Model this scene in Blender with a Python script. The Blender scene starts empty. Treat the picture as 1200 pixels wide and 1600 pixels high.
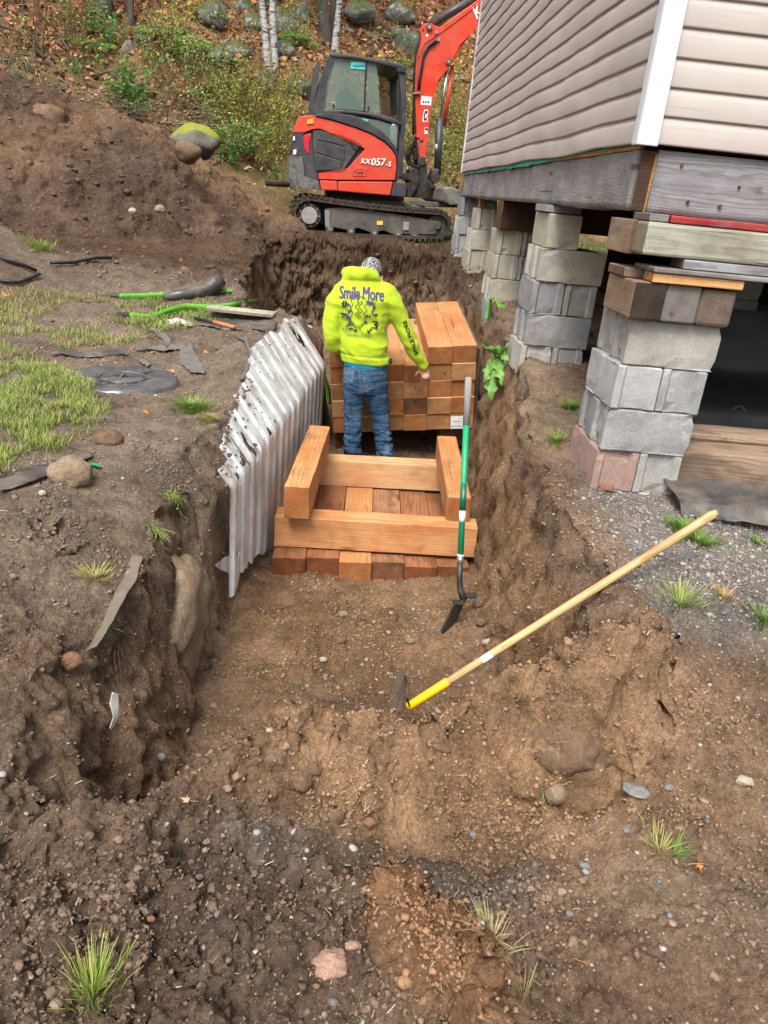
import bpy, bmesh, math, random
import numpy as np
from mathutils import Vector, Matrix, Euler
from mathutils.bvhtree import BVHTree

sc = bpy.context.scene
COL = sc.collection
rnd = random.Random(7)
rng = np.random.default_rng(7)

# ------------------------------------------------------------------ camera, sky, sun, exposure
EYE = 1.55
FPX = 1174.0                      # focal length in pixels of the 1200x1600 photograph
PITCH, ROLL, YAW = 0.4025, 0.0988, -0.0656


def cam_axes():
    cp, sp = math.cos(PITCH), math.sin(PITCH)
    f = np.array([0, cp, -sp]); u = np.array([0, sp, cp]); r = np.array([1., 0, 0])
    r2 = math.cos(ROLL) * r + math.sin(ROLL) * u
    u2 = -math.sin(ROLL) * r + math.cos(ROLL) * u
    cy, sy = math.cos(YAW), math.sin(YAW)
    Z = np.array([[cy, -sy, 0], [sy, cy, 0], [0, 0, 1]])
    return Z @ r2, Z @ u2, Z @ f


AX = cam_axes()
CAM = np.array([0, 0, EYE])
cd = bpy.data.cameras.new('camera'); camera = bpy.data.objects.new('camera', cd); COL.objects.link(camera)
camera.matrix_world = Matrix(((AX[0][0], AX[1][0], -AX[2][0], 0), (AX[0][1], AX[1][1], -AX[2][1], 0),
                              (AX[0][2], AX[1][2], -AX[2][2], EYE), (0, 0, 0, 1)))
cd.sensor_fit = 'VERTICAL'; cd.sensor_height = 24.0; cd.lens = 24.0 * FPX / 1600.0
cd.clip_end = 500; cd.clip_start = 0.05
sc.camera = camera

SUN_EL, SUN_AZ = math.radians(56), math.radians(200)   # azimuth clockwise from +Y: behind the camera, to the left
w = bpy.data.worlds.new('World'); sc.world = w; w.use_nodes = True
wn = w.node_tree.nodes; wl = w.node_tree.links
bg = wn['Background']; sky = wn.new('ShaderNodeTexSky'); sky.sky_type = 'NISHITA'
sky.sun_disc = False; sky.sun_elevation = SUN_EL; sky.sun_rotation = SUN_AZ
sky.air_density = 1.0; sky.dust_density = 6.0; sky.ozone_density = 0.6
hs = wn.new('ShaderNodeHueSaturation'); hs.inputs['Saturation'].default_value = 0.3
wl.new(sky.outputs[0], hs.inputs['Color']); wl.new(hs.outputs[0], bg.inputs[0])
bg.inputs[1].default_value = 0.125
sd = bpy.data.lights.new('sun', 'SUN'); sd.energy = 1.5; sd.angle = math.radians(20); sd.color = (1, .95, .88)
sun = bpy.data.objects.new('sun', sd); COL.objects.link(sun)
sdir = Vector((math.sin(SUN_AZ) * math.cos(SUN_EL), math.cos(SUN_AZ) * math.cos(SUN_EL), math.sin(SUN_EL)))
sun.rotation_euler = sdir.to_track_quat('Z', 'Y').to_euler(); sun.location = (0, 0, 30)
sc.view_settings.view_transform = 'Standard'; sc.view_settings.look = 'None'
sc.view_settings.gamma = 1; sc.view_settings.exposure = 1.1; sc.view_settings.use_curve_mapping = False


# ------------------------------------------------------------------ surveying: photo sight lines to places
def ray(px, py):
    return (px - 600) / FPX * AX[0] - (py - 800) / FPX * AX[1] + AX[2]


def uz(px, py, z):
    d = ray(px, py); return CAM + d * ((z - EYE) / d[2])


def uy(px, py, y):
    d = ray(px, py); return CAM + d * (y / d[1])


def upl(px, py, o, n):
    d = ray(px, py); o = np.array(o, float); n = np.array(n, float)
    return CAM + d * (np.dot(o - CAM, n) / np.dot(d, n))


# ------------------------------------------------------------------ noise
def _hash(ix, iy, iz, seed):
    h = (ix.astype(np.int64) * 374761393 + iy.astype(np.int64) * 668265263 + iz.astype(np.int64) * 2147483647 + seed * 1274126177) & 0xffffffff
    h = ((h ^ (h >> 13)) * 1274126177) & 0xffffffff
    h = ((h ^ (h >> 15)) * 2246822519) & 0xffffffff
    return (h ^ (h >> 16)) & 0xffffffff


def noise3(x, y, z, seed=0):
    x = np.asarray(x, float); y = np.asarray(y, float); z = np.asarray(z, float) + np.zeros_like(x)
    x0 = np.floor(x); y0 = np.floor(y); z0 = np.floor(z)
    fx, fy, fz = x - x0, y - y0, z - z0
    ux, uy_, uz_ = fx * fx * (3 - 2 * fx), fy * fy * (3 - 2 * fy), fz * fz * (3 - 2 * fz)
    r = 0
    for dx in (0, 1):
        wx = ux if dx else 1 - ux
        for dy in (0, 1):
            wy = uy_ if dy else 1 - uy_
            for dz in (0, 1):
                wz = uz_ if dz else 1 - uz_
                h = _hash(x0 + dx, y0 + dy, z0 + dz, seed) / 4294967295.0
                h2 = _hash(x0 + dx, y0 + dy, z0 + dz, seed + 91) / 4294967295.0
                a = h * 6.28318
                g = np.cos(a) * (fx - dx) + np.sin(a) * (fy - dy) + (h2 * 2 - 1) * (fz - dz)
                r = r + wx * wy * wz * g
    return r * 1.3


def fbm(x, y, z, freq, octv=4, seed=0, gain=.5, kind=0):
    r = 0; a = 1
    for i in range(octv):
        n = noise3(x * freq, y * freq, np.asarray(z) * freq, seed + i * 17)
        if kind == 1: n = np.abs(n) * 2 - .5      # billow, lumpy
        if kind == 2: n = .5 - np.abs(n) * 2      # ridged
        r = r + a * n; freq *= 2.03; a *= gain
    return r


def sstep(a, b, x):
    t = np.clip((x - a) / (b - a), 0, 1); return t * t * (3 - 2 * t)


# ------------------------------------------------------------------ node helper
class NT:
    def __init__(s, name, rough=.8, spec=.3):
        s.m = bpy.data.materials.new(name); s.m.use_nodes = True
        s.n = s.m.node_tree.nodes; s.l = s.m.node_tree.links
        s.b = s.n['Principled BSDF']; s.b.inputs['Roughness'].default_value = rough
        s.b.inputs['Specular IOR Level'].default_value = spec
        tc = s.n.new('ShaderNodeTexCoord'); s.obj = tc.outputs['Object']; s.gen = tc.outputs['Generated']
        s.geo = s.n.new('ShaderNodeNewGeometry')
        s.oi = s.n.new('ShaderNodeObjectInfo')

    def set(s, inp, v):
        if hasattr(v, 'links') or isinstance(v, bpy.types.NodeSocket): s.l.new(v, inp)
        else:
            if isinstance(v, (tuple, list)) and len(v) == 3 and inp.type == 'RGBA': v = (*v, 1)
            inp.default_value = v

    def noise(s, vec, scale, det=4, rough=.6, dist=0, out='Fac'):
        t = s.n.new('ShaderNodeTexNoise'); s.set(t.inputs['Vector'], vec)
        t.inputs['Scale'].default_value = scale; t.inputs['Detail'].default_value = det
        t.inputs['Roughness'].default_value = rough; t.inputs['Distortion'].default_value = dist
        return t.outputs[out]

    def vor(s, vec, scale, feat='F1', out='Distance', rnd_=1):
        t = s.n.new('ShaderNodeTexVoronoi'); t.feature = feat; s.set(t.inputs['Vector'], vec)
        t.inputs['Scale'].default_value = scale; t.inputs['Randomness'].default_value = rnd_
        return t.outputs[out]

    def map(s, vec, scale=(1, 1, 1), loc=(0, 0, 0), rot=(0, 0, 0)):
        t = s.n.new('ShaderNodeMapping'); s.set(t.inputs['Vector'], vec)
        s.set(t.inputs['Scale'], scale); s.set(t.inputs['Location'], loc); s.set(t.inputs['Rotation'], rot)
        return t.outputs[0]

    def ramp(s, fac, stops, interp='LINEAR'):
        t = s.n.new('ShaderNodeValToRGB'); s.set(t.inputs[0], fac); e = t.color_ramp.elements
        t.color_ramp.interpolation = interp
        while len(e) < len(stops): e.new(.5)
        for i, (p, c) in enumerate(stops):
            e[i].position = p
            e[i].color = (c, c, c, 1) if isinstance(c, (int, float)) else (*c, 1)
        return t.outputs[0]

    def mix(s, fac, a, b, mode='MIX'):
        t = s.n.new('ShaderNodeMix'); t.data_type = 'RGBA'; t.blend_type = mode
        s.set(t.inputs[0], fac); s.set(t.inputs[6], a); s.set(t.inputs[7], b)
        return t.outputs[2]

    def math(s, op, a, b=0, c=0):
        t = s.n.new('ShaderNodeMath'); t.operation = op
        s.set(t.inputs[0], a); s.set(t.inputs[1], b); s.set(t.inputs[2], c); return t.outputs[0]

    def vadd(s, a, b):
        t = s.n.new('ShaderNodeVectorMath'); t.operation = 'ADD'; s.set(t.inputs[0], a); s.set(t.inputs[1], b); return t.outputs[0]

    def vscale(s, a, f):
        t = s.n.new('ShaderNodeVectorMath'); t.operation = 'SCALE'; s.set(t.inputs[0], a); s.set(t.inputs[3], f); return t.outputs[0]

    def attr(s, name='Col'):
        t = s.n.new('ShaderNodeAttribute'); t.attribute_name = name; return t.outputs['Color']

    def bump(s, h, strength=.5, dist=.01, prev=None):
        t = s.n.new('ShaderNodeBump'); t.inputs['Strength'].default_value = strength
        t.inputs['Distance'].default_value = dist; s.set(t.inputs['Height'], h)
        if prev is not None: s.l.new(prev, t.inputs['Normal'])
        s.l.new(t.outputs[0], s.b.inputs['Normal']); return t.outputs[0]

    def col(s, v): s.set(s.b.inputs['Base Color'], v); return s

    def rough(s, v): s.set(s.b.inputs['Roughness'], v); return s

    def inp(s, k, v): s.set(s.b.inputs[k], v); return s


MAT = {}


def simple(name, c, rough=.6, spec=.3, metal=0, var=.25, scale=12, bump=0, bscale=60, bdist=.002, dirt=None, dirtamt=.4, dscale=5):
    t = NT(name, rough, spec)
    n = t.noise(t.obj, scale, 5, .65)
    lo = tuple(x * (1 - var) for x in c); hi = tuple(min(1, x * (1 + var)) for x in c)
    cc = t.ramp(n, [(.3, lo), (.7, hi)])
    if dirt is not None:
        d = t.ramp(t.noise(t.obj, dscale, 6, .7, .3), [(.5 - .12, 0.), (.72, 1.)])
        cc = t.mix(t.math('MULTIPLY', d, dirtamt), cc, dirt)
        t.rough(t.math('ADD', rough, t.math('MULTIPLY', d, .25)))
    t.col(cc); t.inp('Metallic', metal)
    if bump: t.bump(t.noise(t.obj, bscale, 5, .7), bump, bdist)
    MAT[name] = t.m; return t.m


# soil: colour comes from what the soil is there (attribute), grain from noise
def make_soil(name, scale=1.0, fine=1.0):
    t = NT(name, .95, .12)
    a = t.attr()
    p = t.geo.outputs['Position']
    n1 = t.noise(p, 9 * scale, 8, .72)
    n2 = t.noise(p, 70 * scale, 6, .75)
    n3 = t.noise(p, 1.7 * scale, 5, .6)
    c = t.mix(1, a, t.ramp(n1, [(.28, .50), (.5, 1.), (.76, 1.42)]), 'MULTIPLY')
    c = t.mix(1, c, t.ramp(n2, [(.3, .55), (.55, 1.), (.75, 1.6)]), 'MULTIPLY')
    c = t.mix(1, c, t.ramp(n3, [(.3, (.74, .69, .66)), (.7, (1.2, 1.2, 1.2))]), 'MULTIPLY')
    # small pale grit
    v = t.vor(p, 240 * scale, out='Distance'); vc = t.vor(p, 210 * scale, out='Color')
    sep = t.n.new('ShaderNodeSeparateColor'); t.l.new(vc, sep.inputs[0])
    grit = t.math('MULTIPLY', t.math('GREATER_THAN', sep.outputs[0], .9), t.math('LESS_THAN', v, .33))
    gc = t.ramp(sep.outputs[1], [(0, (.12, .1, .085)), (.7, (.26, .22, .185)), (1, (.42, .38, .33))])
    c = t.mix(t.math('MULTIPLY', grit, .8), c, gc)
    t.col(c)
    h = t.math('ADD', t.math('MULTIPLY', t.noise(p, 45 * scale, 8, .8), 1.0), t.math('MULTIPLY', t.vor(p, 120 * scale), -.35))
    b = t.bump(h, 1.0, .018 * fine)
    t.bump(t.noise(p, 14 * scale, 5, .7), .6, .03 * fine, b)
    MAT[name] = t.m


make_soil('soil')
make_soil('soil_far', .35, 1.5)

# clods and stones use their own colour attribute
t = NT('clod', .95, .12); a = t.attr(); p = t.geo.outputs['Position']
t.col(t.mix(1, a, t.ramp(t.noise(p, 120, 5, .75), [(.3, .6), (.7, 1.4)]), 'MULTIPLY')); t.bump(t.noise(p, 90, 6, .8), .8, .006); MAT['clod'] = t.m
t = NT('pebble', .75, .3); a = t.attr(); p = t.geo.outputs['Position']
t.col(t.mix(1, a, t.ramp(t.noise(p, 160, 5, .7), [(.3, .75), (.7, 1.25)]), 'MULTIPLY')); t.bump(t.noise(p, 200, 4, .7), .5, .003); MAT['pebble'] = t.m


def rockmat(name, c1, c2, soil=(.1, .062, .036), soilamt=.5, moss=None, lich=None, scale=1):
    t = NT(name, .9, .2); o = t.obj
    n = t.noise(o, 7 * scale, 8, .7, .4)
    c = t.ramp(n, [(.3, c1), (.7, c2)])
    c = t.mix(1, c, t.ramp(t.noise(o, 60 * scale, 5, .8), [(.3, .7), (.7, 1.3)]), 'MULTIPLY')
    if lich: c = t.mix(t.ramp(t.noise(o, 5 * scale, 7, .75, .6), [(.50, 0.), (.57, .85)]), c, lich)
    up = t.n.new('ShaderNodeSeparateXYZ'); t.l.new(t.geo.outputs['Normal'], up.inputs[0])
    if moss:
        f = t.math('ADD', t.math('MULTIPLY', up.outputs[2], .5), t.noise(o, 4 * scale, 6, .7))
        c = t.mix(t.ramp(f, [(.72, 0.), (.84, .95)]), c, t.mix(t.noise(o, 50, 4), tuple(x * .6 for x in moss), moss))
    if soilamt:
        c = t.mix(t.math('MULTIPLY', t.ramp(t.noise(o, 9 * scale, 6, .75), [(.42, 0.), (.6, 1.)]), soilamt), c, soil)
    t.col(c); b = t.bump(t.noise(o, 25 * scale, 8, .75), .8, .03 / scale); t.bump(t.noise(o, 120 * scale, 4, .7), .5, .004, b)
    MAT[name] = t.m


rockmat('rock_grey', (.1, .1, .095), (.24, .235, .22), soilamt=.45)
rockmat('rock_tan', (.24, .175, .11), (.36, .28, .19), soil=(.17, .115, .075), soilamt=.6)
rockmat('rock_pink', (.34, .2, .14), (.46, .31, .24), soilamt=.35, scale=4)
rockmat('rock_pale', (.33, .29, .22), (.5, .45, .36), soilamt=.3, scale=4)
rockmat('rock_brown', (.13, .08, .05), (.21, .14, .09), soilamt=.6, scale=2)
rockmat('rock_slate', (.14, .15, .15), (.27, .28, .27), soilamt=.35, scale=4)
rockmat('rock_rust', (.19, .09, .055), (.3, .16, .1), soilamt=.4, scale=3)
rockmat('rock_moss', (.07, .075, .06), (.2, .2, .18), soil=(.05, .045, .03), soilamt=.4, moss=(.1, .12, .03), lich=(.34, .36, .33), scale=.7)
rockmat('rock_yellow_moss', (.12, .12, .09), (.2, .19, .15), soilamt=.2, moss=(.30, .32, .035), scale=1)


def wood(name, light, dark, ringscale=55, stain=None, stainamt=.6, wet=None, rough=.65, endcol=None, axis=1):
    """rings around a pith that runs along local Y; the pith position differs per object"""
    t = NT(name, rough, .25); o = t.obj
    r = t.oi.outputs['Random']
    sx = t.math('MULTIPLY', t.math('SUBTRACT', r, .5), .36)
    r2 = t.math('FRACT', t.math('MULTIPLY', r, 17.31))
    sz = t.math('MULTIPLY', t.math('SUBTRACT', r2, .5), .30)
    cb = t.n.new('ShaderNodeCombineXYZ'); t.l.new(sx, cb.inputs[0]); t.l.new(sz, cb.inputs[2]); t.l.new(t.math('MULTIPLY', r, 9.), cb.inputs[1])
    q = t.vadd(o, cb.outputs[0])
    warp = t.noise(t.map(q, (1, .25, 1)), 5, 3, .5, 0, 'Color')
    q2 = t.vadd(q, t.vscale(t.vadd(warp, (-.5, -.5, -.5)), .05))
    s = t.n.new('ShaderNodeSeparateXYZ'); t.l.new(q2, s.inputs[0])
    rad = t.math('SQRT', t.math('ADD', t.math('POWER', s.outputs[0], 2), t.math('POWER', s.outputs[2], 2)))
    ring = t.math('FRACT', t.math('ADD', t.math('MULTIPLY', rad, ringscale), t.math('MULTIPLY', t.noise(q2, 9, 3), .8)))
    c = t.ramp(ring, [(0, light), (.55, tuple(x * .9 + y * .1 for x, y in zip(light, dark))), (.86, tuple(x * .2 + y * .8 for x, y in zip(light, dark))), (1, light)])
    fib = t.noise(t.map(q, (160, 4, 160)), 1.0, 4, .7)
    c = t.mix(1, c, t.ramp(fib, [(.25, .62), (.75, 1.28)]), 'MULTIPLY')
    big = t.noise(q, 3.2, 5, .6)
    c = t.mix(1, c, t.ramp(big, [(.28, (.62, .55, .5)), (.5, (1., .98, .96)), (.72, (1.16, 1.17, 1.18))]), 'MULTIPLY')
    c = t.mix(1, c, t.ramp(r2, [(0, (.82, .78, .74)), (1, (1.15, 1.12, 1.1))]), 'MULTIPLY')
    if stain: c = t.mix(t.math('MULTIPLY', t.ramp(t.noise(t.map(q, (1, .4, 1)), 7, 6, .65, .5), [(.48, 0.), (.62, 1.)]), stainamt), c, stain)
    # knots
    k = t.vor(t.map(q, (5, 1.3, 5)), 1.0); c = t.mix(t.ramp(k, [(.05, .9), (.1, 0.)]), c, tuple(x * .45 for x in dark))
    # drying checks along the grain
    ck = t.noise(t.map(q, (38, 1.1, 38)), 1.0, 3, .55)
    c = t.mix(t.ramp(ck, [(.685, 0.), (.70, .85)]), c, tuple(x * .28 for x in dark))
    # end grain darker (sawn across the fibres)
    vt = t.n.new('ShaderNodeVectorTransform'); vt.vector_type = 'NORMAL'; vt.convert_from = 'WORLD'; vt.convert_to = 'OBJECT'
    t.l.new(t.geo.outputs['True Normal'], vt.inputs[0])
    sn = t.n.new('ShaderNodeSeparateXYZ'); t.l.new(vt.outputs[0], sn.inputs[0])
    isend = t.math('GREATER_THAN', t.math('ABSOLUTE', sn.outputs[1]), .8)
    ec = t.mix(1, c, endcol or (.62, .52, .45), 'MULTIPLY')
    ec = t.mix(1, ec, t.ramp(t.noise(q, 14, 5, .6), [(.3, .75), (.7, 1.15)]), 'MULTIPLY')
    c = t.mix(isend, c, ec)
    # muddy smears
    c = t.mix(t.ramp(t.noise(t.geo.outputs['Position'], 6, 7, .75, .3), [(.56, 0.), (.72, .55)]), c, (.14, .09, .055))
    t.col(c); t.bump(t.math('ADD', fib, t.math('MULTIPLY', ring, .4)), .35, .002)
    MAT[name] = t.m


wood('fir', (.50, .27, .12), (.34, .14, .055), 100, stain=(.42, .15, .05), stainamt=.8, endcol=(.66, .57, .48))
wood('fir_pale', (.56, .37, .20), (.38, .20, .09), 105, stain=(.46, .21, .08), stainamt=.5, endcol=(.66, .57, .48))
wood('fir_wet', (.27, .12, .06), (.16, .07, .035), 130, stain=(.07, .035, .02), stainamt=.6, rough=.45)
wood('fir_dirty', (.3, .16, .085), (.2, .1, .05), 130, stain=(.1, .06, .035), stainamt=.9)
wood('charred', (.30, .225, .16), (.17, .12, .085), 110, stain=(.06, .055, .055), stainamt=.7, rough=.85, endcol=(.17, .18, .2))
wood('weathered', (.26, .262, .27), (.15, .15, .155), 120, stain=(.15, .148, .15), stainamt=.5, rough=.85, endcol=(.7, .65, .62))
wood('weathered_blue', (.27, .29, .32), (.15, .16, .18), 120, stain=(.1, .095, .1), stainamt=.5, rough=.85)
wood('weathered_green', (.34, .36, .30), (.23, .24, .2), 60, stain=(.2, .19, .15), stainamt=.4, rough=.85)
wood('weathered_brown', (.31, .235, .17), (.18, .125, .09), 120, stain=(.06, .045, .035), stainamt=.6, rough=.85)
wood('weathered_dark2', (.2, .165, .14), (.12, .095, .08), 110, stain=(.08, .07, .06), stainamt=.5, rough=.85, endcol=(.8, .78, .76))
wood('weathered_dark', (.09, .06, .045), (.045, .03, .024), 60, rough=.85)
wood('plank_orange', (.55, .33, .14), (.4, .2, .08), 60)
wood('red_paint', (.33, .045, .04), (.25, .03, .03), 30, stain=(.3, .25, .24), stainamt=.45)
wood('ash_handle', (.62, .43, .22), (.4, .23, .09), 150, rough=.4)


def concrete(name, c, yellow=.0, dark=.6):
    t = NT(name, .92, .2); o = t.obj; r = t.oi.outputs['Random']
    q = t.vadd(o, t.vscale(t.vadd(r, (0, 0, 0)), 20))
    lo = tuple(x * .72 for x in c); hi = tuple(min(1, x * 1.2) for x in c)
    cc = t.ramp(t.noise(q, 6, 7, .7), [(.3, lo), (.7, hi)])
    cc = t.mix(1, cc, t.ramp(r, [(0, (.85, .85, .87)), (1, (1.12, 1.11, 1.08))]), 'MULTIPLY')
    sp = t.noise(q, 190, 3, .8); cc = t.mix(1, cc, t.ramp(sp, [(.3, .68), (.5, 1.), (.72, 1.3)]), 'MULTIPLY')
    pit = t.vor(q, 150); cc = t.mix(t.ramp(pit, [(.1, dark), (.2, 0.)]), cc, tuple(x * .35 for x in c))
    if yellow: cc = t.mix(t.math('MULTIPLY', t.ramp(t.noise(q, 4, 5, .7, .5), [(.45, 0.), (.55, 1.)]), yellow), cc, (.42, .385, .26))
    cc = t.mix(t.ramp(t.noise(q, 3, 7, .75, .4), [(.55, 0.), (.7, .45)]), cc, (.16, .12, .085))
    cc = t.mix(t.ramp(t.noise(q, 11, 6, .7, .6), [(.58, 0.), (.64, .35)]), cc, (.5, .49, .47))
    t.col(cc); b = t.bump(sp, .9, .004); t.bump(t.noise(q, 30, 6, .75), .7, .008, b)
    MAT[name] = t.m


concrete('concrete', (.29, .295, .30)); concrete('concrete_light', (.375, .38, .385), 0, .8)
concrete('concrete_yellow', (.35, .34, .305), .6); concrete('concrete_smooth', (.35, .345, .325), .1, .3)
concrete('concrete_red', (.40, .27, .23)); concrete('concrete_dark', (.2, .195, .185))

t = NT('vinyl', .42, .35); o = t.obj
grain = t.noise(t.map(o, (3, 3, 110)), 1.0, 6, .75, .6)
c = t.ramp(t.noise(o, 2.2, 4, .6), [(.3, (.385, .345, .325)), (.7, (.455, .408, .382))])
c = t.mix(t.ramp(grain, [(.34, .5), (.42, 0.)]), c, (.26, .22, .2))
c = t.mix(t.ramp(t.noise(t.map(o, (1, 1, .5)), 3, 6, .7, .3), [(.6, 0.), (.8, .25)]), c, (.3, .27, .23))
t.col(c); t.bump(grain, .35, .0015); MAT['vinyl'] = t.m
simple('white_trim', (.56, .59, .62), .4, .4, var=.06, dirt=(.45, .42, .38), dirtamt=.25)
t = NT('membrane', .45, .4); t.col(t.ramp(t.noise(t.obj, 30, 6, .7), [(.35, (.0, .28, .17)), (.6, (.02, .36, .23)), (.75, (.42, .42, .3))])); MAT['membrane'] = t.m

# excavator
simple('red_orange', (.62, .045, .02), .32, .5, var=.1, dirt=(.30, .13, .08), dirtamt=.45, dscale=3)
simple('dark_paint', (.022, .026, .036), .4, .5, var=.25, dirt=(.13, .11, .09), dirtamt=.45, dscale=4)
simple('dark_panel', (.04, .044, .05), .5, .4, var=.3, dirt=(.17, .15, .12), dirtamt=.35, dscale=6)
simple('weight_grey', (.05, .055, .062), .55, .4, var=.3, dirt=(.36, .33, .27), dirtamt=.85, dscale=2.6)
simple('track_rubber', (.03, .027, .024), .85, .2, var=.3, dirt=(.13, .09, .06), dirtamt=.75, dscale=7, bump=.6, bscale=30, bdist=.01)
simple('track_steel', (.07, .07, .068), .6, .4, .2, var=.35, dirt=(.2, .16, .12), dirtamt=.6, dscale=6)
simple('hub_grey', (.3, .29, .27), .5, .4, .2, dirt=(.15, .11, .08), dirtamt=.4)
simple('chrome', (.6, .6, .6), .2, .5, .9, var=.1)
simple('steel', (.33, .34, .35), .4, .5, .7, var=.15, dirt=(.15, .11, .08), dirtamt=.3)
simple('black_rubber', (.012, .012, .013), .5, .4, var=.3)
simple('sticker_white', (.75, .76, .78), .5, .3, var=.06)
simple('sticker_teal', (.08, .5, .48), .5, .3, var=.1)
simple('sticker_yellow', (.85, .55, .03), .5, .3, var=.1)
simple('sticker_dark', (.03, .03, .035), .5, .3, var=.1)
simple('reflector_red', (.8, .01, .03), .25, .5, var=.05)
simple('reflector_amber', (.95, .35, .01), .25, .5, var=.05)
t = NT('cab_glass', .04, .6); t.col((.55, .72, .66)); t.inp('Transmission Weight', .0); t.inp('Alpha', .52); t.b.inputs['Base Color'].default_value = (.15, .21, .185, 1); MAT['cab_glass'] = t.m
simple('seat_black', (.02, .02, .022), .7)

# plastic sheet
t = NT('poly_sheet', .38, .4); o = t.obj
c = t.ramp(t.noise(t.map(o, (1, 1, 1.2)), 5, 6, .7, .4), [(.3, (.50, .53, .55)), (.7, (.66, .70, .74))])
c = t.mix(t.ramp(t.noise(t.map(o, (7, 7, 1.6)), 1.6, 7, .72, .3), [(.45, 0.), (.66, .85)]), c, (.27, .21, .155))
c = t.mix(t.ramp(t.noise(o, 55, 6, .8), [(.62, 0.), (.7, .8)]), c, (.13, .09, .06))
t.col(c); t.bump(t.noise(t.map(o, (1, 1, .3)), 30, 4), .2, .004); t.inp('Subsurface Weight', .0); MAT['poly_sheet'] = t.m
simple('black_plastic', (.035, .037, .042), .28, .5, var=.3, dirt=(.2, .16, .12), dirtamt=.75, dscale=5, bump=.4, bscale=14, bdist=.01)
simple('lid_plastic', (.045, .05, .06), .22, .6, var=.3, dirt=(.17, .16, .145), dirtamt=.6, dscale=9)
simple('geotextile', (.125, .12, .115), .9, .1, var=.2, dirt=(.12, .085, .06), dirtamt=.6, dscale=9, bump=.5, bscale=90)
simple('geotextile_brown', (.16, .13, .105), .9, .1, var=.18, dirt=(.12, .085, .06), dirtamt=.45, dscale=9, bump=.5, bscale=90)
simple('white_cloth', (.5, .48, .46), .9, .1, var=.15, dirt=(.2, .16, .12), dirtamt=.4)
t = NT('strap_green', .55, .3); st = t.noise(t.map(t.obj, (1, 1, 1)), 300, 2); t.col(t.mix(t.ramp(t.noise(t.obj, 9, 5, .7), [(.45, 0.), (.75, .6)]), (.085, .30, .02), (.05, .15, .02))); t.bump(st, .5, .002); MAT['strap_green'] = t.m
simple('shovel_green', (.0, .27, .11), .35, .45, var=.08, dirt=(.1, .2, .1), dirtamt=.2)
simple('shovel_green_dark', (.0, .12, .07), .4, .4, var=.08)
simple('grip_grey', (.25, .24, .235), .8, .2, var=.12, dirt=(.2, .17, .14), dirtamt=.3)
simple('black_iron', (.018, .018, .02), .45, .5, var=.3, dirt=(.12, .08, .05), dirtamt=.35, dscale=12)
simple('yellow_plastic', (.85, .5, .01), .35, .4, var=.05)
simple('rake_iron', (.09, .07, .055), .7, .4, .3, var=.3, dirt=(.13, .085, .05), dirtamt=.6, dscale=20)
simple('tool_orange', (.45, .16, .06), .6)

# person
t = NT('hoodie', .85, .15); o = t.obj
c = t.ramp(t.noise(o, 5, 5, .6), [(.3, (.33, .47, .018)), (.7, (.42, .57, .028))])
c = t.mix(t.ramp(t.noise(o, 11, 6, .7), [(.56, 0.), (.76, .45)]), c, (.24, .28, .07))
t.col(c); b = t.bump(t.noise(o, 300, 3), .25, .001); t.bump(t.noise(t.map(o, (1.6, 1, .8)), 9, 3, .6, .8), .25, .012, b); t.inp('Sheen Weight', .1); MAT['hoodie'] = t.m
t = NT('denim', .85, .15); o = t.obj
c = t.ramp(t.noise(t.map(o, (1.5, 1.5, .6)), 5, 6, .65, .3), [(.3, (.012, .03, .065)), (.52, (.03, .07, .13)), (.78, (.15, .21, .28))])
c = t.mix(t.ramp(t.noise(t.map(o, (1, 1, 4)), 10, 5, .7, 1.), [(.55, 0.), (.75, .45)]), c, (.20, .28, .38))
t.col(c); b = t.bump(t.noise(o, 400, 2), .25, .001); t.bump(t.noise(t.map(o, (1, 1, 3)), 7, 4, .6, 1.2), .6, .03, b); MAT['denim'] = t.m
simple('denim_stitch', (.09, .13, .19), .85)
simple('skin', (.50, .27, .19), .5, .3, var=.08)
simple('hair', (.07, .055, .045), .8)
simple('tshirt_blue', (.0, .28, .5), .8)
simple('boot', (.09, .06, .04), .8)
t = NT('bandana', .8, .1); v = t.vor(t.obj, 55, 'DISTANCE_TO_EDGE'); t.col(t.ramp(v, [(.05, (.45, .44, .43)), (.09, (.03, .03, .035))])); MAT['bandana'] = t.m
simple('ink_purple', (.075, .055, .15), .85, var=.12); simple('ink_black', (.02, .025, .03), .85, var=.1)
simple('paper', (.75, .76, .78), .7, var=.04)

# plants: colour from the attribute
for nm, rgh in (('foliage', .6), ('litter', .75), ('grass_blades', .6)):
    t = NT(nm, rgh, .25); c = t.attr()
    t.col(c); t.inp('Subsurface Weight', 0)
    if nm != 'litter':
        tr = t.n.new('ShaderNodeBsdfTranslucent'); t.l.new(c, tr.inputs[0])
        mx = t.n.new('ShaderNodeMixShader'); mx.inputs[0].default_value = .3
        t.l.new(t.b.outputs[0], mx.inputs[1]); t.l.new(tr.outputs[0], mx.inputs[2]); t.l.new(mx.outputs[0], t.n['Material Output'].inputs[0])
    MAT[nm] = t.m
t = NT('birch_bark', .8, .2); o = t.obj
c = t.ramp(t.noise(t.map(o, (2, 2, 9)), 2, 7, .75, .3), [(.42, (.03, .03, .03)), (.5, (.33, .33, .32)), (.8, (.5, .5, .48))]); t.col(c); t.bump(t.noise(o, 20, 5), .5, .02); MAT['birch_bark'] = t.m
t = NT('bark', .9, .1); o = t.obj
c = t.ramp(t.noise(t.map(o, (9, 9, 1.5)), 2, 7, .75, .3), [(.35, (.035, .03, .025)), (.6, (.1, .09, .075)), (.75, (.2, .2, .18))]); t.col(c); t.bump(t.noise(t.map(o, (9, 9, 1.5)), 3, 5), .8, .04); MAT['bark'] = t.m
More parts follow.
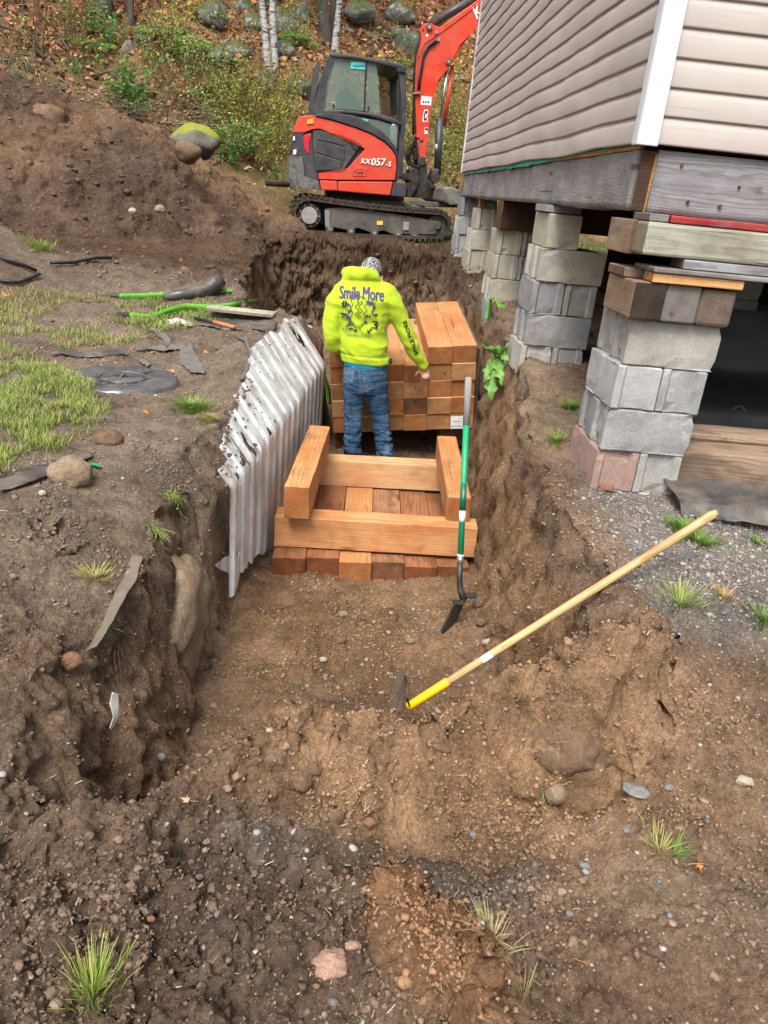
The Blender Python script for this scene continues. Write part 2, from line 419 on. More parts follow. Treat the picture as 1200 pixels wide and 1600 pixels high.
simple('twig', (.085, .065, .05), .9, .1, var=.4)
simple('root', (.10, .055, .035), .9, .1, var=.4)


# ------------------------------------------------------------------ object helpers
def tag(o, label=None, cat=None, group=None, kind=None):
    if label: o['label'] = label
    if cat: o['category'] = cat
    if group: o['group'] = group
    if kind: o['kind'] = kind
    return o


def link(o, parent=None):
    COL.objects.link(o)
    if parent is not None: o.parent = parent
    return o


def thing(name, label, cat, loc=(0, 0, 0), rot=(0, 0, 0), group=None):
    o = bpy.data.objects.new(name, None); o.empty_display_size = .1; link(o)
    o.location = loc; o.rotation_euler = rot
    return tag(o, label, cat, group)


def npmesh(name, V, Fq=None, Ft=None, mat=None, parent=None, cols=None, smooth=False):
    """fast mesh from numpy verts and quad / tri arrays"""
    V = np.asarray(V, np.float32); me = bpy.data.meshes.new(name)
    nq = 0 if Fq is None else len(Fq); nt = 0 if Ft is None else len(Ft)
    me.vertices.add(len(V)); me.vertices.foreach_set('co', V.ravel())
    li = []; 
    if nq: li.append(np.asarray(Fq, np.int32).ravel())
    if nt: li.append(np.asarray(Ft, np.int32).ravel())
    li = np.concatenate(li); me.loops.add(len(li)); me.loops.foreach_set('vertex_index', li)
    me.polygons.add(nq + nt)
    st = np.concatenate([np.arange(nq) * 4, nq * 4 + np.arange(nt) * 3]).astype(np.int32)
    me.polygons.foreach_set('loop_start', st)
    me.polygons.foreach_set('loop_total', np.concatenate([np.full(nq, 4), np.full(nt, 3)]).astype(np.int32))
    if smooth: me.polygons.foreach_set('use_smooth', np.ones(nq + nt, bool))
    if cols is not None:
        c = np.ones((len(V), 4), np.float32); c[:, :3] = cols
        a = me.color_attributes.new('Col', 'FLOAT_COLOR', 'POINT'); a.data.foreach_set('color', c.ravel())
    me.update(calc_edges=True)
    if mat: me.materials.append(MAT[mat])
    return link(bpy.data.objects.new(name, me), parent)


def bmobj(name, bm, mat, parent=None, smooth=False, bevel=0, seg=2, recalc=True):
    if recalc: bmesh.ops.recalc_face_normals(bm, faces=bm.faces)
    me = bpy.data.meshes.new(name); bm.to_mesh(me); bm.free()
    me.materials.append(MAT[mat])
    if smooth:
        me.polygons.foreach_set('use_smooth', [True] * len(me.polygons))
    o = link(bpy.data.objects.new(name, me), parent)
    if bevel:
        md = o.modifiers.new('b', 'BEVEL'); md.width = bevel; md.segments = seg; md.limit_method = 'ANGLE'; md.angle_limit = .6
    return o


def add_box(bm, lo, hi, M=None):
    vs = [bm.verts.new((x, y, z)) for z in (lo[2], hi[2]) for y in (lo[1], hi[1]) for x in (lo[0], hi[0])]
    for f in ((0, 2, 3, 1), (4, 5, 7, 6), (0, 1, 5, 4), (2, 6, 7, 3), (0, 4, 6, 2), (1, 3, 7, 5)): bm.faces.new([vs[i] for i in f])
    if M is not None: bmesh.ops.transform(bm, matrix=M, verts=vs)
    return vs


def box(name, lo, hi, mat, parent=None, bevel=.003, M=None):
    bm = bmesh.new(); add_box(bm, lo, hi, M); return bmobj(name, bm, mat, parent, bevel=bevel)


def add_tube(bm, pts, r, seg=8, cap=True):
    pts = [Vector(p) for p in pts]; rs = r if isinstance(r, (list, tuple)) else [r] * len(pts)
    rings = []; up = None
    for i, p in enumerate(pts):
        d = (pts[min(i + 1, len(pts) - 1)] - pts[max(i - 1, 0)]).normalized()
        if up is None: up = Vector((0, 0, 1)) if abs(d.z) < .9 else Vector((1, 0, 0))
        a = d.cross(up).normalized(); b = a.cross(d).normalized(); up = b
        rings.append([bm.verts.new(p + (a * math.cos(k * 2 * math.pi / seg) + b * math.sin(k * 2 * math.pi / seg)) * rs[i]) for k in range(seg)])
    for i in range(len(rings) - 1):
        for k in range(seg): bm.faces.new((rings[i][k], rings[i][(k + 1) % seg], rings[i + 1][(k + 1) % seg], rings[i + 1][k]))
    if cap: bm.faces.new(rings[0]); bm.faces.new(rings[-1][::-1])
    return rings


def tube(name, pts, r, mat, parent=None, seg=10):
    bm = bmesh.new(); add_tube(bm, pts, r, seg); return bmobj(name, bm, mat, parent, smooth=True)


def prism(name, poly, a, b, mat, parent=None, bevel=.0, axis=1, smooth=False):
    """poly of (u, w); extruded along axis from a to b. axis 1: u->x w->z"""
    bm = bmesh.new()
    def P(u, w, d): return (u, d, w) if axis == 1 else ((d, u, w) if axis == 0 else (u, w, d))
    lo = [bm.verts.new(P(u, w, a)) for u, w in poly]; hi = [bm.verts.new(P(u, w, b)) for u, w in poly]
    n = len(poly); bm.faces.new(lo); bm.faces.new(hi[::-1])
    for i in range(n): bm.faces.new((lo[i], hi[i], hi[(i + 1) % n], lo[(i + 1) % n]))
    bmesh.ops.triangulate(bm, faces=[f for f in bm.faces if len(f.verts) > 4])
    return bmobj(name, bm, mat, parent, bevel=bevel)


def disc(name, c, r, a, b, mat, parent=None, seg=24, bevel=0, axis=1):
    return prism(name, [(c[0] + r * math.cos(i * 2 * math.pi / seg), c[1] + r * math.sin(i * 2 * math.pi / seg)) for i in range(seg)], a, b, mat, parent, bevel, axis)


def copy_tree(o, parent=None):
    c = o.copy(); COL.objects.link(c)
    if parent is not None: c.parent = parent
    for ch in o.children: copy_tree(ch, c)
    return c


def text_mesh(s, size=1, extrude=0, shear=0, res=3):
    cu = bpy.data.curves.new('t', 'FONT'); cu.body = s; cu.size = size; cu.extrude = extrude; cu.shear = shear; cu.resolution_u = res
    cu.align_x = 'CENTER'; cu.align_y = 'CENTER'
    o = bpy.data.objects.new('t', cu); COL.objects.link(o)
    bpy.context.view_layer.update()
    me = bpy.data.meshes.new_from_object(o.evaluated_get(bpy.context.evaluated_depsgraph_get()))
    bpy.data.objects.remove(o); bpy.data.curves.remove(cu); return me


def ico(sub):
    bm = bmesh.new(); bmesh.ops.create_icosphere(bm, subdivisions=sub, radius=1)
    V = np.array([v.co[:] for v in bm.verts]); F = np.array([[v.index for v in f.verts] for f in bm.faces]); bm.free(); return V, F


ICO = {k: ico(k) for k in (1, 2, 3, 4)}
ICO[0] = (np.array([(1, 0, 0), (-1, 0, 0), (0, 1, 0), (0, -1, 0), (0, 0, 1), (0, 0, -1.)]), np.array([(0, 2, 4), (2, 1, 4), (1, 3, 4), (3, 0, 4), (2, 0, 5), (1, 2, 5), (3, 1, 5), (0, 3, 5)]))


# ------------------------------------------------------------------ THE GROUND
PLAT = np.array([(-.6, .9, .04), (0, .9, .02), (1, 1, .0), (2, 1, .05), (-1.5, 1, .12), (-.9, 1.8, .28), (-2, 2, .30), (.9, 1.6, .05), (1.7, 2.2, .2),
    (1.2, 1.7, .08), (1.0, 2.3, .30), (1.2, 3.1, .37), (1.42, 2.75, .36), (2.5, 3, .38), (-1, 2.9, .34), (-1.2, 3.5, .36), (-1.4, 4.5, .38), (-2, 4.8, .40),
    (-3, 5, .43), (-1.1, 6.3, .50), (-2.1, 6.6, .52), (1.1, 4.5, .60), (1.9, 4.6, .58), (1.05, 5.8, .74), (2, 6, .76), (1.1, 7.5, .84), (2, 8, .86),
    (1.13, 9, .92), (3, 9, .92), (-1.0, 7.2, .66), (-2.6, 7.4, .70), (-2, 9, .82), (-1, 8.5, .83), (.4, 11, .90), (1.3, 11.7, .9), (-.8, 12, .90),
    (1.5, 13.5, .92), (3, 14, .95), (-5, 12, 1.0), (0, 15, 1.0), (5, 15, 1.0), (8, 8, .9), (6, 2, .3), (-6, 3, .4), (-6, 8, .8), (0, -2, -.1), (3, -2, 0),
    (-3, -2, 0), (12, 14, 1.0), (-12, 14, 1.1), (14, 4, .5), (-14, 4, .5), (0, 1.5, .0), (-.4, 1.45, .03), (.5, 1.4, .0), (.3, 2.0, -.13), (-.15, 1.85, -.10), (.2, 1.72, -.07), (.55, 1.72, -.05), (-.5, 1.62, .0), (.55, 2.1, -.05), (.8, 2.0, .08)])


def _tps():
    A = PLAT[:, :2]; n = len(A)
    d = np.sqrt(((A[:, None] - A[None]) ** 2).sum(-1)) + 1e-9
    K = d * d * np.log(d) + .02 * np.eye(n)
    P = np.c_[np.ones(n), A]
    S = np.zeros((n + 3, n + 3)); S[:n, :n] = K; S[:n, n:] = P; S[n:, :n] = P.T
    return np.linalg.solve(S, np.r_[PLAT[:, 2], 0, 0, 0])


TW = _tps()


def plateau(x, y):
    x = np.atleast_1d(np.asarray(x, float)); y = np.atleast_1d(np.asarray(y, float))
    r = TW[-3] + TW[-2] * x + TW[-1] * y
    for i, (a, b, _) in enumerate(PLAT):
        d2 = (x - a) ** 2 + (y - b) ** 2 + 1e-12
        r = r + TW[i] * .5 * d2 * np.log(d2)
    return r


TRENCH = [(.90, 10.1), (.90, 7.3), (1.03, 6.8), (1.06, 5.6), (1.0, 4.9), (.93, 4.2), (.87, 3.6), (.84, 3.0), (.88, 2.6), (.90, 2.4), (.80, 2.15), (.3, 2.02), (-.05, 1.98),
          (-.25, 1.82), (-.48, 1.66), (-.60, 1.62), (-.64, 1.85), (-.62, 2.3), (-.60, 2.7), (-.58, 3.0), (-.55, 3.3), (-.45, 4.1), (-.31, 5.0), (-.22, 5.8), (-.2, 6.3), (-.62, 6.45),
          (-.95, 6.75), (-1.0, 8.2), (-.95, 9.7), (-.4, 10.2)]


def sdf(x, y, poly):
    """distance to polygon, negative inside"""
    d = np.full(x.shape, 1e9); ins = np.zeros(x.shape, bool); n = len(poly)
    for i in range(n):
        ax, ay = poly[i]; bx, by = poly[(i + 1) % n]
        ex, ey = bx - ax, by - ay; wx, wy = x - ax, y - ay
        t = np.clip((wx * ex + wy * ey) / (ex * ex + ey * ey), 0, 1)
        d = np.minimum(d, (wx - ex * t) ** 2 + (wy - ey * t) ** 2)
        c = (ay > y) != (by > y)
        ins ^= c & (x < (bx - ax) * (y - ay) / (by - ay + 1e-12) + ax)
    d = np.sqrt(d); return np.where(ins, -d, d)


def polydist(x, y, pts):
    d = np.full(x.shape, 1e9)
    for (ax, ay), (bx, by) in zip(pts[:-1], pts[1:]):
        ex, ey = bx - ax, by - ay; wx, wy = x - ax, y - ay
        t = np.clip((wx * ex + wy * ey) / (ex * ex + ey * ey), 0, 1)
        d = np.minimum(d, (wx - ex * t) ** 2 + (wy - ey * t) ** 2)
    return np.sqrt(d)


def gau(x, y, cx, cy, sx, sy=None, rot=0):
    sy = sy or sx; c, s = math.cos(rot), math.sin(rot); dx, dy = x - cx, y - cy
    u, v = dx * c + dy * s, -dx * s + dy * c
    return np.exp(-(u / sx) ** 2 - (v / sy) ** 2)


def floor_h(x, y):
    return np.interp(y, [1.5, 2.0, 2.4, 3.0, 3.6, 4.2, 5.0, 6.0, 8.0, 10.0], [-.40, -.46, -.48, -.48, -.46, -.46, -.42, -.40, -.30, -.15])


LWALL = ([3.0, 3.3, 4.1, 5.0, 5.8, 6.3], [-.52, -.50, -.42, -.30, -.21, -.2])


def ground_h(x, y):
    """returns height, roughness amplitude, rgb"""
    P = plateau(x, y)
    # ledge of paler dirt to the far left, rise of the hill foot
    P = P + .75 * gau(x, y, -4.6, 7.0, 1.5, .8, -.15) + .35 * gau(x, y, -3.6, 6.2, .9, .45)
    # small relief of the foreground
    near = sstep(2.6, 1.6, y)
    P = P + .05 * fbm(x, y, 0, 1.6, 3, 5) + near * .035 * fbm(x, y, 0, 3.2, 3, 9)
    wob = .07 * fbm(x, y, 0, 2.0, 2, 3) + .012 * fbm(x, y, 0, 6, 2, 4)
    d = sdf(x, y, TRENCH)
    F = floor_h(x, y) + .07 * gau(x, y, .60, 3.68, .35, .10) + .045 * fbm(x, y, 0, 2.6, 3, 21) + .05 * gau(x, y, -.25, 3.1, .3, .35)
    # soil slumped against the wall feet
    leftwall = ((x < .3) & (y > 3.05) & (y < 6.35))
    d1 = d + np.where(leftwall, .15, 1.) * np.where((x > .6) & (y > 4.3), .45, 1.) * wob
    # wall widths
    wr = np.where(x > .2, np.interp(y, [2.0, 2.4, 3.0, 4.5, 6, 10], [.22, .15, .13, .11, .12, .12]), .09)
    wn = sstep(2.45, 2.0, y)
    wid = wr * (1 - wn) + .20 * wn
    wid = np.where((y > 9.2), .26, wid)
    t = np.clip((d1 + wid) / (2 * wid), 0, 1)
    s = t * t * (3 - 2 * t)
    s = .65 * s + .35 * np.clip(t * 1.15 - .05, 0, 1)
    z = F + (P - F) * s
    # talus at the foot on the inside
    z = z + .06 * np.exp(-np.clip(-d1 - wid, 0, 9) / .08) * (1 - s) * (x > .2) * (y < 4.6) * (y > 2.7)
    # left wall behind the plastic: vertical to the knee, then sloping back
    kz = np.interp(y, [3.0, 3.6, 4.6, 5.8], [.20, .16, .12, .22])
    dl = d + .01
    zl = np.where(dl < 0.02, F + (kz - F) * sstep(-.03, .02, dl), kz + (P - kz) * np.clip((dl - .02) / .19, 0, 1) ** .9)
    mixw = sstep(3.0, 3.2, y) * sstep(6.35, 6.2, y) * (x < .3)
    z = z * (1 - mixw) + zl * mixw
    # near bank: spoil ridge across the mouth, brown lumps
    yc_ = np.interp(x, [-.5, -.3, 0, .3, .6, .9, 1.2], [1.66, 1.74, 1.83, 1.90, 1.93, 1.98, 2.1]) + .03 * fbm(x, y, 0, 3, 2, 33)
    env = sstep(-.5, -.25, x) * sstep(1.25, .95, x)
    ridge = env * np.where(y > yc_, np.exp(-((y - yc_) / .09) ** 2), np.exp(-((yc_ - y) / .17) ** 2)) * (.235 + .03 * sstep(.4, .9, x))
    z = z + ridge * (1 + .22 * fbm(x, y, 0, 6, 3, 31, .5, 1))
    z = z + near * (.022 * fbm(x * .8 + y * .35, y * .5 - x * .3, 0, 7, 3, 35, .5, 1) + .014 * fbm(x, y, 0, 13, 2, 37, .5, 1)) * (1 - .75 * sstep(.35, .8, x) * sstep(1.75, 1.6, y))
    z = z + .13 * np.clip(gau(x, y, .28, 1.12, .13, .22, .45) * 1.5, 0, 1) + .05 * gau(x, y, -.35, 1.25, .14, .3, .4) + .05 * gau(x, y, -.1, 1.45, .2, .14)
    z = z - .05 * gau(x, y, .1, 1.50, .35, .09) - .03 * gau(x, y, .1, 1.2, .05, .3, .25) - .03 * gau(x, y, -.25, 1.25, .05, .3, .5) - .04 * gau(x, y, .43, 1.38, .05, .16, -.4)
    # ledge with a hollow on the right: lump overhanging a hole
    z = z + .11 * gau(x, y, .74, 1.86, .17, .13) - .10 * gau(x, y, .78, 1.68, .17, .05, .15) - .09 * gau(x, y, .92, 1.82, .05, .07)
    # notch left of the bank (dark corner)
    z = z - .10 * gau(x, y, -.62, 1.62, .10, .13)
    # slumps on the right wall
    z = z + .06 * gau(x, y, .90, 2.20, .12, .15, .3) * (d > -.1) - .14 * gau(x, y, .88, 2.62, .13, .10) * (d > -.1)
    # cracks
    cl = [tuple(uz(a, b, .32)[:2]) for a, b in ((0, 828), (50, 822), (72, 838), (105, 812), (150, 805), (172, 808), (204, 806))]
    cr = [tuple(uz(a, b, .22)[:2]) for a, b in ((1022, 985), (1036, 1012), (1040, 1045), (1052, 1082), (1058, 1110))]
    cb = [tuple(uz(a, b, .26)[:2]) for a, b in ((50, 870), (66, 858), (84, 872), (120, 866), (150, 850))]
    jx, jy = x + .012 * fbm(x, y, 0, 14, 3, 41), y + .012 * fbm(x, y, 0, 14, 3, 43)
    for c_, w_, dp in ((cl, .011, .035), (cr, .010, .03), (cb, .008, .022)):
        z = z - dp * sstep(w_, w_ * .2, polydist(jx, jy, c_))
    # ---- colour and roughness
    top = np.clip((P - z), 0, 1)
    inside = sstep(-.02, -.12, d1)
    dark = np.array([.150, .106, .076]); brown = np.array([.196, .130, .086]); sand = np.array([.275, .170, .096]); tan = np.array([.30, .225, .155])
    grey = np.array([.20, .183, .166]); lawn = np.array([.20, .155, .115]); cream = np.array([.36, .29, .20]); red = np.array([.19, .105, .062])
    def L(a, b, m): return a * (1 - m[..., None]) + b * m[..., None]
    n1 = fbm(x, y, 0, 1.4, 4, 61); n2 = fbm(x, y, 0, 5, 4, 63)
    c = np.zeros(x.shape + (3,)) + brown
    c = L(c, lawn, sstep(2.4, 3.2, y) * (x < -.3))
    c = L(c, lawn * .92, sstep(1.7, 2.3, y) * (x < -.5) * .8)
    c = L(c, dark, sstep(2.1, 1.5, y) * sstep(.55, .15, x + .1 * n1) * (.75 + .6 * n1))
    c = L(c, brown * 1.15, sstep(.35, .6, x) * sstep(2.2, 1.8, y) * .9)
    c = L(c, grey, np.clip(sstep(1.02, 1.2, x + .15 * n2) * sstep(2.05, 2.3, y + .1 * n1) * sstep(3.6, 3.2, y) * 1.0, 0, 1))
    c = L(c, tan * .8, sstep(.9, 1.05, x) * sstep(3.3, 3.8, y) * sstep(9, 6.5, y) * .7)
    # subsoil in the trench: dark topsoil band, then sand
    sub = sstep(.06, .22, top + .08 * n2) * sstep(.05, -.05, d1 - .1)
    c = L(c, sand * .92, sub * (x > -.2))
    c = L(c, brown * 1.2, sub * (x <= -.2))
    c = L(c, sand * (.80 + .25 * n2[..., None]), inside * (y < 5.5) * .8)
    c = L(c, brown * .95, inside * sstep(3.0, 2.5, y) * .7)  # pit floor behind the bank browned, its shade put into the soil colour
    c = L(c, brown * .85, sstep(5.0, 5.8, y) * sstep(.1, -.02, d1) * (y < 10.6) * .85)
    c = L(c, dark, sstep(.02, .1, top) * sstep(.24, .12, top) * sstep(.35, .1, np.abs(d1)) * .55 * (x > -.9) * (y > 2.1))
    c = L(c, sand * 1.04, np.clip(gau(x, y, .40, 1.80, .72, .32) * 1.7 - .1 + .25 * n2, 0, 1) * .95)
    c = L(c, np.array([.27, .152, .082]), np.clip(gau(x, y, .28, 1.12, .14, .26, .45) * 3.2 - 1.0, 0, 1))
    c = L(c, cream, np.clip(gau(x, y, -.28, 1.86, .16, .06, .3) * 1.6 - .3 + .3 * n2, 0, 1) * .8)
    c = L(c, grey * 1.0, np.clip(gau(x, y, -.12, 1.42, .17, .11) * 1.5 - .4 + .7 * n2, 0, 1) * .6)
    c = L(c, dark * .85, np.clip(gau(x, y, .25, 1.40, .5, .10) * 1.5 - .3 + .6 * n2, 0, 1) * .7)
    c = L(c, tan, np.clip(gau(x, y, -.62, 2.9, .16, .26) * 1.6 - .2 + .3 * n2, 0, 1) * sstep(.06, .2, top) * .8)
    c = L(c, grey * .8, np.clip(gau(x, y, .42, 1.33, .2, .1) * 1.5 - .4 + .5 * n2, 0, 1) * .5)
    c = L(c, tan * .75, np.clip(gau(x, y, 1.0, 1.25, .35, .2) * 1.4 - .3 + .5 * n2, 0, 1) * .6)
    c = c * (1 + .22 * fbm(x, y, 0, 3.3, 4, 67) + .12 * fbm(x, y, 0, 12, 3, 68))[..., None]
    far = sstep(6.8, 7.8, y)
    c = L(c, np.array([.095, .060, .038]), far * sstep(.0, .1, d1) * (x < 3))
    c = L(c, np.array([.10, .11, .045]), sstep(9.2, 10, y) * sstep(1.2, 1.9, x) * .8)
    c = L(c, np.array([.10, .11, .045]), sstep(13, 14, y) * .8)
    rough = .011 + .023 * sstep(2.3, 1.6, y) * sstep(.9, .3, x) * (.35 + 1.3 * sstep(-.2, .5, n1)) + .008 * near
    rough = rough * (1 - .45 * sstep(.02, .08, ridge)) + .004
    rough = np.where((y > 7) & (d1 > 0), .045, rough)
    rough = np.where((d < .1) & (y > 2.2) & (x > .5), .022, rough)
    rough = np.where((y > 6.2) & (np.abs(d1) < .5), .05, rough)
    rough = np.where((y > 9) & (d1 < .3) & (z > -.05), .11, rough)
    rough = np.where(leftwall & (d > -.1) & (d < .4), .006, rough)
    rough = np.where((d1 < -.1) & (y < 4), np.maximum(rough, .020), rough)
    rough = np.where((x < -.6) & (y > 1.9) & (y < 6), np.maximum(rough, .017), rough)
    return z, rough, c, d


def axis(a, b, step):
    out = [a]
    while out[-1] < b: out.append(out[-1] + step(out[-1]))
    return np.array(out)


def displaced(X, Y, Z, rough, seed=0):
    gy = np.gradient(Z, axis=0) / np.maximum(np.gradient(Y, axis=0), 1e-6)
    gx = np.gradient(Z, axis=1) / np.maximum(np.gradient(X, axis=1), 1e-6)
    n = np.stack([-gx, -gy, np.ones_like(Z)], -1); n /= np.linalg.norm(n, axis=-1, keepdims=True)
    sc_ = 1.0
    h = fbm(X, Y, Z, 5.5, 3, seed + 1, .55) * .9 + fbm(X, Y, Z, 22, 3, seed + 2, .6, 1) * .42 + fbm(X, Y, Z, 60, 2, seed + 5, .6, 1) * .2
    steep = 1 - n[..., 2]
    nh = n.copy(); nh[..., 2] = 0; nh /= np.maximum(np.linalg.norm(nh, axis=-1, keepdims=True), .2)
    hh = fbm(X, Y, Z, 4.5, 3, seed + 3, .55, 1) * .045 + fbm(X, Y, Z, 16, 3, seed + 4, .6) * .018
    st2 = sstep(.15, .5, steep) * np.minimum(1, rough / .018)
    D = (h * rough)[..., None] * n + (hh * st2)[..., None] * nh
    return X + D[..., 0], Y + D[..., 1], Z + D[..., 2]


def grid_faces(ny, nx):
    i = np.arange(ny * nx).reshape(ny, nx)
    return np.stack([i[:-1, :-1], i[:-1, 1:], i[1:, 1:], i[1:, :-1]], -1).reshape(-1, 4)


xs = np.concatenate([-axis(1.3, 16, lambda v: .0085 + .045 * (v - 1.3))[::-1], axis(-1.29, 1.75, lambda v: .0085), axis(1.76, 16, lambda v: .0085 + .05 * (v - 1.75))])
ys = np.concatenate([axis(-2.5, .55, lambda v: .15), axis(.58, 15.5, lambda v: .016 if 9.5 < v < 10.6 else .0058 + .0042 * max(0, v - .8))])
GX, GY = np.meshgrid(xs, ys)
GZ, GR, GC, GD = ground_h(GX, GY)
PX, PY, PZ = displaced(GX, GY, GZ, GR)
gshape = PX.shape
ground = npmesh('ground', np.stack([PX, PY, PZ], -1).reshape(-1, 3), grid_faces(*gshape), None, 'soil', None, GC.reshape(-1, 3), True)
ground['kind'] = 'structure'


def gz(x, y):
    """height of the ground mesh near x, y"""
    j = int(np.clip(np.searchsorted(xs, x), 1, len(xs) - 1)); i = int(np.clip(np.searchsorted(ys, y), 1, len(ys) - 1))
    tx = (x - xs[j - 1]) / (xs[j] - xs[j - 1]); ty = (y - ys[i - 1]) / (ys[i] - ys[i - 1])
    q = PZ[i - 1:i + 1, j - 1:j + 1]
    return float(q[0, 0] * (1 - tx) * (1 - ty) + q[0, 1] * tx * (1 - ty) + q[1, 0] * (1 - tx) * ty + q[1, 1] * tx * ty)


TT = np.concatenate([np.arange(.8, 4, .008), np.arange(4, 40, .04)])


def gzv(x, y):
    j = np.clip(np.searchsorted(xs, x), 1, len(xs) - 1); i = np.clip(np.searchsorted(ys, y), 1, len(ys) - 1)
    tx = np.clip((x - xs[j - 1]) / (xs[j] - xs[j - 1]), 0, 1); ty = np.clip((y - ys[i - 1]) / (ys[i] - ys[i - 1]), 0, 1)
    return (PZ[i - 1, j - 1] * (1 - tx) + PZ[i - 1, j] * tx) * (1 - ty) + (PZ[i, j - 1] * (1 - tx) + PZ[i, j] * tx) * ty


def onground(px, py):
    """where the sight line of a photo pixel meets the ground"""
    d = ray(px, py); P = CAM + d * TT[:, None]; hit = (P[:, 1] > .6) & (P[:, 2] <= gzv(P[:, 0], P[:, 1]))
    if not hit.any(): return CAM + d * 12
    t = TT[int(np.argmax(hit))]; p = CAM + d * t; return np.array([p[0], p[1], gz(p[0], p[1])])


# ------------------------------------------------------------------ the brown spoil mound at the back left
def mound_h(x, y):
    P = plateau(x, y) - .25
    cx = np.array([-9, -6.2, -4.75, -3.75, -3.1, -2.35, -1.9, -1.45, -.9, -.3]); ch = np.array([2.9, 2.7, 2.62, 2.40, 2.12, 1.83, 1.60, 1.42, 1.10, .6])
    crest = np.interp(x, cx, ch); yc = np.interp(x, [-9, -4.7, -2.3, -1, -.3], [10.2, 10.3, 10.6, 10.7, 10.6])
    toe = np.interp(x, [-9, -4, -2.6, -1.9, -1], [7.2, 7.6, 7.9, 8.9, 9.8])
    f = np.clip((y - toe) / (yc - toe), 0, 1); b = np.clip((y - yc) / 2.2, 0, 1)
    s = np.where(y < yc, f ** 1.15 * (1.25 - .25 * f), 1 - b * b * (3 - 2 * b))
    h = P + (crest - P) * s
    h = h + (.16 * fbm(x, y, 0, 1.1, 3, 71) + .055 * fbm(x, y, 0, 2.6, 3, 73, .5, 1)) * np.minimum(1, s * 3)
    # gully across the face
    h = h - .18 * gau(x, y, -2.6, 9.0, 1.3, .25, .25)
    h = np.where(sdf(x, y, TRENCH) < .25, -1.0, h)
    return h


mx = np.linspace(-9, -.2, 380); my = np.linspace(6.6, 13.2, 300)

MX, MY = np.meshgrid(mx, my); MZ = mound_h(MX, MY)
n_ = fbm(MX, MY, 0, 1.2, 4, 77)
MC = np.array([.092, .060, .042]) * (1 + .35 * n_[..., None]) + np.array([.05, .028, .012]) * sstep(.1, .5, fbm(MX, MY, 0, .8, 3, 79))[..., None]
a_, b_, c_ = displaced(MX, MY, MZ, np.where(MZ < -.4, 0, .028), 40)
mound = npmesh('dirt_mound', np.stack([a_, b_, c_], -1).reshape(-1, 3), grid_faces(*MX.shape), None, 'soil_far', None, np.clip(MC, .02, 1).reshape(-1, 3), True)
mound['kind'] = 'structure'


# ------------------------------------------------------------------ the wooded hillside
def hill_h(x, y):
    base = 1.0
    foot = np.interp(x, [-20, -8, -4, 0, 6, 20], [11.2, 11.4, 12.3, 14.2, 15.5, 17])
    t = np.maximum(0, y - foot)
    h = base - .4 + t * .57 + .4 * (1 - np.exp(-t / 1.2))
    h = h + (.55 * fbm(x, y, 0, .28, 4, 81) + .16 * fbm(x, y, 0, 1.1, 4, 83)) * np.minimum(1, t / 2)
    return h


hx = np.linspace(-26, 30, 340); hy = np.linspace(10.5, 48, 260)
HX, HY = np.meshgrid(hx, hy); HZ = hill_h(HX, HY)
t1 = fbm(HX, HY, 0, .5, 4, 85); t2 = fbm(HX, HY, 0, 2.4, 4, 86)
lit = np.array([.20, .095, .05]); mold = np.array([.07, .05, .032]); und = np.array([.16, .12, .055])
HC = lit + (mold - lit) * sstep(-.1, .5, t1 + .4 * t2)[..., None]
low = sstep(5.2, 3.0, HZ + .8 * t1)
HC = HC + (und * (1 + .4 * t2[..., None]) - HC) * (low * .75)[..., None]
hill = npmesh('hillside', np.stack([HX, HY, HZ + .05 * t2], -1).reshape(-1, 3), grid_faces(*HX.shape), None, 'soil_far', None, np.clip(HC, .02, 1).reshape(-1, 3), True)
hill['kind'] = 'structure'


def hz(x, y): return float(hill_h(np.array([float(x)]), np.array([float(y)]))[0])


HTT = np.arange(9., 60, .08)


def onhill(px, py):
    d = ray(px, py); P = CAM + d * HTT[:, None]; hit = P[:, 2] <= hill_h(P[:, 0], P[:, 1])
    p = P[int(np.argmax(hit))] if hit.any() else CAM + d * 30
    return np.array([p[0], p[1], hz(p[0], p[1])])


# distant ground all round, reaching the horizon
S = 400
oz = .6
ring = np.array([(-S, -S, -1), (S, -S, -1), (S, S, oz + 14), (-S, S, oz + 14), (-15.5, -2.4, -.12), (15.5, -2.4, -.05), (15.5, 47, 13), (-15.5, 47, 13)], float)
outer_x = np.array([-400, -120, -40, -15.4]); 
ox = np.concatenate([np.linspace(-400, -16.4, 14), [-15.5], [15.5], np.linspace(16.4, 400, 14)])
oy = np.concatenate([np.linspace(-400, -3, 14), [-2.4], [15], [30], [47], np.linspace(60, 400, 10)])
OX, OY = np.meshgrid(ox, oy)
OZ = plateau(np.clip(OX, -14, 14), np.clip(OY, -2, 14)) - .12 + np.clip(OY - 15, 0, 60) * .25
f = grid_faces(*OX.shape)
keep = []
nxo = len(ox)
for q in f:
    i, j = divmod(int(q[0]), nxo)
    if not (abs(ox[j]) <= 15.6 and abs(ox[j + 1]) <= 15.6 and -2.5 < oy[i] < 47): keep.append(q)
fl = npmesh('field', np.stack([OX, OY, OZ], -1).reshape(-1, 3), np.array(keep), None, 'soil_far', None, np.tile([.09, .1, .045], (OX.size, 1)), True)
fl['kind'] = 'structure'


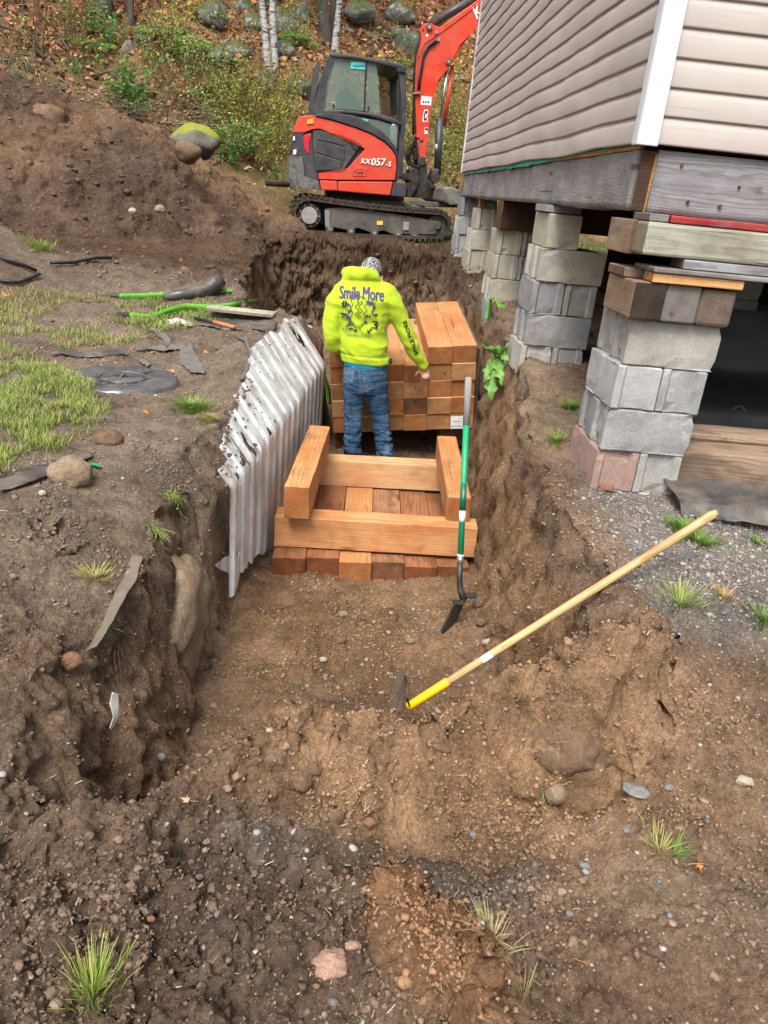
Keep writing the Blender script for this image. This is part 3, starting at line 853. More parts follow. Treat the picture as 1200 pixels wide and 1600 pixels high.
# ------------------------------------------------------------------ crumbs, pebbles and clods that nobody could count
def scatter_stones(name, P, size, cols, mat, sub=1, flat=.75, sink=.25, seed=1, label=None, parent=None):
    r = np.random.default_rng(seed); V0, F0 = ICO[sub]; n = len(P)
    ang = r.uniform(0, 6.283, n); ca, sa = np.cos(ang), np.sin(ang)
    sx, sy, sz = r.uniform(.75, 1.3, n), r.uniform(.65, 1.1, n), r.uniform(flat * .7, flat * 1.15, n)
    jit = 1 + r.uniform(-.3, .3, (n, len(V0)))
    V = V0[None] * jit[..., None] * np.stack([sx, sy, sz], -1)[:, None] * size[:, None, None]
    x = V[..., 0] * ca[:, None] - V[..., 1] * sa[:, None]; y = V[..., 0] * sa[:, None] + V[..., 1] * ca[:, None]
    V = np.stack([x, y, V[..., 2]], -1) + P[:, None] + np.array([0, 0, 1.]) * (size * (1 - 2 * sink) * flat * .6)[:, None, None]
    F = (F0[None] + (np.arange(n) * len(V0))[:, None, None]).reshape(-1, 3)
    C = np.repeat(cols * r.uniform(.8, 1.25, (n, 1)), len(V0), 0)
    o = npmesh(name, V.reshape(-1, 3), None, F, mat, parent, np.clip(C, 0, 1), True); o['kind'] = 'stuff'
    if label: o['label'] = label
    return o


GP = np.stack([PX, PY, PZ], -1).reshape(-1, 3); GCf = GC.reshape(-1, 3); GDf = GD.ravel()
area = (np.gradient(GX, axis=1) * np.gradient(GY, axis=0)).ravel()
dist = np.hypot(GP[:, 0], GP[:, 1])
view = (GP[:, 1] > .75) & (GP[:, 1] < 7.5) & (np.abs(GP[:, 0] - .1) < .62 * GP[:, 1] + .35)


def pick(n, weight, seed):
    r = np.random.default_rng(seed); p = area * view * weight / np.maximum(dist, .8) ** 1.0; p /= p.sum()
    i = r.choice(len(p), n, p=p, replace=True)
    P = GP[i].copy(); P[:, :2] += r.uniform(-.005, .005, (n, 2)); return i, P, r


x_, y_ = GP[:, 0], GP[:, 1]
lumpy = .55 + .9 * gau(x_, y_, .2, 2.9, .6, .7) + 1.3 * gau(x_, y_, -.3, 1.3, .7, .5) + 2.2 * gau(x_, y_, .5, 1.8, .6, .3) + 1.5 * gau(x_, y_, .3, 1.1, .25, .3) + .8 * gau(x_, y_, .9, 2.1, .3, .3)
behind = ~((x_ > -.4) & (x_ < .85) & (y_ > 3.8) & (y_ < 7))
lumpy = lumpy * np.clip(.25 + 1.5 * sstep(.0, .5, fbm(x_, y_, 0, 3.0, 3, 301)), .2, 1.6) * behind
i, P, r = pick(42000, lumpy, 11)
sz_ = np.clip(.0026 * np.exp(r.normal(0, .5, len(i))) * (1 + .25 * P[:, 1]), .0015, .010)
scatter_stones('soil_crumbs', P, sz_, GCf[i] * 1.02, 'clod', 0, .8, .2, 12)
clump = np.clip(fbm(x_, y_, 0, 2.2, 3, 303) * 2 + .3, .03, 2)
i, P, r = pick(3200, lumpy * clump, 13)
sz_ = np.clip(.0048 * np.exp(r.normal(0, .45, len(i))), .003, .017)
scatter_stones('soil_clods', P, sz_, GCf[i] * 1.0, 'clod', 2, .75, .3, 14)
# pebbles: grey and tan, denser on the gravel by the house and in the trench floor
gw = .25 + 14 * np.clip(gau(x_, y_, 1.5, 2.7, .42, .42) * 1.3, 0, 1) + 1.6 * gau(x_, y_, .4, 3.1, .4, .6) * (GDf < 0) + 1.0 * gau(x_, y_, -.12, 1.42, .2, .15) + .8 * gau(x_, y_, .5, 1.3, .3, .2)
i, P, r = pick(9000, gw * behind, 15)
sz_ = np.clip(.0032 * np.exp(r.normal(0, .5, len(i))) * (1 + .1 * P[:, 1]), .0018, .013)
pal = np.array([[.34, .33, .31], [.22, .215, .21], [.34, .29, .23], [.25, .18, .13], [.40, .38, .35], [.17, .17, .18], [.33, .24, .18]])
scatter_stones('pebbles', P, sz_, pal[r.integers(0, len(pal), len(i))] * .72, 'pebble', 1, .7, .4, 16)
# clods on the mound and far dirt
fi = rng.choice(MX.size, 3500); Pm = np.stack([a_, b_, c_], -1).reshape(-1, 3)[fi]
scatter_stones('mound_clods', Pm, np.clip(.014 * np.exp(rng.normal(0, .6, 3500)), .006, .06), MC.reshape(-1, 3)[fi] * 1.1, 'clod', 1, .7, .4, 18)
vf = (GP[:, 1] > 6.8) & (GP[:, 1] < 11.5) & (GP[:, 0] > -4) & (GP[:, 0] < 1.2)
pp = area * vf; pp /= pp.sum(); fi = rng.choice(len(pp), 1600, p=pp)
scatter_stones('far_clods', GP[fi], np.clip(.013 * np.exp(rng.normal(0, .6, 1600)), .006, .05), GCf[fi] * 1.1, 'clod', 1, .7, .4, 19)


# ------------------------------------------------------------------ stones one can point at
def stone(name, label, cat, c, size, mat, seed=1, rough=.18, rz=0, sub=4, group=None, sharp=0):
    V, F = ICO[sub]; s = np.array(size)
    d = 1 + rough * (fbm(V[:, 0] + seed * 3.1, V[:, 1], V[:, 2], 1.3, 4, seed, .5) + .4 * fbm(V[:, 0] + seed, V[:, 1], V[:, 2], 5, 3, seed + 9))
    V = V * d[:, None]
    if sharp:   # flatten into facets
        r = np.random.default_rng(seed)
        for _ in range(sharp):
            n = r.normal(size=3); n /= np.linalg.norm(n); k = r.uniform(.6, .85); dd = V @ n
            V = V - np.outer(np.maximum(dd - k, 0) * .9, n)
    o = npmesh(name, V * s, None, F, mat, None, None, True); o.location = c; o.rotation_euler = (0, 0, rz)
    return tag(o, label, cat, group)


def stone_at(px, py, wpx, label, mat, seed, flat=.6, asp=.8, cat='stone', rz=0, name='stone', sink=.25, **k):
    p = onground(px, py); dep = float(np.dot(p - CAM, AX[2])); r = wpx / 2 * dep / FPX
    return stone(name, label, cat, (p[0], p[1], p[2] + r * flat * (1 - 2 * sink)), (r, r * asp, r * flat), mat, seed, rz=rz, **k)


stone_at(518, 1512, 58, 'pink crumbly stone half buried in the foreground dirt', 'rock_pink', 3, .5, .8, rough=.28)
stone_at(552, 1482, 24, 'small pink lump beside the larger pink stone', 'rock_pink', 4, .6, .8, rough=.28)
stone_at(1161, 1226, 32, 'cream coloured stone lying alone on the dirt at the right edge', 'rock_pale', 5, .5, .7, sharp=6)
stone_at(993, 1240, 42, 'flat grey slate stone beside the hollow with dead roots', 'rock_slate', 6, .3, .75, rz=-.5, sharp=8)
stone_at(1044, 1237, 15, 'small grey stone just right of the flat slate', 'rock_slate', 7, .6, .8, sharp=5)
stone_at(866, 1255, 33, 'round tan stone wedged under the overhanging earth lump', 'rock_tan', 8, .95, .9)
stone_at(979, 1300, 13, 'small bluish stone below the flat slate', 'rock_slate', 9, .7, .8, sharp=5)
stone_at(112, 752, 66, 'big tan rounded rock beside the black edging fabric', 'rock_tan', 10, .8, .85, sink=.3)
stone_at(110, 1041, 36, 'rusty orange stone on the left rim of the pit', 'rock_rust', 12, .75, .8)
stone_at(66, 773, 12, 'small pale pebble at the lawn edge near the black fabric', 'rock_pale', 13, .7)
stone_at(20, 903, 13, 'small tan stone at the far left below the pink maple leaf', 'rock_tan', 14, .7)
stone_at(748, 945, 26, 'brown oblong stone beside the shovel blade', 'rock_brown', 15, .6, .6, rz=.9)
stone_at(760, 1006, 15, 'pale stone on the pit floor below the shovel', 'rock_pale', 16, .7, sharp=4)
stone_at(751, 975, 18, 'dark brown stone under the oblong one by the shovel', 'rock_brown', 17, .7)
stone_at(491, 1212, 23, 'smooth brown oval stone on the sandy bank', 'rock_brown', 18, .7, .85)
stone_at(525, 1283, 30, 'tall brown stone sticking out of the sandy bank', 'rock_brown', 19, .8, .6, rz=.4, sharp=4)
stone_at(577, 1294, 20, 'round rusty stone at the bottom of the sandy bank', 'rock_rust', 20, .8)
stone_at(689, 1173, 32, 'long flat brown stone on the spoil right of the rake', 'rock_brown', 21, .35, .45, rz=-.4, sharp=4)
stone_at(421, 1144, 11, 'white oval pebble on the pit floor', 'rock_pale', 22, .7)
stone_at(533, 1003, 17, 'dark oval stone in the middle of the pit floor', 'rock_brown', 23, .6)
stone_at(505, 1032, 12, 'cream pebble in the middle of the pit floor', 'rock_pale', 24, .6)
stone_at(535, 962, 16, 'tan stone half sunk in the pit floor near the timbers', 'rock_tan', 25, .6)
stone_at(641, 1005, 14, 'tan pebble on the pit floor left of the shovel', 'rock_tan', 26, .6)
stone_at(252, 1188, 16, 'grey stone in the corner left of the sandy bank', 'rock_slate', 27, .8)
stone_at(988, 1148, 14, 'orange brown stone on the dirt right of the spoil', 'rock_rust', 28, .7, sharp=3)
stone_at(888, 1455 - 23, 13, 'pale grey stone among small pebbles low in the picture', 'rock_slate', 29, .7, sharp=4)
stone_at(98, 1428, 22, 'crumbly grey brown stone above the foreground grass tuft', 'rock_brown', 30, .7)
stone_at(236, 1442, 13, 'orange pebble right of the foreground grass tuft', 'rock_rust', 31, .7)
stone_at(276, 1372, 18, 'flat grey stone chip in the dark foreground soil', 'rock_slate', 32, .3, .6, rz=1, sharp=5)
stone_at(311, 1378, 13, 'pale blue grey pebble in the dark foreground soil', 'rock_slate', 33, .7)
stone_at(492 + 455, 765, 26, 'rusty broken stone at the foot of the nearest block pier', 'rock_rust', 34, .6, sharp=5)
stone_at(170, 690, 46, 'brown stone at the lawn corner above the black fabric', 'rock_brown', 35, .55, .8, sink=.4)
# lump of tan subsoil, like a boulder, under the near end of the plastic wall
p = uy(318, 930, 2.95)
stone('boulder', 'tan earth covered boulder below the near end of the white plastic wall', 'boulder', (-.70, 2.84, -.20), (.17, .38, .29), 'rock_tan', 47, .30, .12, sharp=2)
# overhanging lump right of the bank
p = onground(905, 1190)
stone('boulder', 'sand covered boulder bulging over a dark hollow in the near bank', 'boulder', (p[0] - .02, p[1] + .07, p[2] - .015), (.125, .10, .085), 'rock_brown', 42, .25, .1)
# stones on the mound
for px, py, wpx, lab, sd_ in ((78, 188, 52, 'big earth covered boulder on top of the brown mound', 51), (294, 238, 40, 'brown boulder at the right end of the mound crest', 52),
                              (250, 327, 16, 'pale boulder low on the face of the brown mound', 53), (207, 330, 12, 'small white stone on the face of the brown mound', 54)):
    y0 = 9.9 if sd_ < 53 else 8.9; p = uy(px, py, y0); r = wpx / 2 * (y0 * .93) / FPX
    stone('boulder' if wpx > 15 else 'stone', lab, 'boulder' if wpx > 15 else 'stone', p, (r, r * .9, r * .8), 'rock_brown' if sd_ < 53 else ('rock_tan' if sd_ == 53 else 'rock_pale'), sd_, .25, sub=3)


# ================================================================== THE HOUSE ON ITS PIERS
CX, CY, CZ = 1.12, 3.3555, 1.823          # lower front corner of the siding
HL, HW, NC, EX = 5.85, 5.2, 27, .1016
house = thing('house', 'beige vinyl sided house raised on grey beams and block piers', 'house', (CX, CY, 1.566))


def hl(v): return (v[0] - CX, v[1] - CY, v[2] - 1.566)


# wall body behind the siding, floor, roof
bm = bmesh.new(); add_box(bm, (.035, .035, .262), (HW, HL - .02, .257 + NC * EX + .1)); bmobj('wall', bm, 'weathered_dark', house)
bm = bmesh.new(); add_box(bm, (.20, .20, .20), (HW - .1, HL - .2, .255)); bmobj('floor_deck', bm, 'weathered_dark', house)
ztop = .257 + NC * EX
bm = bmesh.new()
vs = [bm.verts.new(v) for v in ((-.3, -.3, ztop + .1), (HW + .3, -.3, ztop + .1), (HW + .3, HL + .3, ztop + .1), (-.3, HL + .3, ztop + .1), (HW / 2, -.3, ztop + 1.5), (HW / 2, HL + .3, ztop + 1.5))]
for q in ((0, 1, 2, 3), (0, 4, 1), (2, 5, 3), (0, 3, 5, 4), (1, 4, 5, 2)): bm.faces.new([vs[i] for i in q])
bmobj('roof', bm, 'dark_panel', house)


def course(k, side):
    """one lap of dutch-lap vinyl: flat face, concave shoulder, hooked lower lip"""
    prof = [(-.002, -.003), (.0090, -.003), (.0100, .004), (.0096, .035), (.0090, .068), (.0066, .078), (.0030, .088), (.0008, .100), (-.002, .104)]
    n = 90 if side else 40; L = HL if side else 1.9
    if not side and k > 8: L = 1.9
    pts = np.array(prof); V = []
    s = np.linspace(.028 if side else .045, L - (.01 if side else 0), n)
    if not side: s = np.concatenate([np.linspace(.045, 2.2, 34), [3.5, HW]]); n = len(s)
    ph = k * EX
    for o, zz in prof:
        z = ph + zz
        if side:
            w_ = .009 * noise3(s * .9 + k * .07, z * 1.4, 0, 5) * 2 + .005 * noise3(s * 2.7, z * 3.0, 0, 6) * 2 + .003 * noise3(s * 6, z * 9.0, 0, 8)
            dz = .012 * noise3(s * 1.1, z * 1.5 + 7, 0, 7) * 2 * sstep(0, .8, s)
            V.append(np.stack([-(o + .012 + np.abs(w_) * .9), s, .257 + z + dz * .6], 1))
        else:
            w_ = .0015 * noise3(s * 2, z * 3, 0, 9)
            V.append(np.stack([s, -(o + .012 + w_), .257 + z + s * 0], 1))
    V = np.stack(V); m = len(prof)
    F = grid_faces(m, n)
    if side: F = F[:, ::-1]
    o = npmesh('siding_panel', V.reshape(-1, 3), F, None, 'vinyl', house, None, True)
    return o


for k in range(NC): course(k, True)
for k in range(NC): course(k, False)
# corner trim: two legs, slightly proud, with rounded edges
bm = bmesh.new(); add_box(bm, (-.040, -.040, .245), (.048, -.0262, ztop)); add_box(bm, (-.040, -.0262, .245), (-.0265, .030, ztop))
bmobj('corner_trim', bm, 'white_trim', house, bevel=.004)
bm = bmesh.new(); add_box(bm, (-.034, HL - .012, .245), (-.008, HL + .035, ztop)); bmobj('corner_trim', bm, 'white_trim', house, bevel=.003)
# torn green membrane showing below the side siding, brown lath below it
s = np.linspace(.02, HL - .03, 120)
rows = []
for zt in (.262, .235):
    j = 0 * s if zt > .25 else .012 * noise3(s * 5, 0 * s, 0, 3) + .010 * sstep(0, 3, s) * -1 + .018 * sstep(2.5, .2, s)
    rows.append(np.stack([np.full_like(s, -.006 - (.004 if zt < .25 else 0)), s, zt + j], 1))
npmesh('membrane_strip', np.concatenate(rows), grid_faces(2, len(s)), None, 'membrane', house, None, False)
box('sill_lath', (.0, .03, .236), (.02, HL - .02, .262), 'plank_orange', house, .002)
# weathered perimeter beams; the long one is a skin of wavy old timber
def wavy_beam(name, L, h, t, mat, axis_y=True, seed=1, wob=.01):
    n = 90; ny = 9; s = np.linspace(0, L, n); zz = np.linspace(0, h, ny)
    Sx, Zx = np.meshgrid(s, zz)
    wv = wob * (fbm(Sx * 1.0, Zx * .8, 0, 3.0, 3, seed) + .5 * fbm(Sx, Zx * .3, 0, 9, 3, seed + 1, .5, 2))
    edge = (Zx < .001) * .012 * fbm(Sx, 0 * Sx, 0, 1.6, 3, seed + 2)
    front = np.stack([-wv, Sx, Zx + edge], -1).reshape(-1, 3)
    back = np.stack([np.full(Sx.shape, t), Sx, Zx + edge], -1).reshape(-1, 3)
    V = np.concatenate([front, back]); m = ny * n; F = list(grid_faces(ny, n)[:, ::-1]) + [q + m for q in grid_faces(ny, n)]
    for i in range(n - 1):
        F.append([i, i + 1, m + i + 1, m + i]); a = (ny - 1) * n; F.append([a + i + 1, a + i, m + a + i, m + a + i + 1])
    for j in range(ny - 1):
        F.append([(j + 1) * n, j * n, m + j * n, m + (j + 1) * n]); b = n - 1; F.append([j * n + b, (j + 1) * n + b, m + (j + 1) * n + b, m + j * n + b])
    V = V if axis_y else np.stack([V[:, 1], V[:, 0], V[:, 2]], 1)
    F = np.array(F)
    if not axis_y: F = F[:, ::-1]
    o = npmesh(name, V, F, None, mat, house, None, True); return o


b1 = wavy_beam('sill_beam', HL - .05, .232, .14, 'weathered', True, 5, .012); b1.location = (.006, .03, 0)
b2 = wavy_beam('sill_beam', HW - .2, .238, .05, 'weathered_blue', True, 25, .004); b2.location = (.075 + HW - .2, .012, 0); b2.rotation_euler = (0, 0, math.pi / 2)
# grain of the blue front beam runs along x: swap by rotating its texture is not needed, it is short grained
box('beam_end', (.012, .008, .004), (.060, .029, .231), 'weathered_dark', house, .002)
# raw orange-red edge of the split between the beams
box('split_wood', (.061, .016, .0), (.072, .03, .225), 'plank_orange', house, .003, Matrix.Rotation(.03, 4, 'Y'))
for i, (a, z, r) in enumerate(((.30, .05, .010), (.16, .055, .009), (.62, .08, .012), (.75, .17, .008), (.10, .19, .008), (.52, .18, .008), (.9, .1, .01), (.36, .13, .007))):
    p = disc('bolt_hole', (.08 + a, z), r * .8, .002, .014, 'weathered_dark' if i % 2 else 'root', house, 12)
for x in np.arange(.9, HW - .3, .61):
    box('floor_joist', (x, .16, .02), (x + .045, HL - .15, .19), 'weathered_dark', house, .002)
box('sill_beam', (.2, HL - .14, .0), (HW - .2, HL - .02, .232), 'weathered_dark', house, .003)
box('sill_beam', (HW - .2, .0, .0), (HW - .06, HL - .02, .232), 'weathered_dark', house, .003)
for y in (1.9, 3.8): box('cross_beam', (.15, y, -.16), (HW - .2, y + .18, .018), 'weathered_dark', house, .004)
# dark boards added to block daylight on the far sides, with lawn gap
sk = -.95
for a, b in ((.6, 1.25), (1.75, HW - .1)): box('daylight_blocker', (a, HL - .16, sk + .15), (b, HL - .145, 0), 'weathered_dark', house, .002)
box('daylight_blocker', (HW - .12, .1, sk - .4), (HW - .10, HL - .1, 0), 'weathered_dark', house, .002)


# ------------------------------------------------------------------ concrete blocks
def block_mesh(name, L=.397, W=.194, Hh=.190, ends=(1, 1), groove=1, seed=0, chip=.006, double=False):
    """hollow block outline: flanges at each end with sash grooves, chamfered edges, chipped arrises"""
    f, dpt = .032, .016
    def end(s):
        x = s * L / 2; w_ = W / 2
        if not ends[0 if s < 0 else 1]: return [(x, -w_ * s), (x, w_ * s)]
        return [(x, -w_ * s), (x, (-w_ + f) * s), (x - s * dpt, (-w_ + f + .012) * s), (x - s * dpt, (w_ - f - .012) * s), (x, (w_ - f) * s), (x, w_ * s)]
    poly = end(1) + end(-1)
    # refine outline
    out = []
    for (a, b), (c, d) in zip(poly, poly[1:] + poly[:1]):
        n = max(1, int(math.hypot(c - a, d - b) / .05))
        for k in range(n): out.append((a + (c - a) * k / n, b + (d - b) * k / n))
    r = np.random.default_rng(seed); P = np.array(out); m = len(P); zs = [0, .006, .05, .1, .145, Hh - .006, Hh]
    V = []
    for i, z in enumerate(zs):
        ins = .004 if i in (0, len(zs) - 1) else 0
        Q = P.copy(); nrm = np.linalg.norm(Q, axis=1, keepdims=True); Q = Q * (1 - ins / np.maximum(nrm, .05))
        if i in (0, 1, len(zs) - 2, len(zs) - 1): Q = Q * (1 - (r.random((m, 1)) < .3) * r.uniform(0, chip, (m, 1)) / .15)
        V.append(np.c_[Q + r.uniform(-.0007, .0007, Q.shape), np.full(m, z)])
    V = np.concatenate(V); F = []
    for i in range(len(zs) - 1):
        for k in range(m): F.append([i * m + k, i * m + (k + 1) % m, (i + 1) * m + (k + 1) % m, (i + 1) * m + k])
    bm = bmesh.new(); vs = [bm.verts.new(v) for v in V]
    for q in F: bm.faces.new([vs[i] for i in q])
    bm.faces.new([vs[i] for i in range(m)][::-1]); bm.faces.new([vs[(len(zs) - 1) * m + i] for i in range(m)])
    bmesh.ops.triangulate(bm, faces=[f_ for f_ in bm.faces if len(f_.verts) > 4])
    bmesh.ops.recalc_face_normals(bm, faces=bm.faces)
    me = bpy.data.meshes.new(name); bm.to_mesh(me); bm.free(); return me


BM = {}
for i in range(4): BM['s%d' % i] = block_mesh('stretcher_block', ends=(1, 1), seed=i, chip=.014)
for i in range(3): BM['b%d' % i] = block_mesh('bullnose_block', ends=(0, 0), seed=10 + i, chip=.01)
for i in range(3): BM['h%d' % i] = block_mesh('half_block', L=.194, ends=(1, 0), seed=20 + i, chip=.012)


def block(key, mat, loc, rz, label, group, tilt=0):
    me = BM[key].copy(); me.materials.append(MAT[mat]); o = link(bpy.data.objects.new('concrete_block', me))
    o.location = loc; o.rotation_euler = (tilt, 0, rz)
    return tag(o, label, 'block', group)


HB = .194; ORD = ['bottom', 'second', 'third', 'fourth', 'fifth', 'sixth']


def pier(x, y, ztop, spec, where, group, lean=0):
    """spec from the top course down: ('L', matFront, matBack) stretchers along x, or ('E', left, right) blocks end-on"""
    n = len(spec)
    for i, (kind, m1, m2, dx, dy) in enumerate(spec):
        z = ztop - HB * (i + 1); lv = n - i
        nm = {0: 'top', 1: 'second from top', 2: 'third from top', 3: 'fourth from top', 4: 'fifth from top', 5: 'sixth from top'}[i]
        c1 = m1.replace('concrete_', '').replace('concrete', 'grey').replace('smooth', 'smooth grey').replace('light', 'light grey').replace('dark', 'dark grey').replace('yellow', 'yellowish').replace('red', 'red stained')
        c2 = m2.replace('concrete_', '').replace('concrete', 'grey').replace('smooth', 'smooth grey').replace('light', 'light grey').replace('dark', 'dark grey').replace('yellow', 'yellowish').replace('red', 'red stained')
        if kind == 'L':
            block('s%d' % ((i + lv) % 4), m1, (x + .1985 + dx, y + .097 + dy, z), 0 + .01 * (i % 2), '%s block in front, %s course, %s' % (c1, nm, where), group)
            block('s%d' % ((i + 1) % 4), m2, (x + .1985 + dx, y + .097 + .2 + dy, z), math.pi, '%s block at back, %s course, %s' % (c2, nm, where), group)
        elif kind == 'E':
            block('s%d' % (i % 4), m1, (x + .097 + dx, y + .1985 + dy, z), math.pi / 2 + .012 * (i % 2), '%s block at left, %s course, %s' % (c1, nm, where), group)
            block('s%d' % ((i + 2) % 4), m2, (x + .097 + .202 + dx, y + .1985 + dy, z), -math.pi / 2, '%s block at right, %s course, %s' % (c2, nm, where), group)
        elif kind == '1':
            block('b%d' % (i % 3), m1, (x + .11 + dx, y + .1985 + dy, z), math.pi / 2, '%s single block, %s course, %s' % (c1, nm, where), group)


G = 'concrete blocks in the piers under the house'
C, CLt, CY_, CS, CR, CD = 'concrete', 'concrete_light', 'concrete_yellow', 'concrete_smooth', 'concrete_red', 'concrete_dark'
pier(1.17, 3.19, 1.153, [('L', CS, CS, 0, 0), ('E', CLt, C, -.02, -.01), ('L', C, C, -.022, -.005), ('E', CR, CS, -.03, 0)], 'pier nearest the camera', G)
block('s1', CLt, (1.40, 3.30, .185), 0, 'pale footing block almost buried beneath the nearest pier', G)
pier(1.10, 4.72, 1.52, [('1', CY_, C, 0, 0), ('L', CY_, CS, -.005, 0), ('E', C, CS, -.02, 0), ('L', C, C, -.02, 0), ('E', CS, CS, -.03, 0)], 'second pier from the camera', G)
box_ = box('concrete_plate', (1.09, 4.75, 1.523), (1.30, 5.05, 1.562), 'concrete', None, .003); tag(box_, 'thin grey concrete cap plate on the second pier under the beam', 'block', G)
pier(1.14, 6.5, 1.35, [('E', CY_, CS, 0, 0), ('E', CY_, CS, -.01, 0), ('L', CY_, CS, -.02, 0), ('E', C, CS, -.02, 0)], 'third pier under dark timber', G)
pier(1.11, 7.85, 1.48, [('E', CY_, CS, .03, 0), ('L', CY_, CS, 0, 0), ('E', CY_, CS, -.02, 0), ('L', CS, CS, -.02, 0)], 'fourth pier along the side wall', G)
pier(1.11, 8.95, 1.566, [('E', C, CS, 0, 0), ('L', C, CS, -.01, 0), ('E', C, CS, -.02, 0), ('L', C, CS, -.02, 0)], 'farthest pier', G)
# inner piers half seen in the dark
pier(2.35, 5.2, 1.48, [('E', CS, CS, 0, 0), ('L', CS, CS, 0, 0), ('E', CS, CS, 0, 0), ('L', CS, CS, 0, 0)], 'shadowed inner pier', G)
# dark timber standing on pier three, brick chip and board on pier four
o = box('timber', (1.135, 6.45, 1.352), (1.50, 6.60, 1.556), 'weathered_dark', None, .006); tag(o, 'dark rotten timber packed between third pier and beam', 'timber')
o = box('board', (1.115, 6.43, 1.352), (1.132, 6.62, 1.560), 'root', None, .003); tag(o, 'thin reddish board edge beside the dark timber on third pier', 'board')
o = box('wood_shim', (1.15, 7.88, 1.483), (1.21, 8.0, 1.562), 'plank_orange', None, .003); tag(o, 'small orange wood shim on top of the fourth pier', 'shim')
o = box('steel_bracket', (1.21, 7.90, 1.50), (1.29, 7.93, 1.525), 'hub_grey', None, .002); tag(o, 'small pale bracket on top of the fourth pier', 'bracket')

# ---- cribbing on the nearest pier
def timber(name, lo, hi, mat, label, cat='timber', along='y', rz=0, group=None, bevel=.004, tilt=0, ry=0):
    """box whose long grain axis is local Y"""
    lo = np.array(lo, float); hi = np.array(hi, float); c = (lo + hi) / 2; s = hi - lo
    if along == 'x': s = np.array([s[1], s[0], s[2]]); rot = math.pi / 2
    else: rot = 0
    bm = bmesh.new(); add_box(bm, tuple(-s / 2), tuple(s / 2))
    n = max(2, int(s[1] / .15))
    bmesh.ops.bisect_plane  # keep mesh light
    o = bmobj(name, bm, mat, None, bevel=bevel)
    o.location = c; o.rotation_euler = (tilt, ry, rot + rz); return tag(o, label, cat, group)


GT = 'square timber ends on the nearest pier'
timber('timber', (1.133, 3.14, 1.156), (1.27, 3.50, 1.306), 'charred', 'left cribbing timber with blackened end grain on the nearest pier', group=GT, bevel=.008)
timber('timber', (1.274, 3.15, 1.156), (1.418, 3.60, 1.306), 'weathered', 'middle cribbing timber with cracked grey end grain on the nearest pier', group=GT, bevel=.008)
timber('timber', (1.422, 3.15, 1.152), (1.57, 3.50, 1.300), 'weathered_dark2', 'right cribbing timber with rounded brown end on the nearest pier', group=GT, bevel=.016)
timber('plank', (1.195, 3.13, 1.309), (1.575, 3.24, 1.345), 'plank_orange', 'fresh orange plank laid over the three cribbing timber ends', 'plank', 'x')
timber('plank', (1.125, 3.28, 1.309), (1.57, 3.5, 1.347), 'weathered_brown', 'short brown plank behind the orange plank on the nearest pier', 'plank', 'x')
timber('plank', (1.19, 3.12, 1.348), (1.70, 3.36, 1.366), 'weathered', 'thin grey board on top of the orange plank', 'plank', 'x')
timber('plank', (1.32, 3.16, 1.369), (2.6, 3.30, 1.405), 'weathered_blue', 'long pale blue weathered plank running right under the big timber', 'plank', 'x')
timber('timber', (1.14, 3.16, 1.408), (2.7, 3.30, 1.533), 'weathered_green', 'big greenish grey timber with old nail marks carrying the front beam', 'timber', 'x', bevel=.012)
timber('timber', (1.125, 3.302, 1.40), (1.20, 3.60, 1.535), 'weathered_brown', 'brown timber end behind the left end of the big greenish timber', 'timber', 'y')
timber('board', (1.145, 3.175, 1.536), (1.225, 3.37, 1.564), 'weathered', 'short grey piece at the left end of the red board', 'board', 'x')
timber('board', (1.228, 3.165, 1.536), (2.7, 3.37, 1.564), 'red_paint', 'peeling red painted board between big timber and front beam', 'board', 'x')
# ---- under the front edge, right of the pier
g0 = gz(1.8, 3.4)
timber('board', (1.53, 3.20, .40), (1.86, 3.44, .435), 'weathered', 'grey board under the left end of the brown ground timber', 'board', 'x')
timber('board', (1.865, 3.20, .40), (3.2, 3.44, .433), 'weathered_brown', 'brown board butted to the grey one below the ground timber', 'board', 'x')
timber('timber', (1.53, 3.22, .438), (3.2, 3.42, .585), 'weathered_brown', 'brown weathered timber lying on boards right of the nearest pier', 'timber', 'x', bevel=.01)
timber('board', (1.54, 3.43, .588), (3.2, 3.62, .615), 'weathered_brown', 'thin board on top of the brown ground timber', 'board', 'x')
timber('timber', (1.60, 3.75, .40), (3.4, 3.92, .50), 'weathered_brown', 'tan timber in shade behind the brown ground timber', 'timber', 'x')
for i, (a, b) in enumerate((((1050, 672), (1200, 640)), ((1096, 634), (1200, 722)))): pass
for (a, b, lab) in (((1090, 668), (1155, 634), 'rusty rebar rod leaning left under the dark floor'), ((1157, 634), (1205, 690), 'rusty rebar rod leaning right under the dark floor')):
    p, q = uy(*a, 3.95), uy(*b, 3.95); o = tube('rebar', [p, q], .006, 'twig'); tag(o, lab, 'rebar')
o = box('tarp', (1.5, 3.0, .30), (1.51, 3.01, .31), 'black_plastic')
bpy.data.objects.remove(o)
X_, Y_ = np.meshgrid(np.linspace(1.48, 3.2, 60), np.linspace(2.93, 3.22, 14))
Zt = plateau(X_.ravel(), Y_.ravel()).reshape(X_.shape) + .03 + .012 * fbm(X_, Y_, 0, 6, 3, 5) - .05 * sstep(2.99, 2.93, Y_ + .03 * fbm(X_, Y_, 0, 5, 2, 8))
o = npmesh('plastic_sheet', np.stack([X_, Y_, Zt + .02], -1).reshape(-1, 3), grid_faces(14, 60), None, 'black_plastic', None, None, True); tag(o, 'dark plastic sheet on the gravel below the ground timber', 'plastic sheet')
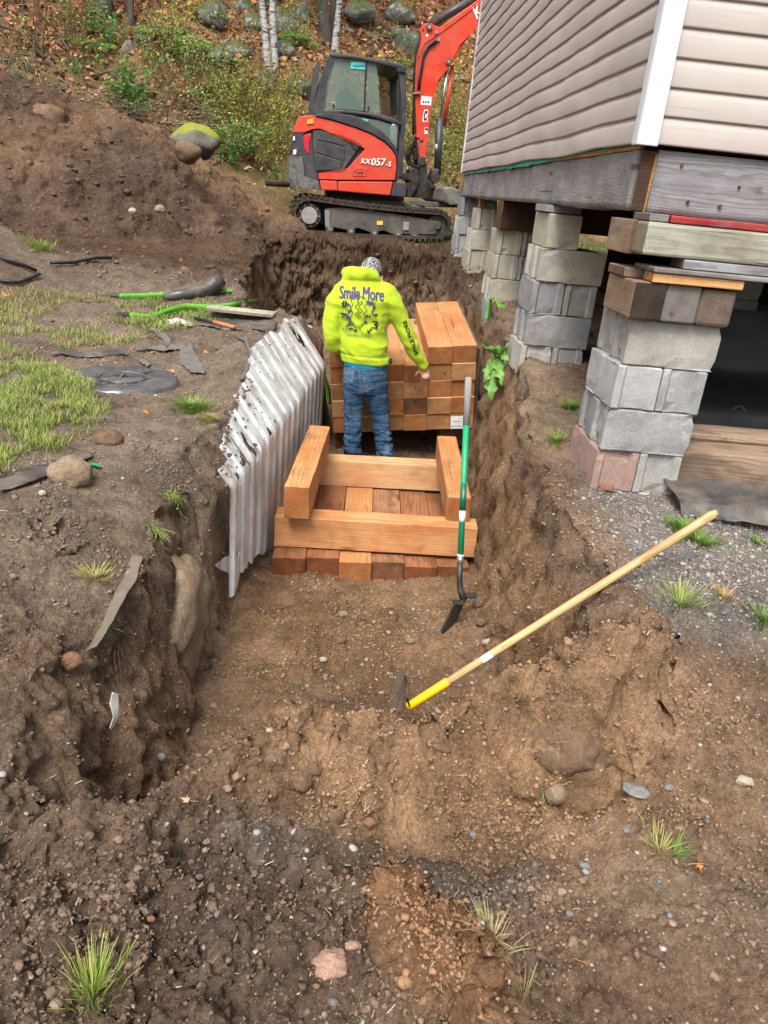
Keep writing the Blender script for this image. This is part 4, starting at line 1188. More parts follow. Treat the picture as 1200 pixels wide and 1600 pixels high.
# black sheet hanging inside
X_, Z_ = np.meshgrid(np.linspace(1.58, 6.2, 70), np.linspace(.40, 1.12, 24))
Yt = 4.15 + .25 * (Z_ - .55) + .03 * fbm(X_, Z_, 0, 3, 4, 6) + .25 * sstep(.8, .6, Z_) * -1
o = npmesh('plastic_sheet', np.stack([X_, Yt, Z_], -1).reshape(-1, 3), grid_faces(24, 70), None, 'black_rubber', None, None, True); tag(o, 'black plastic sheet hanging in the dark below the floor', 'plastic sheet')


# ================================================================== FRESH TIMBERS IN THE TRENCH
SCL = .968
def scaled(p): return tuple(CAM + SCL * (np.array(p) - CAM))
def rvm(v):
    v = Vector(v); return Matrix.Rotation(v.length, 4, v.normalized()) if v.length > 1e-9 else Matrix.Identity(4)


TW_, TH_ = .19 * SCL, .141 * SCL
def beam_mesh(w_, l_, h_, seed=0, bev=.0035):
    """planed timber: long axis local Y, origin at its lower front left corner, slightly uneven"""
    bm = bmesh.new(); r = random.Random(seed); n = 7; rings = []
    for i in range(n):
        y = l_ * i / (n - 1); q = []
        for x, z in ((0, 0), (w_, 0), (w_, h_), (0, h_)): q.append(bm.verts.new((x + r.uniform(-.0012, .0012), y + (r.uniform(-.003, .003) if i in (0, n - 1) else 0), z + r.uniform(-.0012, .0012))))
        rings.append(q)
    for i in range(n - 1):
        for k in range(4): bm.faces.new((rings[i][k], rings[i][(k + 1) % 4], rings[i + 1][(k + 1) % 4], rings[i + 1][k]))
    bm.faces.new(rings[0]); bm.faces.new(rings[-1][::-1])
    bmesh.ops.recalc_face_normals(bm, faces=bm.faces)
    ed = [e for e in bm.edges if len(e.link_faces) == 2 and e.calc_face_angle(0) > .6]
    bmesh.ops.bevel(bm, geom=ed, offset=bev, segments=2, affect='EDGES', profile=.6)
    me = bpy.data.meshes.new('beam'); bm.to_mesh(me); bm.free(); return me


def beam(name, me, mat, M, label, group, cat='timber'):
    me = me.copy(); me.materials.append(MAT[mat]); o = link(bpy.data.objects.new(name, me)); o.matrix_world = M
    return tag(o, label, cat, group)


# stack
ST = Matrix.Translation(scaled((-.087, 5.879, -.292))) @ rvm((.163, -.107, .036))
GS = 'fresh timbers stacked in the trench'
base = [beam_mesh(TW_ - .0015, 1.115 * SCL, TH_ - .001, s) for s in range(5)]
rowname = ['bottom row', 'second row', 'third row', 'fourth row', 'top layer']
colname = ['far left column', 'second column from left', 'third column from left', 'fourth column', 'fifth column', 'far right column']
k = 0
looks = {(3, 1): 'fir_dirty', (3, 3): 'fir_dirty', (5, 2): 'fir_dirty', (4, 4): 'fir_dirty', (2, 3): 'fir'}
for r in range(5):
    for c in range(6):
        if r == 4 and c in (2, 3): continue
        mat = ('fir_pale' if (k * 7 + r) % 3 else 'fir')
        if (c, r) in looks: mat = 'fir_dirty' if (c, r) in ((3, 1), (4, 4)) else 'fir'
        if r == 4: mat = 'fir' if c in (0, 1, 5) else 'fir'
        dy = rnd.uniform(-.012, .012)
        M = ST @ Matrix.Translation((c * TW_, dy, r * TH_))
        word = {'fir_pale': 'pale', 'fir': 'orange', 'fir_dirty': 'brown ended'}[mat]
        beam('timber', base[k % 5], mat, M, '%s timber, %s, %s of the big stack' % (word, rowname[r], colname[c]), GS); k += 1
# dunnage under the stack
for i, (y, mt) in enumerate(((.12, 'fir_dirty'), (.55, 'fir_dirty'), (.95, 'fir_dirty'))):
    bm = bmesh.new(); add_box(bm, (.05, y, -.045), (6 * TW_ - .2, y + .1, -.002)); o = bmobj('skid', bm, mt); o.matrix_world = ST
    tag(o, '%s dark wooden skid under the timber stack' % ['front', 'middle', 'rear'][i], 'skid')
for i, (c, z) in enumerate(((.10, -.25), (.95, -.25))):
    bm = bmesh.new(); add_box(bm, (c - .09, .1, -.20), (c + .09, 1.0, -.048)); o = bmobj('support_timber', bm, 'fir_dirty'); o.matrix_world = ST
    tag(o, '%s dirty bearer timber beneath the stack skids' % ['left', 'right'][i], 'timber')
# lumber tag with printed lines on the lowest right-hand end
lab = thing('lumber_label', 'white printed product tag stapled on the lowest right timber end', 'label'); lab.matrix_world = ST @ Matrix.Translation((5 * TW_ + .005, -.006, .005))
box('paper', (0, -.004, 0), (.125, -.001, .105), 'sticker_white', lab, 0)
for j, (tx, xs_, zz, sz) in enumerate((('82150000', .05, .02, .028), ('AB008 0', .045, .062, .02), ('0 1x80', .075, .086, .016), ('----------', .062, .045, .016))):
    me = text_mesh(tx, sz); me.materials.append(MAT['sticker_dark']); o = link(bpy.data.objects.new('printing', me), lab); o.location = (xs_ + .01, -.0048, zz); o.rotation_euler = (math.pi / 2, 0, 0)

# crib frame
GF = 'timbers of the crib frame in the trench'
def fr(p, v): return Matrix.Translation(scaled(p)) @ rvm(v)
RX = Matrix.Rotation(-math.pi / 2, 4, 'Z')
long_ = beam_mesh(.14 * SCL, 1.179 * SCL, .19 * SCL, 31); sideb = beam_mesh(.14 * SCL, 1.163 * SCL, .19 * SCL, 32); sider = beam_mesh(.14 * SCL, 1.161 * SCL, .19 * SCL, 33, .012)
beam('timber', long_, 'fir', fr((-.36, 3.977, -.413), (.03, -.025, -.025)) @ Matrix.Translation((0, .14 * SCL, 0)) @ RX, 'long orange front timber of the crib frame', GF)
beam('timber', long_, 'fir_pale', fr((-.33, 5.02, -.425), (.04, -.035, -.02)) @ Matrix.Translation((0, .14 * SCL, 0)) @ RX, 'pale rear timber of the crib frame with orange smears', GF)
beam('timber', sideb, 'fir', fr((-.302, 3.866, -.180), (.006, -.032, -.058)), 'left orange timber lying across the crib frame by the plastic wall', GF)
beam('timber', sider, 'fir', fr((.634, 4.031, -.235), (.01, -.05, -.037)) , 'right battered timber of the crib frame behind the green shovel', GF)
# base layer: lengthwise timbers under the frame, ends showing at the front
bl = beam_mesh(.19 * SCL - .004, 1.16, .14 * SCL, 34)
mats = ['fir_wet', 'fir_wet', 'fir', 'fir_dirty', 'fir_wet', 'fir_wet']
words = ['black wet timber end at the left of the bottom row', 'dark brown timber end second from left in the bottom row', 'bright orange timber end third in the bottom row', 'orange brown timber end fourth in the bottom row',
         'muddy timber end fifth in the bottom row, half buried', 'buried timber at the right end of the bottom row']
for i in range(6):
    beam('timber', bl, mats[i], fr((-.35 + .19 * i, 3.845 + .03 * (i % 2), -.560 + .0 * i), (.0, -.045, -.02)) @ Matrix.Translation((0, 0, -.045 * .19 * i * 0)), words[i] + ' under the crib frame', GF)

# ================================================================== WHITE CORRUGATED PLASTIC ON THE LEFT WALL
A0 = np.array([-.50, 3.08]); A1 = np.array([-.205, 5.83]); WD = (A1 - A0) / np.linalg.norm(A1 - A0); WN = np.array([WD[1], -WD[0]])   # WN points into the trench (+x)
o3 = (A0[0], A0[1], 0); n3 = (WN[0], WN[1], 0)
kn = [upl(a, b, o3, n3) for a, b in ((361.5, 759), (387, 724.5), (423, 678), (456, 642), (480, 600), (503.6, 573))]
ks = [float(np.dot(p[:2] - A0, WD)) for p in kn]; kz_ = [p[2] for p in kn]
bo = [upl(a, b, o3, n3) for a, b in ((357, 940), (372, 895), (392, 872), (412, 860))]
bs = [float(np.dot(p[:2] - A0, WD)) for p in bo]; bz_ = [p[2] for p in bo]
up3 = np.array([-WN[0] * .595, -WN[1] * .595, .803]); n4 = np.cross([WD[0], WD[1], 0], up3)
o4 = (A0[0], A0[1], .262)
tp = [upl(a, b, o4, n4) for a, b in ((332, 724), (341, 700), (357, 650), (364, 615), (382, 590), (392, 545), (417, 517), (430, 524), (436, 522), (440, 496), (450, 500))]
ts = [float(np.dot(p[:2] - A0, WD)) for p in tp]; tu = [float((p[2] - .262) / .803) for p in tp]
print('knee', np.round(ks, 2), np.round(kz_, 2), 'bot', np.round(bs, 2), np.round(bz_, 2), 'top', np.round(ts, 2), np.round(tu, 2))
pitch = .172
wall = thing('corrugated_wall', 'white ribbed plastic sheet wall lining the left side of the trench', 'plastic wall', (A0[0], A0[1], 0))
nr = int((max(ks) + .02) / pitch)
for i in range(nr):
    s0 = i * pitch + ks[0] - .02; S_ = np.linspace(0, pitch * 1.01, 26)
    prof = .017 * (np.clip((S_ / pitch - .10) / .14, 0, 1) - np.clip((S_ / pitch - .80) / .10, 0, 1))
    ss = s0 + S_; jj = rnd.uniform(-.002, .003); tilt_ = rnd.uniform(-.004, .004)
    zb = np.interp(ss, bs + [9], bz_ + [-.56]); zb = np.where(ss > bs[-1] + .05, -.56, zb) + (.035 * fbm(ss, 0 * ss, 0, 16, 2, 5) if s0 < .9 else 0)
    zk = np.interp(ss, ks, kz_) + rnd.uniform(-.006, .006)
    ul = np.interp(ss, ts, tu) + rnd.uniform(-.008, .008)
    zk = 0 * ss + .262 + rnd.uniform(-.004, .004)
    if i == 0: ul = np.minimum(ul, .10)
    rows = []; NV, NU = 22, 14
    for v in np.linspace(0, 1, NV):
        off = prof + jj + .002 * fbm(ss, v * 3 + 0 * ss, 0, 2, 2, 7) + tilt_ * v; z = zb + (zk - zb) * v
        rows.append((ss, off, z))
    for v in np.linspace(0, 1, NU)[1:]:
        off = prof * .8 + jj + tilt_ - .595 * ul * v; z = zk + .803 * ul * v + prof * .6
        rows.append((ss, off, z))
    V = np.array([np.stack([s_ * WD[0] + o_ * WN[0], s_ * WD[1] + o_ * WN[1], z_], 1) for s_, o_, z_ in rows])
    F = grid_faces(len(rows), len(ss)).reshape(len(rows) - 1, len(ss) - 1, 4)
    # torn holes near the camera end
    cc = V[:-1, :-1]; hn = fbm(cc[..., 0] + A0[0], cc[..., 1] + A0[1], cc[..., 2], 6, 3, 15)
    up = (np.arange(len(rows) - 1) >= NV - 2)[:, None]
    keep = np.ones(F.shape[:2], bool)
    if i in (1, 2, 3, 4): keep &= ~((hn > .30) & up)
    if i in (0, 1): keep &= ~((hn > .22) & (S_[:-1][None] > pitch * .5))
    keep &= ~((hn > .52) & up & (s0 > 2.2))
    npmesh('rib', V.reshape(-1, 3), F[keep][:, ::-1], None, 'poly_sheet', wall, None, False)
# earth fallen on the upper slope of the plastic
r = np.random.default_rng(77); n = 230; s_ = np.where(r.random(n) < .5, r.uniform(0, 1.1, n), r.uniform(0, 2.7, n)); um = np.interp(s_, ts, tu)
u_ = np.where(r.random(n) < .6, um * r.uniform(.80, 1.03, n), um * r.uniform(.05, 1, n) * .9)
Pd = np.stack([A0[0] + WD[0] * s_ - WN[0] * (.595 * u_ - .012), A0[1] + WD[1] * s_ - WN[1] * (.595 * u_ - .012), .262 + .803 * u_ + .012], 1)
scatter_stones('fallen_earth', Pd, np.clip(.005 * np.exp(r.normal(0, .6, n)), .002, .018), np.tile([.13, .09, .062], (n, 1)), 'clod', 1, .7, .4, 78)
# torn white scrap at the near foot
P4 = [upl(a, b, o3, n3) + np.array([0.0, -.02, 0]) for a, b in ((337, 880), (352, 868), (359, 866), (358, 892), (344, 886))]
bm = bmesh.new(); vs = [bm.verts.new(p) for p in P4] + [bm.verts.new(p + np.array([.0, .004, 0])) for p in P4]; bm.faces.new(vs[:5]); bm.faces.new(vs[5:][::-1])
for i in range(5): bm.faces.new((vs[i], vs[5 + i], vs[5 + (i + 1) % 5], vs[(i + 1) % 5]))
o = bmobj('plastic_scrap', bm, 'poly_sheet'); tag(o, 'torn scrap of white plastic at the near foot of the ribbed wall', 'scrap')
# separate last sheet edge at the far end
q = [uy(440, 496, 6.3), uy(449, 500, 6.3), uy(505, 572, 6.0), uy(502, 640, 6.0), uy(496, 640, 6.0), uy(497, 580, 6.0)]

# ================================================================== EXCAVATOR
TH = .10
EO = uz(459, 362, .90); EO = np.array([EO[0] + .0, 11.55, 0]); _p = uy(459, 362, 11.55); EO = np.array([_p[0], 11.55, _p[2]])
UX = np.array([math.cos(TH), math.sin(TH), 0]); UY = np.array([-math.sin(TH), math.cos(TH), 0])
exc = thing('excavator', 'red orange tracked mini excavator with dark cab behind the trench', 'excavator', tuple(EO), (0, 0, TH))
print('excavator origin', EO)


def E_(px, py, off):
    p = upl(px, py, EO + UY * off, UY) - EO; return (float(np.dot(p, UX)), float(p[2]))


def eC(pts, off): return [E_(400 + x / 3, y / 3, off) for x, y in pts]
def eE(pts, off): return [E_(440 + x / 5, 60 + y / 5, off) for x, y in pts]
def eR(pts, off): return [E_(600 + x / 4.706, y / 4.706, off) for x, y in pts]


# running gear
def track(parent_off, label=None):
    tr = bpy.data.objects.new('track', None); link(tr, exc); tr.location = (0, parent_off, 0)
    c1 = np.array(eC([(250, 1010)], .02)[0]); c2 = np.array(eC([(852, 1056)], .02)[0]); r1 = .245; r2 = .19
    c1[1] = c1[1]; hull = []
    ang = math.atan2(c2[1] - c1[1], c2[0] - c1[0])
    for a in np.linspace(math.pi / 2, 3 * math.pi / 2, 14): hull.append(c1 + r1 * np.array([math.cos(a + ang), math.sin(a + ang)]))
    for t in np.linspace(.1, .9, 8): hull.append(c1 + (c2 - c1) * t + np.array([math.sin(ang), -math.cos(ang)]) * (r1 * (1 - t) + r2 * t + .02 * math.sin(math.pi * t)))
    for a in np.linspace(-math.pi / 2, math.pi / 2, 12): hull.append(c2 + r2 * np.array([math.cos(a + ang), math.sin(a + ang)]))
    for t in np.linspace(.9, .1, 8): hull.append(c1 + (c2 - c1) * t + np.array([-math.sin(ang), math.cos(ang)]) * (r1 * (1 - t) + r2 * t - .025 * math.sin(math.pi * t)))
    H_ = np.array(hull); n = len(H_); ctr = (c1 + c2) / 2
    bm = bmesh.new(); T = .045
    tang = np.roll(H_, -1, 0) - np.roll(H_, 1, 0); nr_ = np.stack([tang[:, 1], -tang[:, 0]], 1); nr_ /= np.linalg.norm(nr_, axis=1, keepdims=True)
    sgn = np.sign(((H_ - ctr) * nr_).sum(1)).mean(); nr_ *= sgn
    q = []
    for d, o_ in ((0, 0), (T, 0), (T, .40), (0, .40)):
        P = H_ - nr_ * d; q.append([bm.verts.new((p[0], o_, p[1])) for p in P])
    for k in range(4):
        for i in range(n): bm.faces.new((q[k][i], q[k][(i + 1) % n], q[(k + 1) % 4][(i + 1) % n], q[(k + 1) % 4][i]))
    bmobj('belt', bm, 'track_rubber', tr)
    # lugs all round, outside and the drive blocks inside
    seg = np.linalg.norm(np.roll(H_, -1, 0) - H_, axis=1); cum = np.r_[0, np.cumsum(seg)]; tot = cum[-1]; bm = bmesh.new(); NL = 62
    for i in range(NL):
        s = i * tot / NL; j = min(int(np.searchsorted(cum, s, side='right') - 1), n - 1); f_ = (s - cum[j]) / max(seg[j], 1e-6)
        p = H_[j] * (1 - f_) + H_[(j + 1) % n] * f_; a = math.atan2(tang[j][1], tang[j][0])
        M = Matrix.Translation((p[0], 0, p[1])) @ Matrix.Rotation(-a, 4, 'Y')
        nn = nr_[j]; side = 1 if (nn[0] * -math.sin(a) + nn[1] * math.cos(a)) > 0 else -1
        add_box(bm, (-.022, -.012, 0 if side > 0 else -.03), (.022, .16, .03 if side > 0 else 0), M)
        add_box(bm, (-.005, .2, 0 if side > 0 else -.03), (.039, .412, .03 if side > 0 else 0), M)
    o = bmobj('tread_lugs', bm, 'track_rubber', tr); o['kind'] = 'stuff'
    # sprocket with hub, idler
    w1 = disc('sprocket', c1, r1 - .075, .06, .30, 'track_rubber', tr, 28, .01)
    disc('hub', c1, .115, .02, .07, 'hub_grey', tr, 24, .006)
    for k in range(9):
        a = k * 2 * math.pi / 9; disc('hub_bolt', c1 + .14 * np.array([math.cos(a), math.sin(a)]), .013, .045, .065, 'steel', tr, 6)
    w2 = disc('idler', c2, r2 - .05, .08, .30, 'track_steel', tr, 24, .01); disc('hub', c2, .06, .04, .09, 'track_steel', tr, 16, .004)
    fr_ = prism('track_frame', eC([(325, 978), (400, 972), (640, 1000), (845, 1036), (850, 1100), (760, 1100), (700, 1088), (640, 1098), (600, 1082), (540, 1092), (480, 1070), (430, 1080), (325, 1058)], .04), .05, .3, 'track_steel', tr, .012)
    prism('frame_plate', eC([(322, 985), (345, 985), (345, 1068), (325, 1062)], .03), .03, .05, 'steel', tr)
    prism('warning_label', eC([(567, 1036), (594, 1036), (594, 1054), (567, 1054)], .04), .042, .049, 'sticker_yellow', tr)
    prism('grease_bracket', eC([(690, 1040), (718, 1042), (716, 1080), (690, 1078)], .03), .03, .049, 'hub_grey', tr, .004)
    for a, b in ((345, 1072), (445, 1082), (555, 1092), (665, 1100), (742, 1106)):
        c = eC([(a, b)], .06)[0]; rl = disc('roller', c, .055, .04, .3, 'track_steel', tr, 18, .006); disc('hub', c, .022, .03, .042, 'hub_grey', tr, 12)
    c = eC([(540, 984)], .06)[0]; disc('roller', c, .045, .04, .3, 'track_steel', tr, 16, .006)
    return tr


track(0); track(1.5)
prism('turntable', eC([(330, 860), (690, 880), (690, 1000), (330, 980)], .7), .6, 1.25, 'black_iron', exc, .02)
prism('chassis', eC([(250, 925), (700, 945), (850, 1000), (850, 1060), (250, 1050)], .5), .42, 1.48, 'track_steel', exc, .02)
# blade at the front
bl_ = prism('dozer_blade', eR([(425, 1480), (440, 1380), (470, 1370), (600, 1420), (700, 1440), (700, 1510), (590, 1500), (480, 1510)], .1), .0, 1.9, 'weight_grey', exc, .02)
prism('blade_arm', eR([(200, 1470), (300, 1480), (600, 1500), (600, 1530), (320, 1520), (180, 1500)], .45), .45, .55, 'track_steel', bl_, .01)
prism('blade_arm', eR([(200, 1470), (300, 1480), (600, 1500), (600, 1530), (320, 1520), (180, 1500)], 1.3), 1.3, 1.4, 'track_steel', bl_, .01)

# upper body
sil = [(88, 735), (100, 690), (125, 635), (150, 614), (255, 596), (420, 590), (560, 606), (690, 660), (800, 745), (870, 830), (905, 900), (915, 1000), (905, 1110), (880, 1160), (860, 1215), (300, 1180), (180, 1165), (70, 1130), (60, 930), (85, 905)]
body = prism('body', eE(sil, .20), .22, 1.62, 'dark_panel', exc, .05)
prism('side_panel', eE([(160, 742), (175, 685), (200, 640), (258, 610), (400, 645), (560, 695), (700, 750), (800, 812), (862, 872), (893, 925), (898, 1010), (884, 1108), (440, 1106), (291, 1100), (288, 1052), (470, 1055), (492, 1050), (520, 1010), (652, 866), (628, 830), (560, 790), (440, 745), (300, 707), (240, 712)], .17), .15, .24, 'red_orange', exc, .018)
prism('rear_cowl', eE([(90, 735), (102, 690), (125, 635), (152, 612), (252, 598), (196, 638), (172, 682), (157, 735)], .2), .17, 1.60, 'red_orange', exc, .03)
prism('engine_hood', eE([(258, 606), (282, 590), (440, 588), (560, 604), (690, 658), (800, 742), (872, 826), (908, 900), (930, 1060), (905, 1110), (895, 1108), (906, 1000), (900, 922), (868, 866), (806, 806), (700, 742), (560, 688), (400, 638)], .16), .13, .9, 'dark_paint', exc, .02)
gp = prism('grille_panel', eE([(243, 716), (300, 712), (440, 750), (560, 796), (606, 850), (478, 1042), (285, 1040), (270, 1030), (245, 830)], .17), .165, .25, 'dark_panel', exc, .012)
for pl in ([(275, 790), (310, 728), (380, 742), (470, 775), (500, 845), (390, 812)], [(262, 880), (270, 800), (500, 862), (495, 900), (485, 955), (280, 890)], [(262, 900), (280, 905), (480, 965), (455, 1030), (280, 1028)]):
    prism('grille', eE(pl, .16), .155, .20, 'dark_paint', gp, .006)
prism('air_scoop', eE([(530, 812), (585, 860), (578, 885), (555, 860)], .16), .158, .2, 'black_rubber', gp)
prism('lower_panel', eE([(297, 1108), (434, 1114), (438, 1190), (308, 1184)], .17), .16, .24, 'red_orange', exc, .01)
prism('lower_panel', eE([(440, 1116), (870, 1120), (846, 1228), (442, 1192)], .17), .16, .24, 'red_orange', exc, .012)
prism('step_panel', eE([(876, 1122), (972, 1128), (975, 1180), (966, 1240), (852, 1232)], .17), .15, .5, 'dark_paint', exc, .02)
prism('counterweight', eE([(56, 922), (110, 915), (160, 930), (172, 1000), (180, 1080), (285, 1110), (300, 1184), (178, 1172), (58, 1132)], .2), .12, 1.66, 'weight_grey', exc, .035)
prism('rear_panel', eE([(86, 738), (230, 742), (242, 830), (262, 1030), (285, 1050), (290, 1105), (180, 1080), (168, 940), (130, 912), (85, 905)], .2), .175, 1.58, 'dark_paint', exc, .025)
prism('tail_lamp', eE([(176, 760), (231, 742), (212, 790), (207, 845), (216, 898), (204, 900), (182, 860), (172, 800)], .17), .16, .19, 'reflector_red', exc, .006)
prism('amber_reflector', eE([(200, 638), (250, 634), (248, 666), (198, 670)], .14), .135, .16, 'reflector_amber', exc, .003)
prism('decal', eE([(90, 765), (104, 762), (104, 795), (88, 798)], .12), .155, .165, 'sticker_white', exc)
prism('decal', eE([(92, 870), (116, 866), (114, 905), (90, 905)], .12), .15, .165, 'sticker_white', exc)
hd = prism('hatch', eE([(545, 1045), (575, 995), (672, 1015), (655, 1080), (560, 1080)], .15), .142, .17, 'red_orange', exc, .006)
prism('hatch_slot', eE([(588, 1022), (640, 1022), (638, 1058), (588, 1056)], .14), .137, .15, 'dark_paint', hd)
prism('hatch_slot', eE([(592, 1027), (636, 1027), (634, 1045), (592, 1045)], .14), .133, .14, 'red_orange', hd)
prism('hatch_latch', eE([(566, 1030), (580, 1035), (576, 1050), (566, 1046)], .14), .137, .15, 'dark_paint', hd)


def decal_text(s, pts_scale, off, size, mat, name, squeeze=1.0, tiltpx=None, shear=.15):
    (x0, y0), (x1, y1) = eE(pts_scale, off)
    me = text_mesh(s, size, .002, shear); me.materials.append(MAT[mat])
    # embolden: duplicate with small offsets
    o = link(bpy.data.objects.new(name, me), exc)
    v = np.array([q.co[:] for q in me.vertices]); wd = v[:, 0].max() - v[:, 0].min()
    L = math.hypot(x1 - x0, y1 - y0); o.scale = (L / wd, 1 * squeeze, 1)
    o.location = ((x0 + x1) / 2, off, (y0 + y1) / 2); o.rotation_euler = (math.pi / 2, -math.atan2(y1 - y0, x1 - x0), 0); return o


def bold(s, a, b, size, nm='model_lettering', squeeze=1):
    for dx in (0, 1.6, 3.2):
        decal_text(s, [(a[0] + dx, a[1]), (b[0] + dx, b[1])], .138 - dx * .0004, size, 'sticker_white', nm, squeeze)


bold('KX', (618, 958), (688, 964), .095)
bold('057', (694, 966), (806, 970), .135)
bold('-5', (812, 980), (852, 984), .095)

# cab
CO = .62
def cabbar(name, pts, off=CO, dep=.07, mat='dark_paint', par=None): return prism(name, eE(pts, off), off, off + dep, mat, par or cab, .012)
cab = bpy.data.objects.new('cab', None); link(cab, exc)
cabbar('rear_post', [(372, 125), (398, 112), (420, 118), (360, 330), (330, 560), (325, 590), (262, 596), (296, 330)])
cabbar('roof', [(375, 128), (395, 110), (560, 128), (760, 160), (905, 195), (980, 215), (975, 275), (905, 262), (900, 232), (740, 190), (560, 155), (400, 145)], CO - .02, 1.12)
cabbar('front_post', [(915, 255), (975, 262), (974, 500), (968, 680), (945, 1100), (905, 1060), (915, 900), (940, 660), (938, 500)])
cabbar('window_rail', [(322, 556), (480, 556), (620, 572), (760, 592), (945, 655), (945, 688), (900, 672), (760, 625), (610, 592), (490, 580), (320, 585)])
cabbar('rear_visor', [(214, 600), (262, 205), (306, 193), (302, 205), (248, 592)], CO + .3, .75)
cabbar('cab_back', [(250, 590), (300, 330), (372, 130), (396, 116), (330, 330), (310, 590)], CO + .08, .95, 'dark_panel')
cabbar('lower_front', [(560, 620), (620, 610), (760, 640), (800, 660), (905, 690), (925, 900), (915, 1060), (905, 900), (870, 826), (800, 742), (700, 668)], CO + .75, .05, 'dark_panel')
# far side
cabbar('front_post', [(880, 262), (905, 262), (905, 600), (880, 600)], CO + 1.0, .05)
cabbar('door_post', [(845, 300), (885, 300), (880, 605), (850, 600)], CO + 1.02, .05)
cabbar('door_rail', [(330, 560), (900, 640), (900, 670), (330, 590)], CO + 1.03, .04)
cabbar('lower_wall', [(330, 590), (905, 670), (900, 1000), (330, 800)], CO + 1.06, .03, 'dark_panel')
gl = prism('window_glass', eE([(330, 553), (352, 420), (398, 150), (560, 163), (735, 196), (745, 240), (770, 585), (620, 567), (480, 551)], CO + .03), CO + .025, CO + .032, 'cab_glass', exc)
prism('window_bar', eE([(655, 180), (668, 182), (652, 570), (640, 568)], CO + .01), CO + .012, CO + .022, 'black_rubber', gl)
prism('window_latch', eE([(400, 508), (412, 508), (412, 540), (400, 540)], CO), CO, CO + .02, 'black_rubber', gl)
prism('window_latch', eE([(672, 530), (684, 530), (684, 562), (672, 562)], CO), CO, CO + .02, 'black_rubber', gl)
prism('window_glass', eE([(775, 220), (900, 250), (905, 300), (935, 500), (935, 648), (775, 590), (760, 300)], CO + .9), CO + .95, CO + .955, 'cab_glass', exc)
prism('window_glass', eE([(560, 607), (760, 642), (905, 690), (900, 860), (860, 812), (790, 735), (700, 668)], CO + .03), CO + .025, CO + .03, 'cab_glass', exc)
st_ = prism('sticker', eE([(545, 183), (662, 187), (660, 245), (538, 235)], CO + .02), CO + .018, CO + .023, 'sticker_teal', exc)
for k in range(9):
    x = 560 + k * 10.5; prism('sticker_mark', eE([(x, 205), (x + 6, 206), (x + 6, 222), (x, 221)], CO), CO + .014, CO + .0175, 'sticker_dark', st_)
seat = prism('seat', eE([(430, 420), (520, 400), (560, 470), (600, 640), (760, 680), (760, 800), (520, 800), (430, 640)], CO + .5), CO + .25, CO + .75, 'seat_black', exc, .04)
prism('lever', eE([(820, 555), (838, 553), (842, 600), (822, 600)], CO + .6), CO + .6, CO + .63, 'red_orange', exc, .005)
prism('bottle', eE([(848, 690), (862, 668), (880, 668), (898, 700), (895, 840), (850, 838)], CO + .3), CO + .25, CO + .36, 'poly_sheet', exc, .02)
prism('sticker', eE([(630, 625), (680, 635), (670, 652), (640, 645)], CO + .02), CO + .018, CO + .023, 'sticker_teal', exc)

# boom, brackets, cylinders, hoses
BO = .78
boom = prism('boom', eR([(255, 1150), (246, 1080), (236, 900), (228, 700), (236, 440), (272, 350), (275, 250), (267, 218), (280, 190), (300, 174), (345, 170), (372, 185), (410, 200), (560, 95), (690, 0), (900, -150), (1150, -300), (1180, -180), (900, 20), (720, 155), (640, 250), (560, 318), (550, 350), (545, 390), (520, 440), (480, 490), (440, 520), (410, 555), (392, 590), (365, 690), (345, 810), (318, 1080), (305, 1160)], BO), BO, BO + .2, 'red_orange', exc, .014)
# raised edge ribs of the boom face
prism('boom_rib', eR([(236, 700), (244, 450), (285, 355), (300, 320), (420, 240), (700, 30), (700, 22), (415, 228), (290, 308), (262, 345), (233, 440), (226, 690)], BO - .01), BO - .012, BO + .0, 'red_orange', boom)
prism('boom_rib', eR([(350, 800), (372, 690), (400, 590), (450, 530), (470, 505), (560, 330), (720, 165), (720, 155), (550, 320), (460, 500), (440, 520), (392, 590), (365, 690), (344, 800)], BO - .01), BO - .012, BO + .0, 'red_orange', boom)
for (cx_, cy_, r_) in ((332, 200, 20), (474, 455, 21)):
    c = eR([(cx_, cy_)], BO)[0]; d_ = disc('pin', c, r_ * .0021, BO - .035, BO + .235, 'track_steel', boom, 18, .004); disc('pin_cap', c, r_ * .0011, BO - .04, BO - .03, 'hub_grey', boom, 14)
for (cx_, cy_) in ((381, 240), (397, 293)):
    disc('bolt', eR([(cx_, cy_)], BO)[0], .023, BO - .03, BO, 'steel', boom, 10)
disc('pin_hole', eR([(288, 222)], BO)[0], .016, BO - .004, BO + .0, 'black_iron', boom, 10)
for nm, pl, mt in (('decal', [(275, 706), (352, 712), (346, 776), (270, 770)], 'sticker_white'), ('decal', [(300, 804), (324, 808), (318, 896), (282, 896), (288, 838)], 'sticker_white'), ('decal', [(300, 936), (322, 938), (320, 986), (296, 984)], 'sticker_white'),
                   ('decal', [(314, 248), (330, 256), (318, 274), (306, 264)], 'sticker_white')):
    prism(nm, eR(pl, BO), BO - .004, BO + .0, mt, boom)
prism('decal_print', eR([(302, 815), (320, 815), (312, 888), (290, 886), (292, 845)], BO), BO - .007, BO - .0045, 'sticker_dark', boom)
prism('decal_print', eR([(305, 838), (315, 838), (308, 870), (298, 868)], BO), BO - .009, BO - .0075, 'sticker_white', boom)
prism('decal_print', eR([(302, 940), (320, 941), (320, 960), (302, 958)], BO), BO - .007, BO - .0045, 'sticker_dark', boom)
for k in range(3): prism('decal_print', eR([(285 + k * 18, 742), (296 + k * 18, 744), (295 + k * 18, 760), (284 + k * 18, 758)], BO), BO - .007, BO - .0045, 'sticker_dark', boom)
(x0, y0), (x1, y1) = eR([(662, 108), (900, -70)], BO - .006)
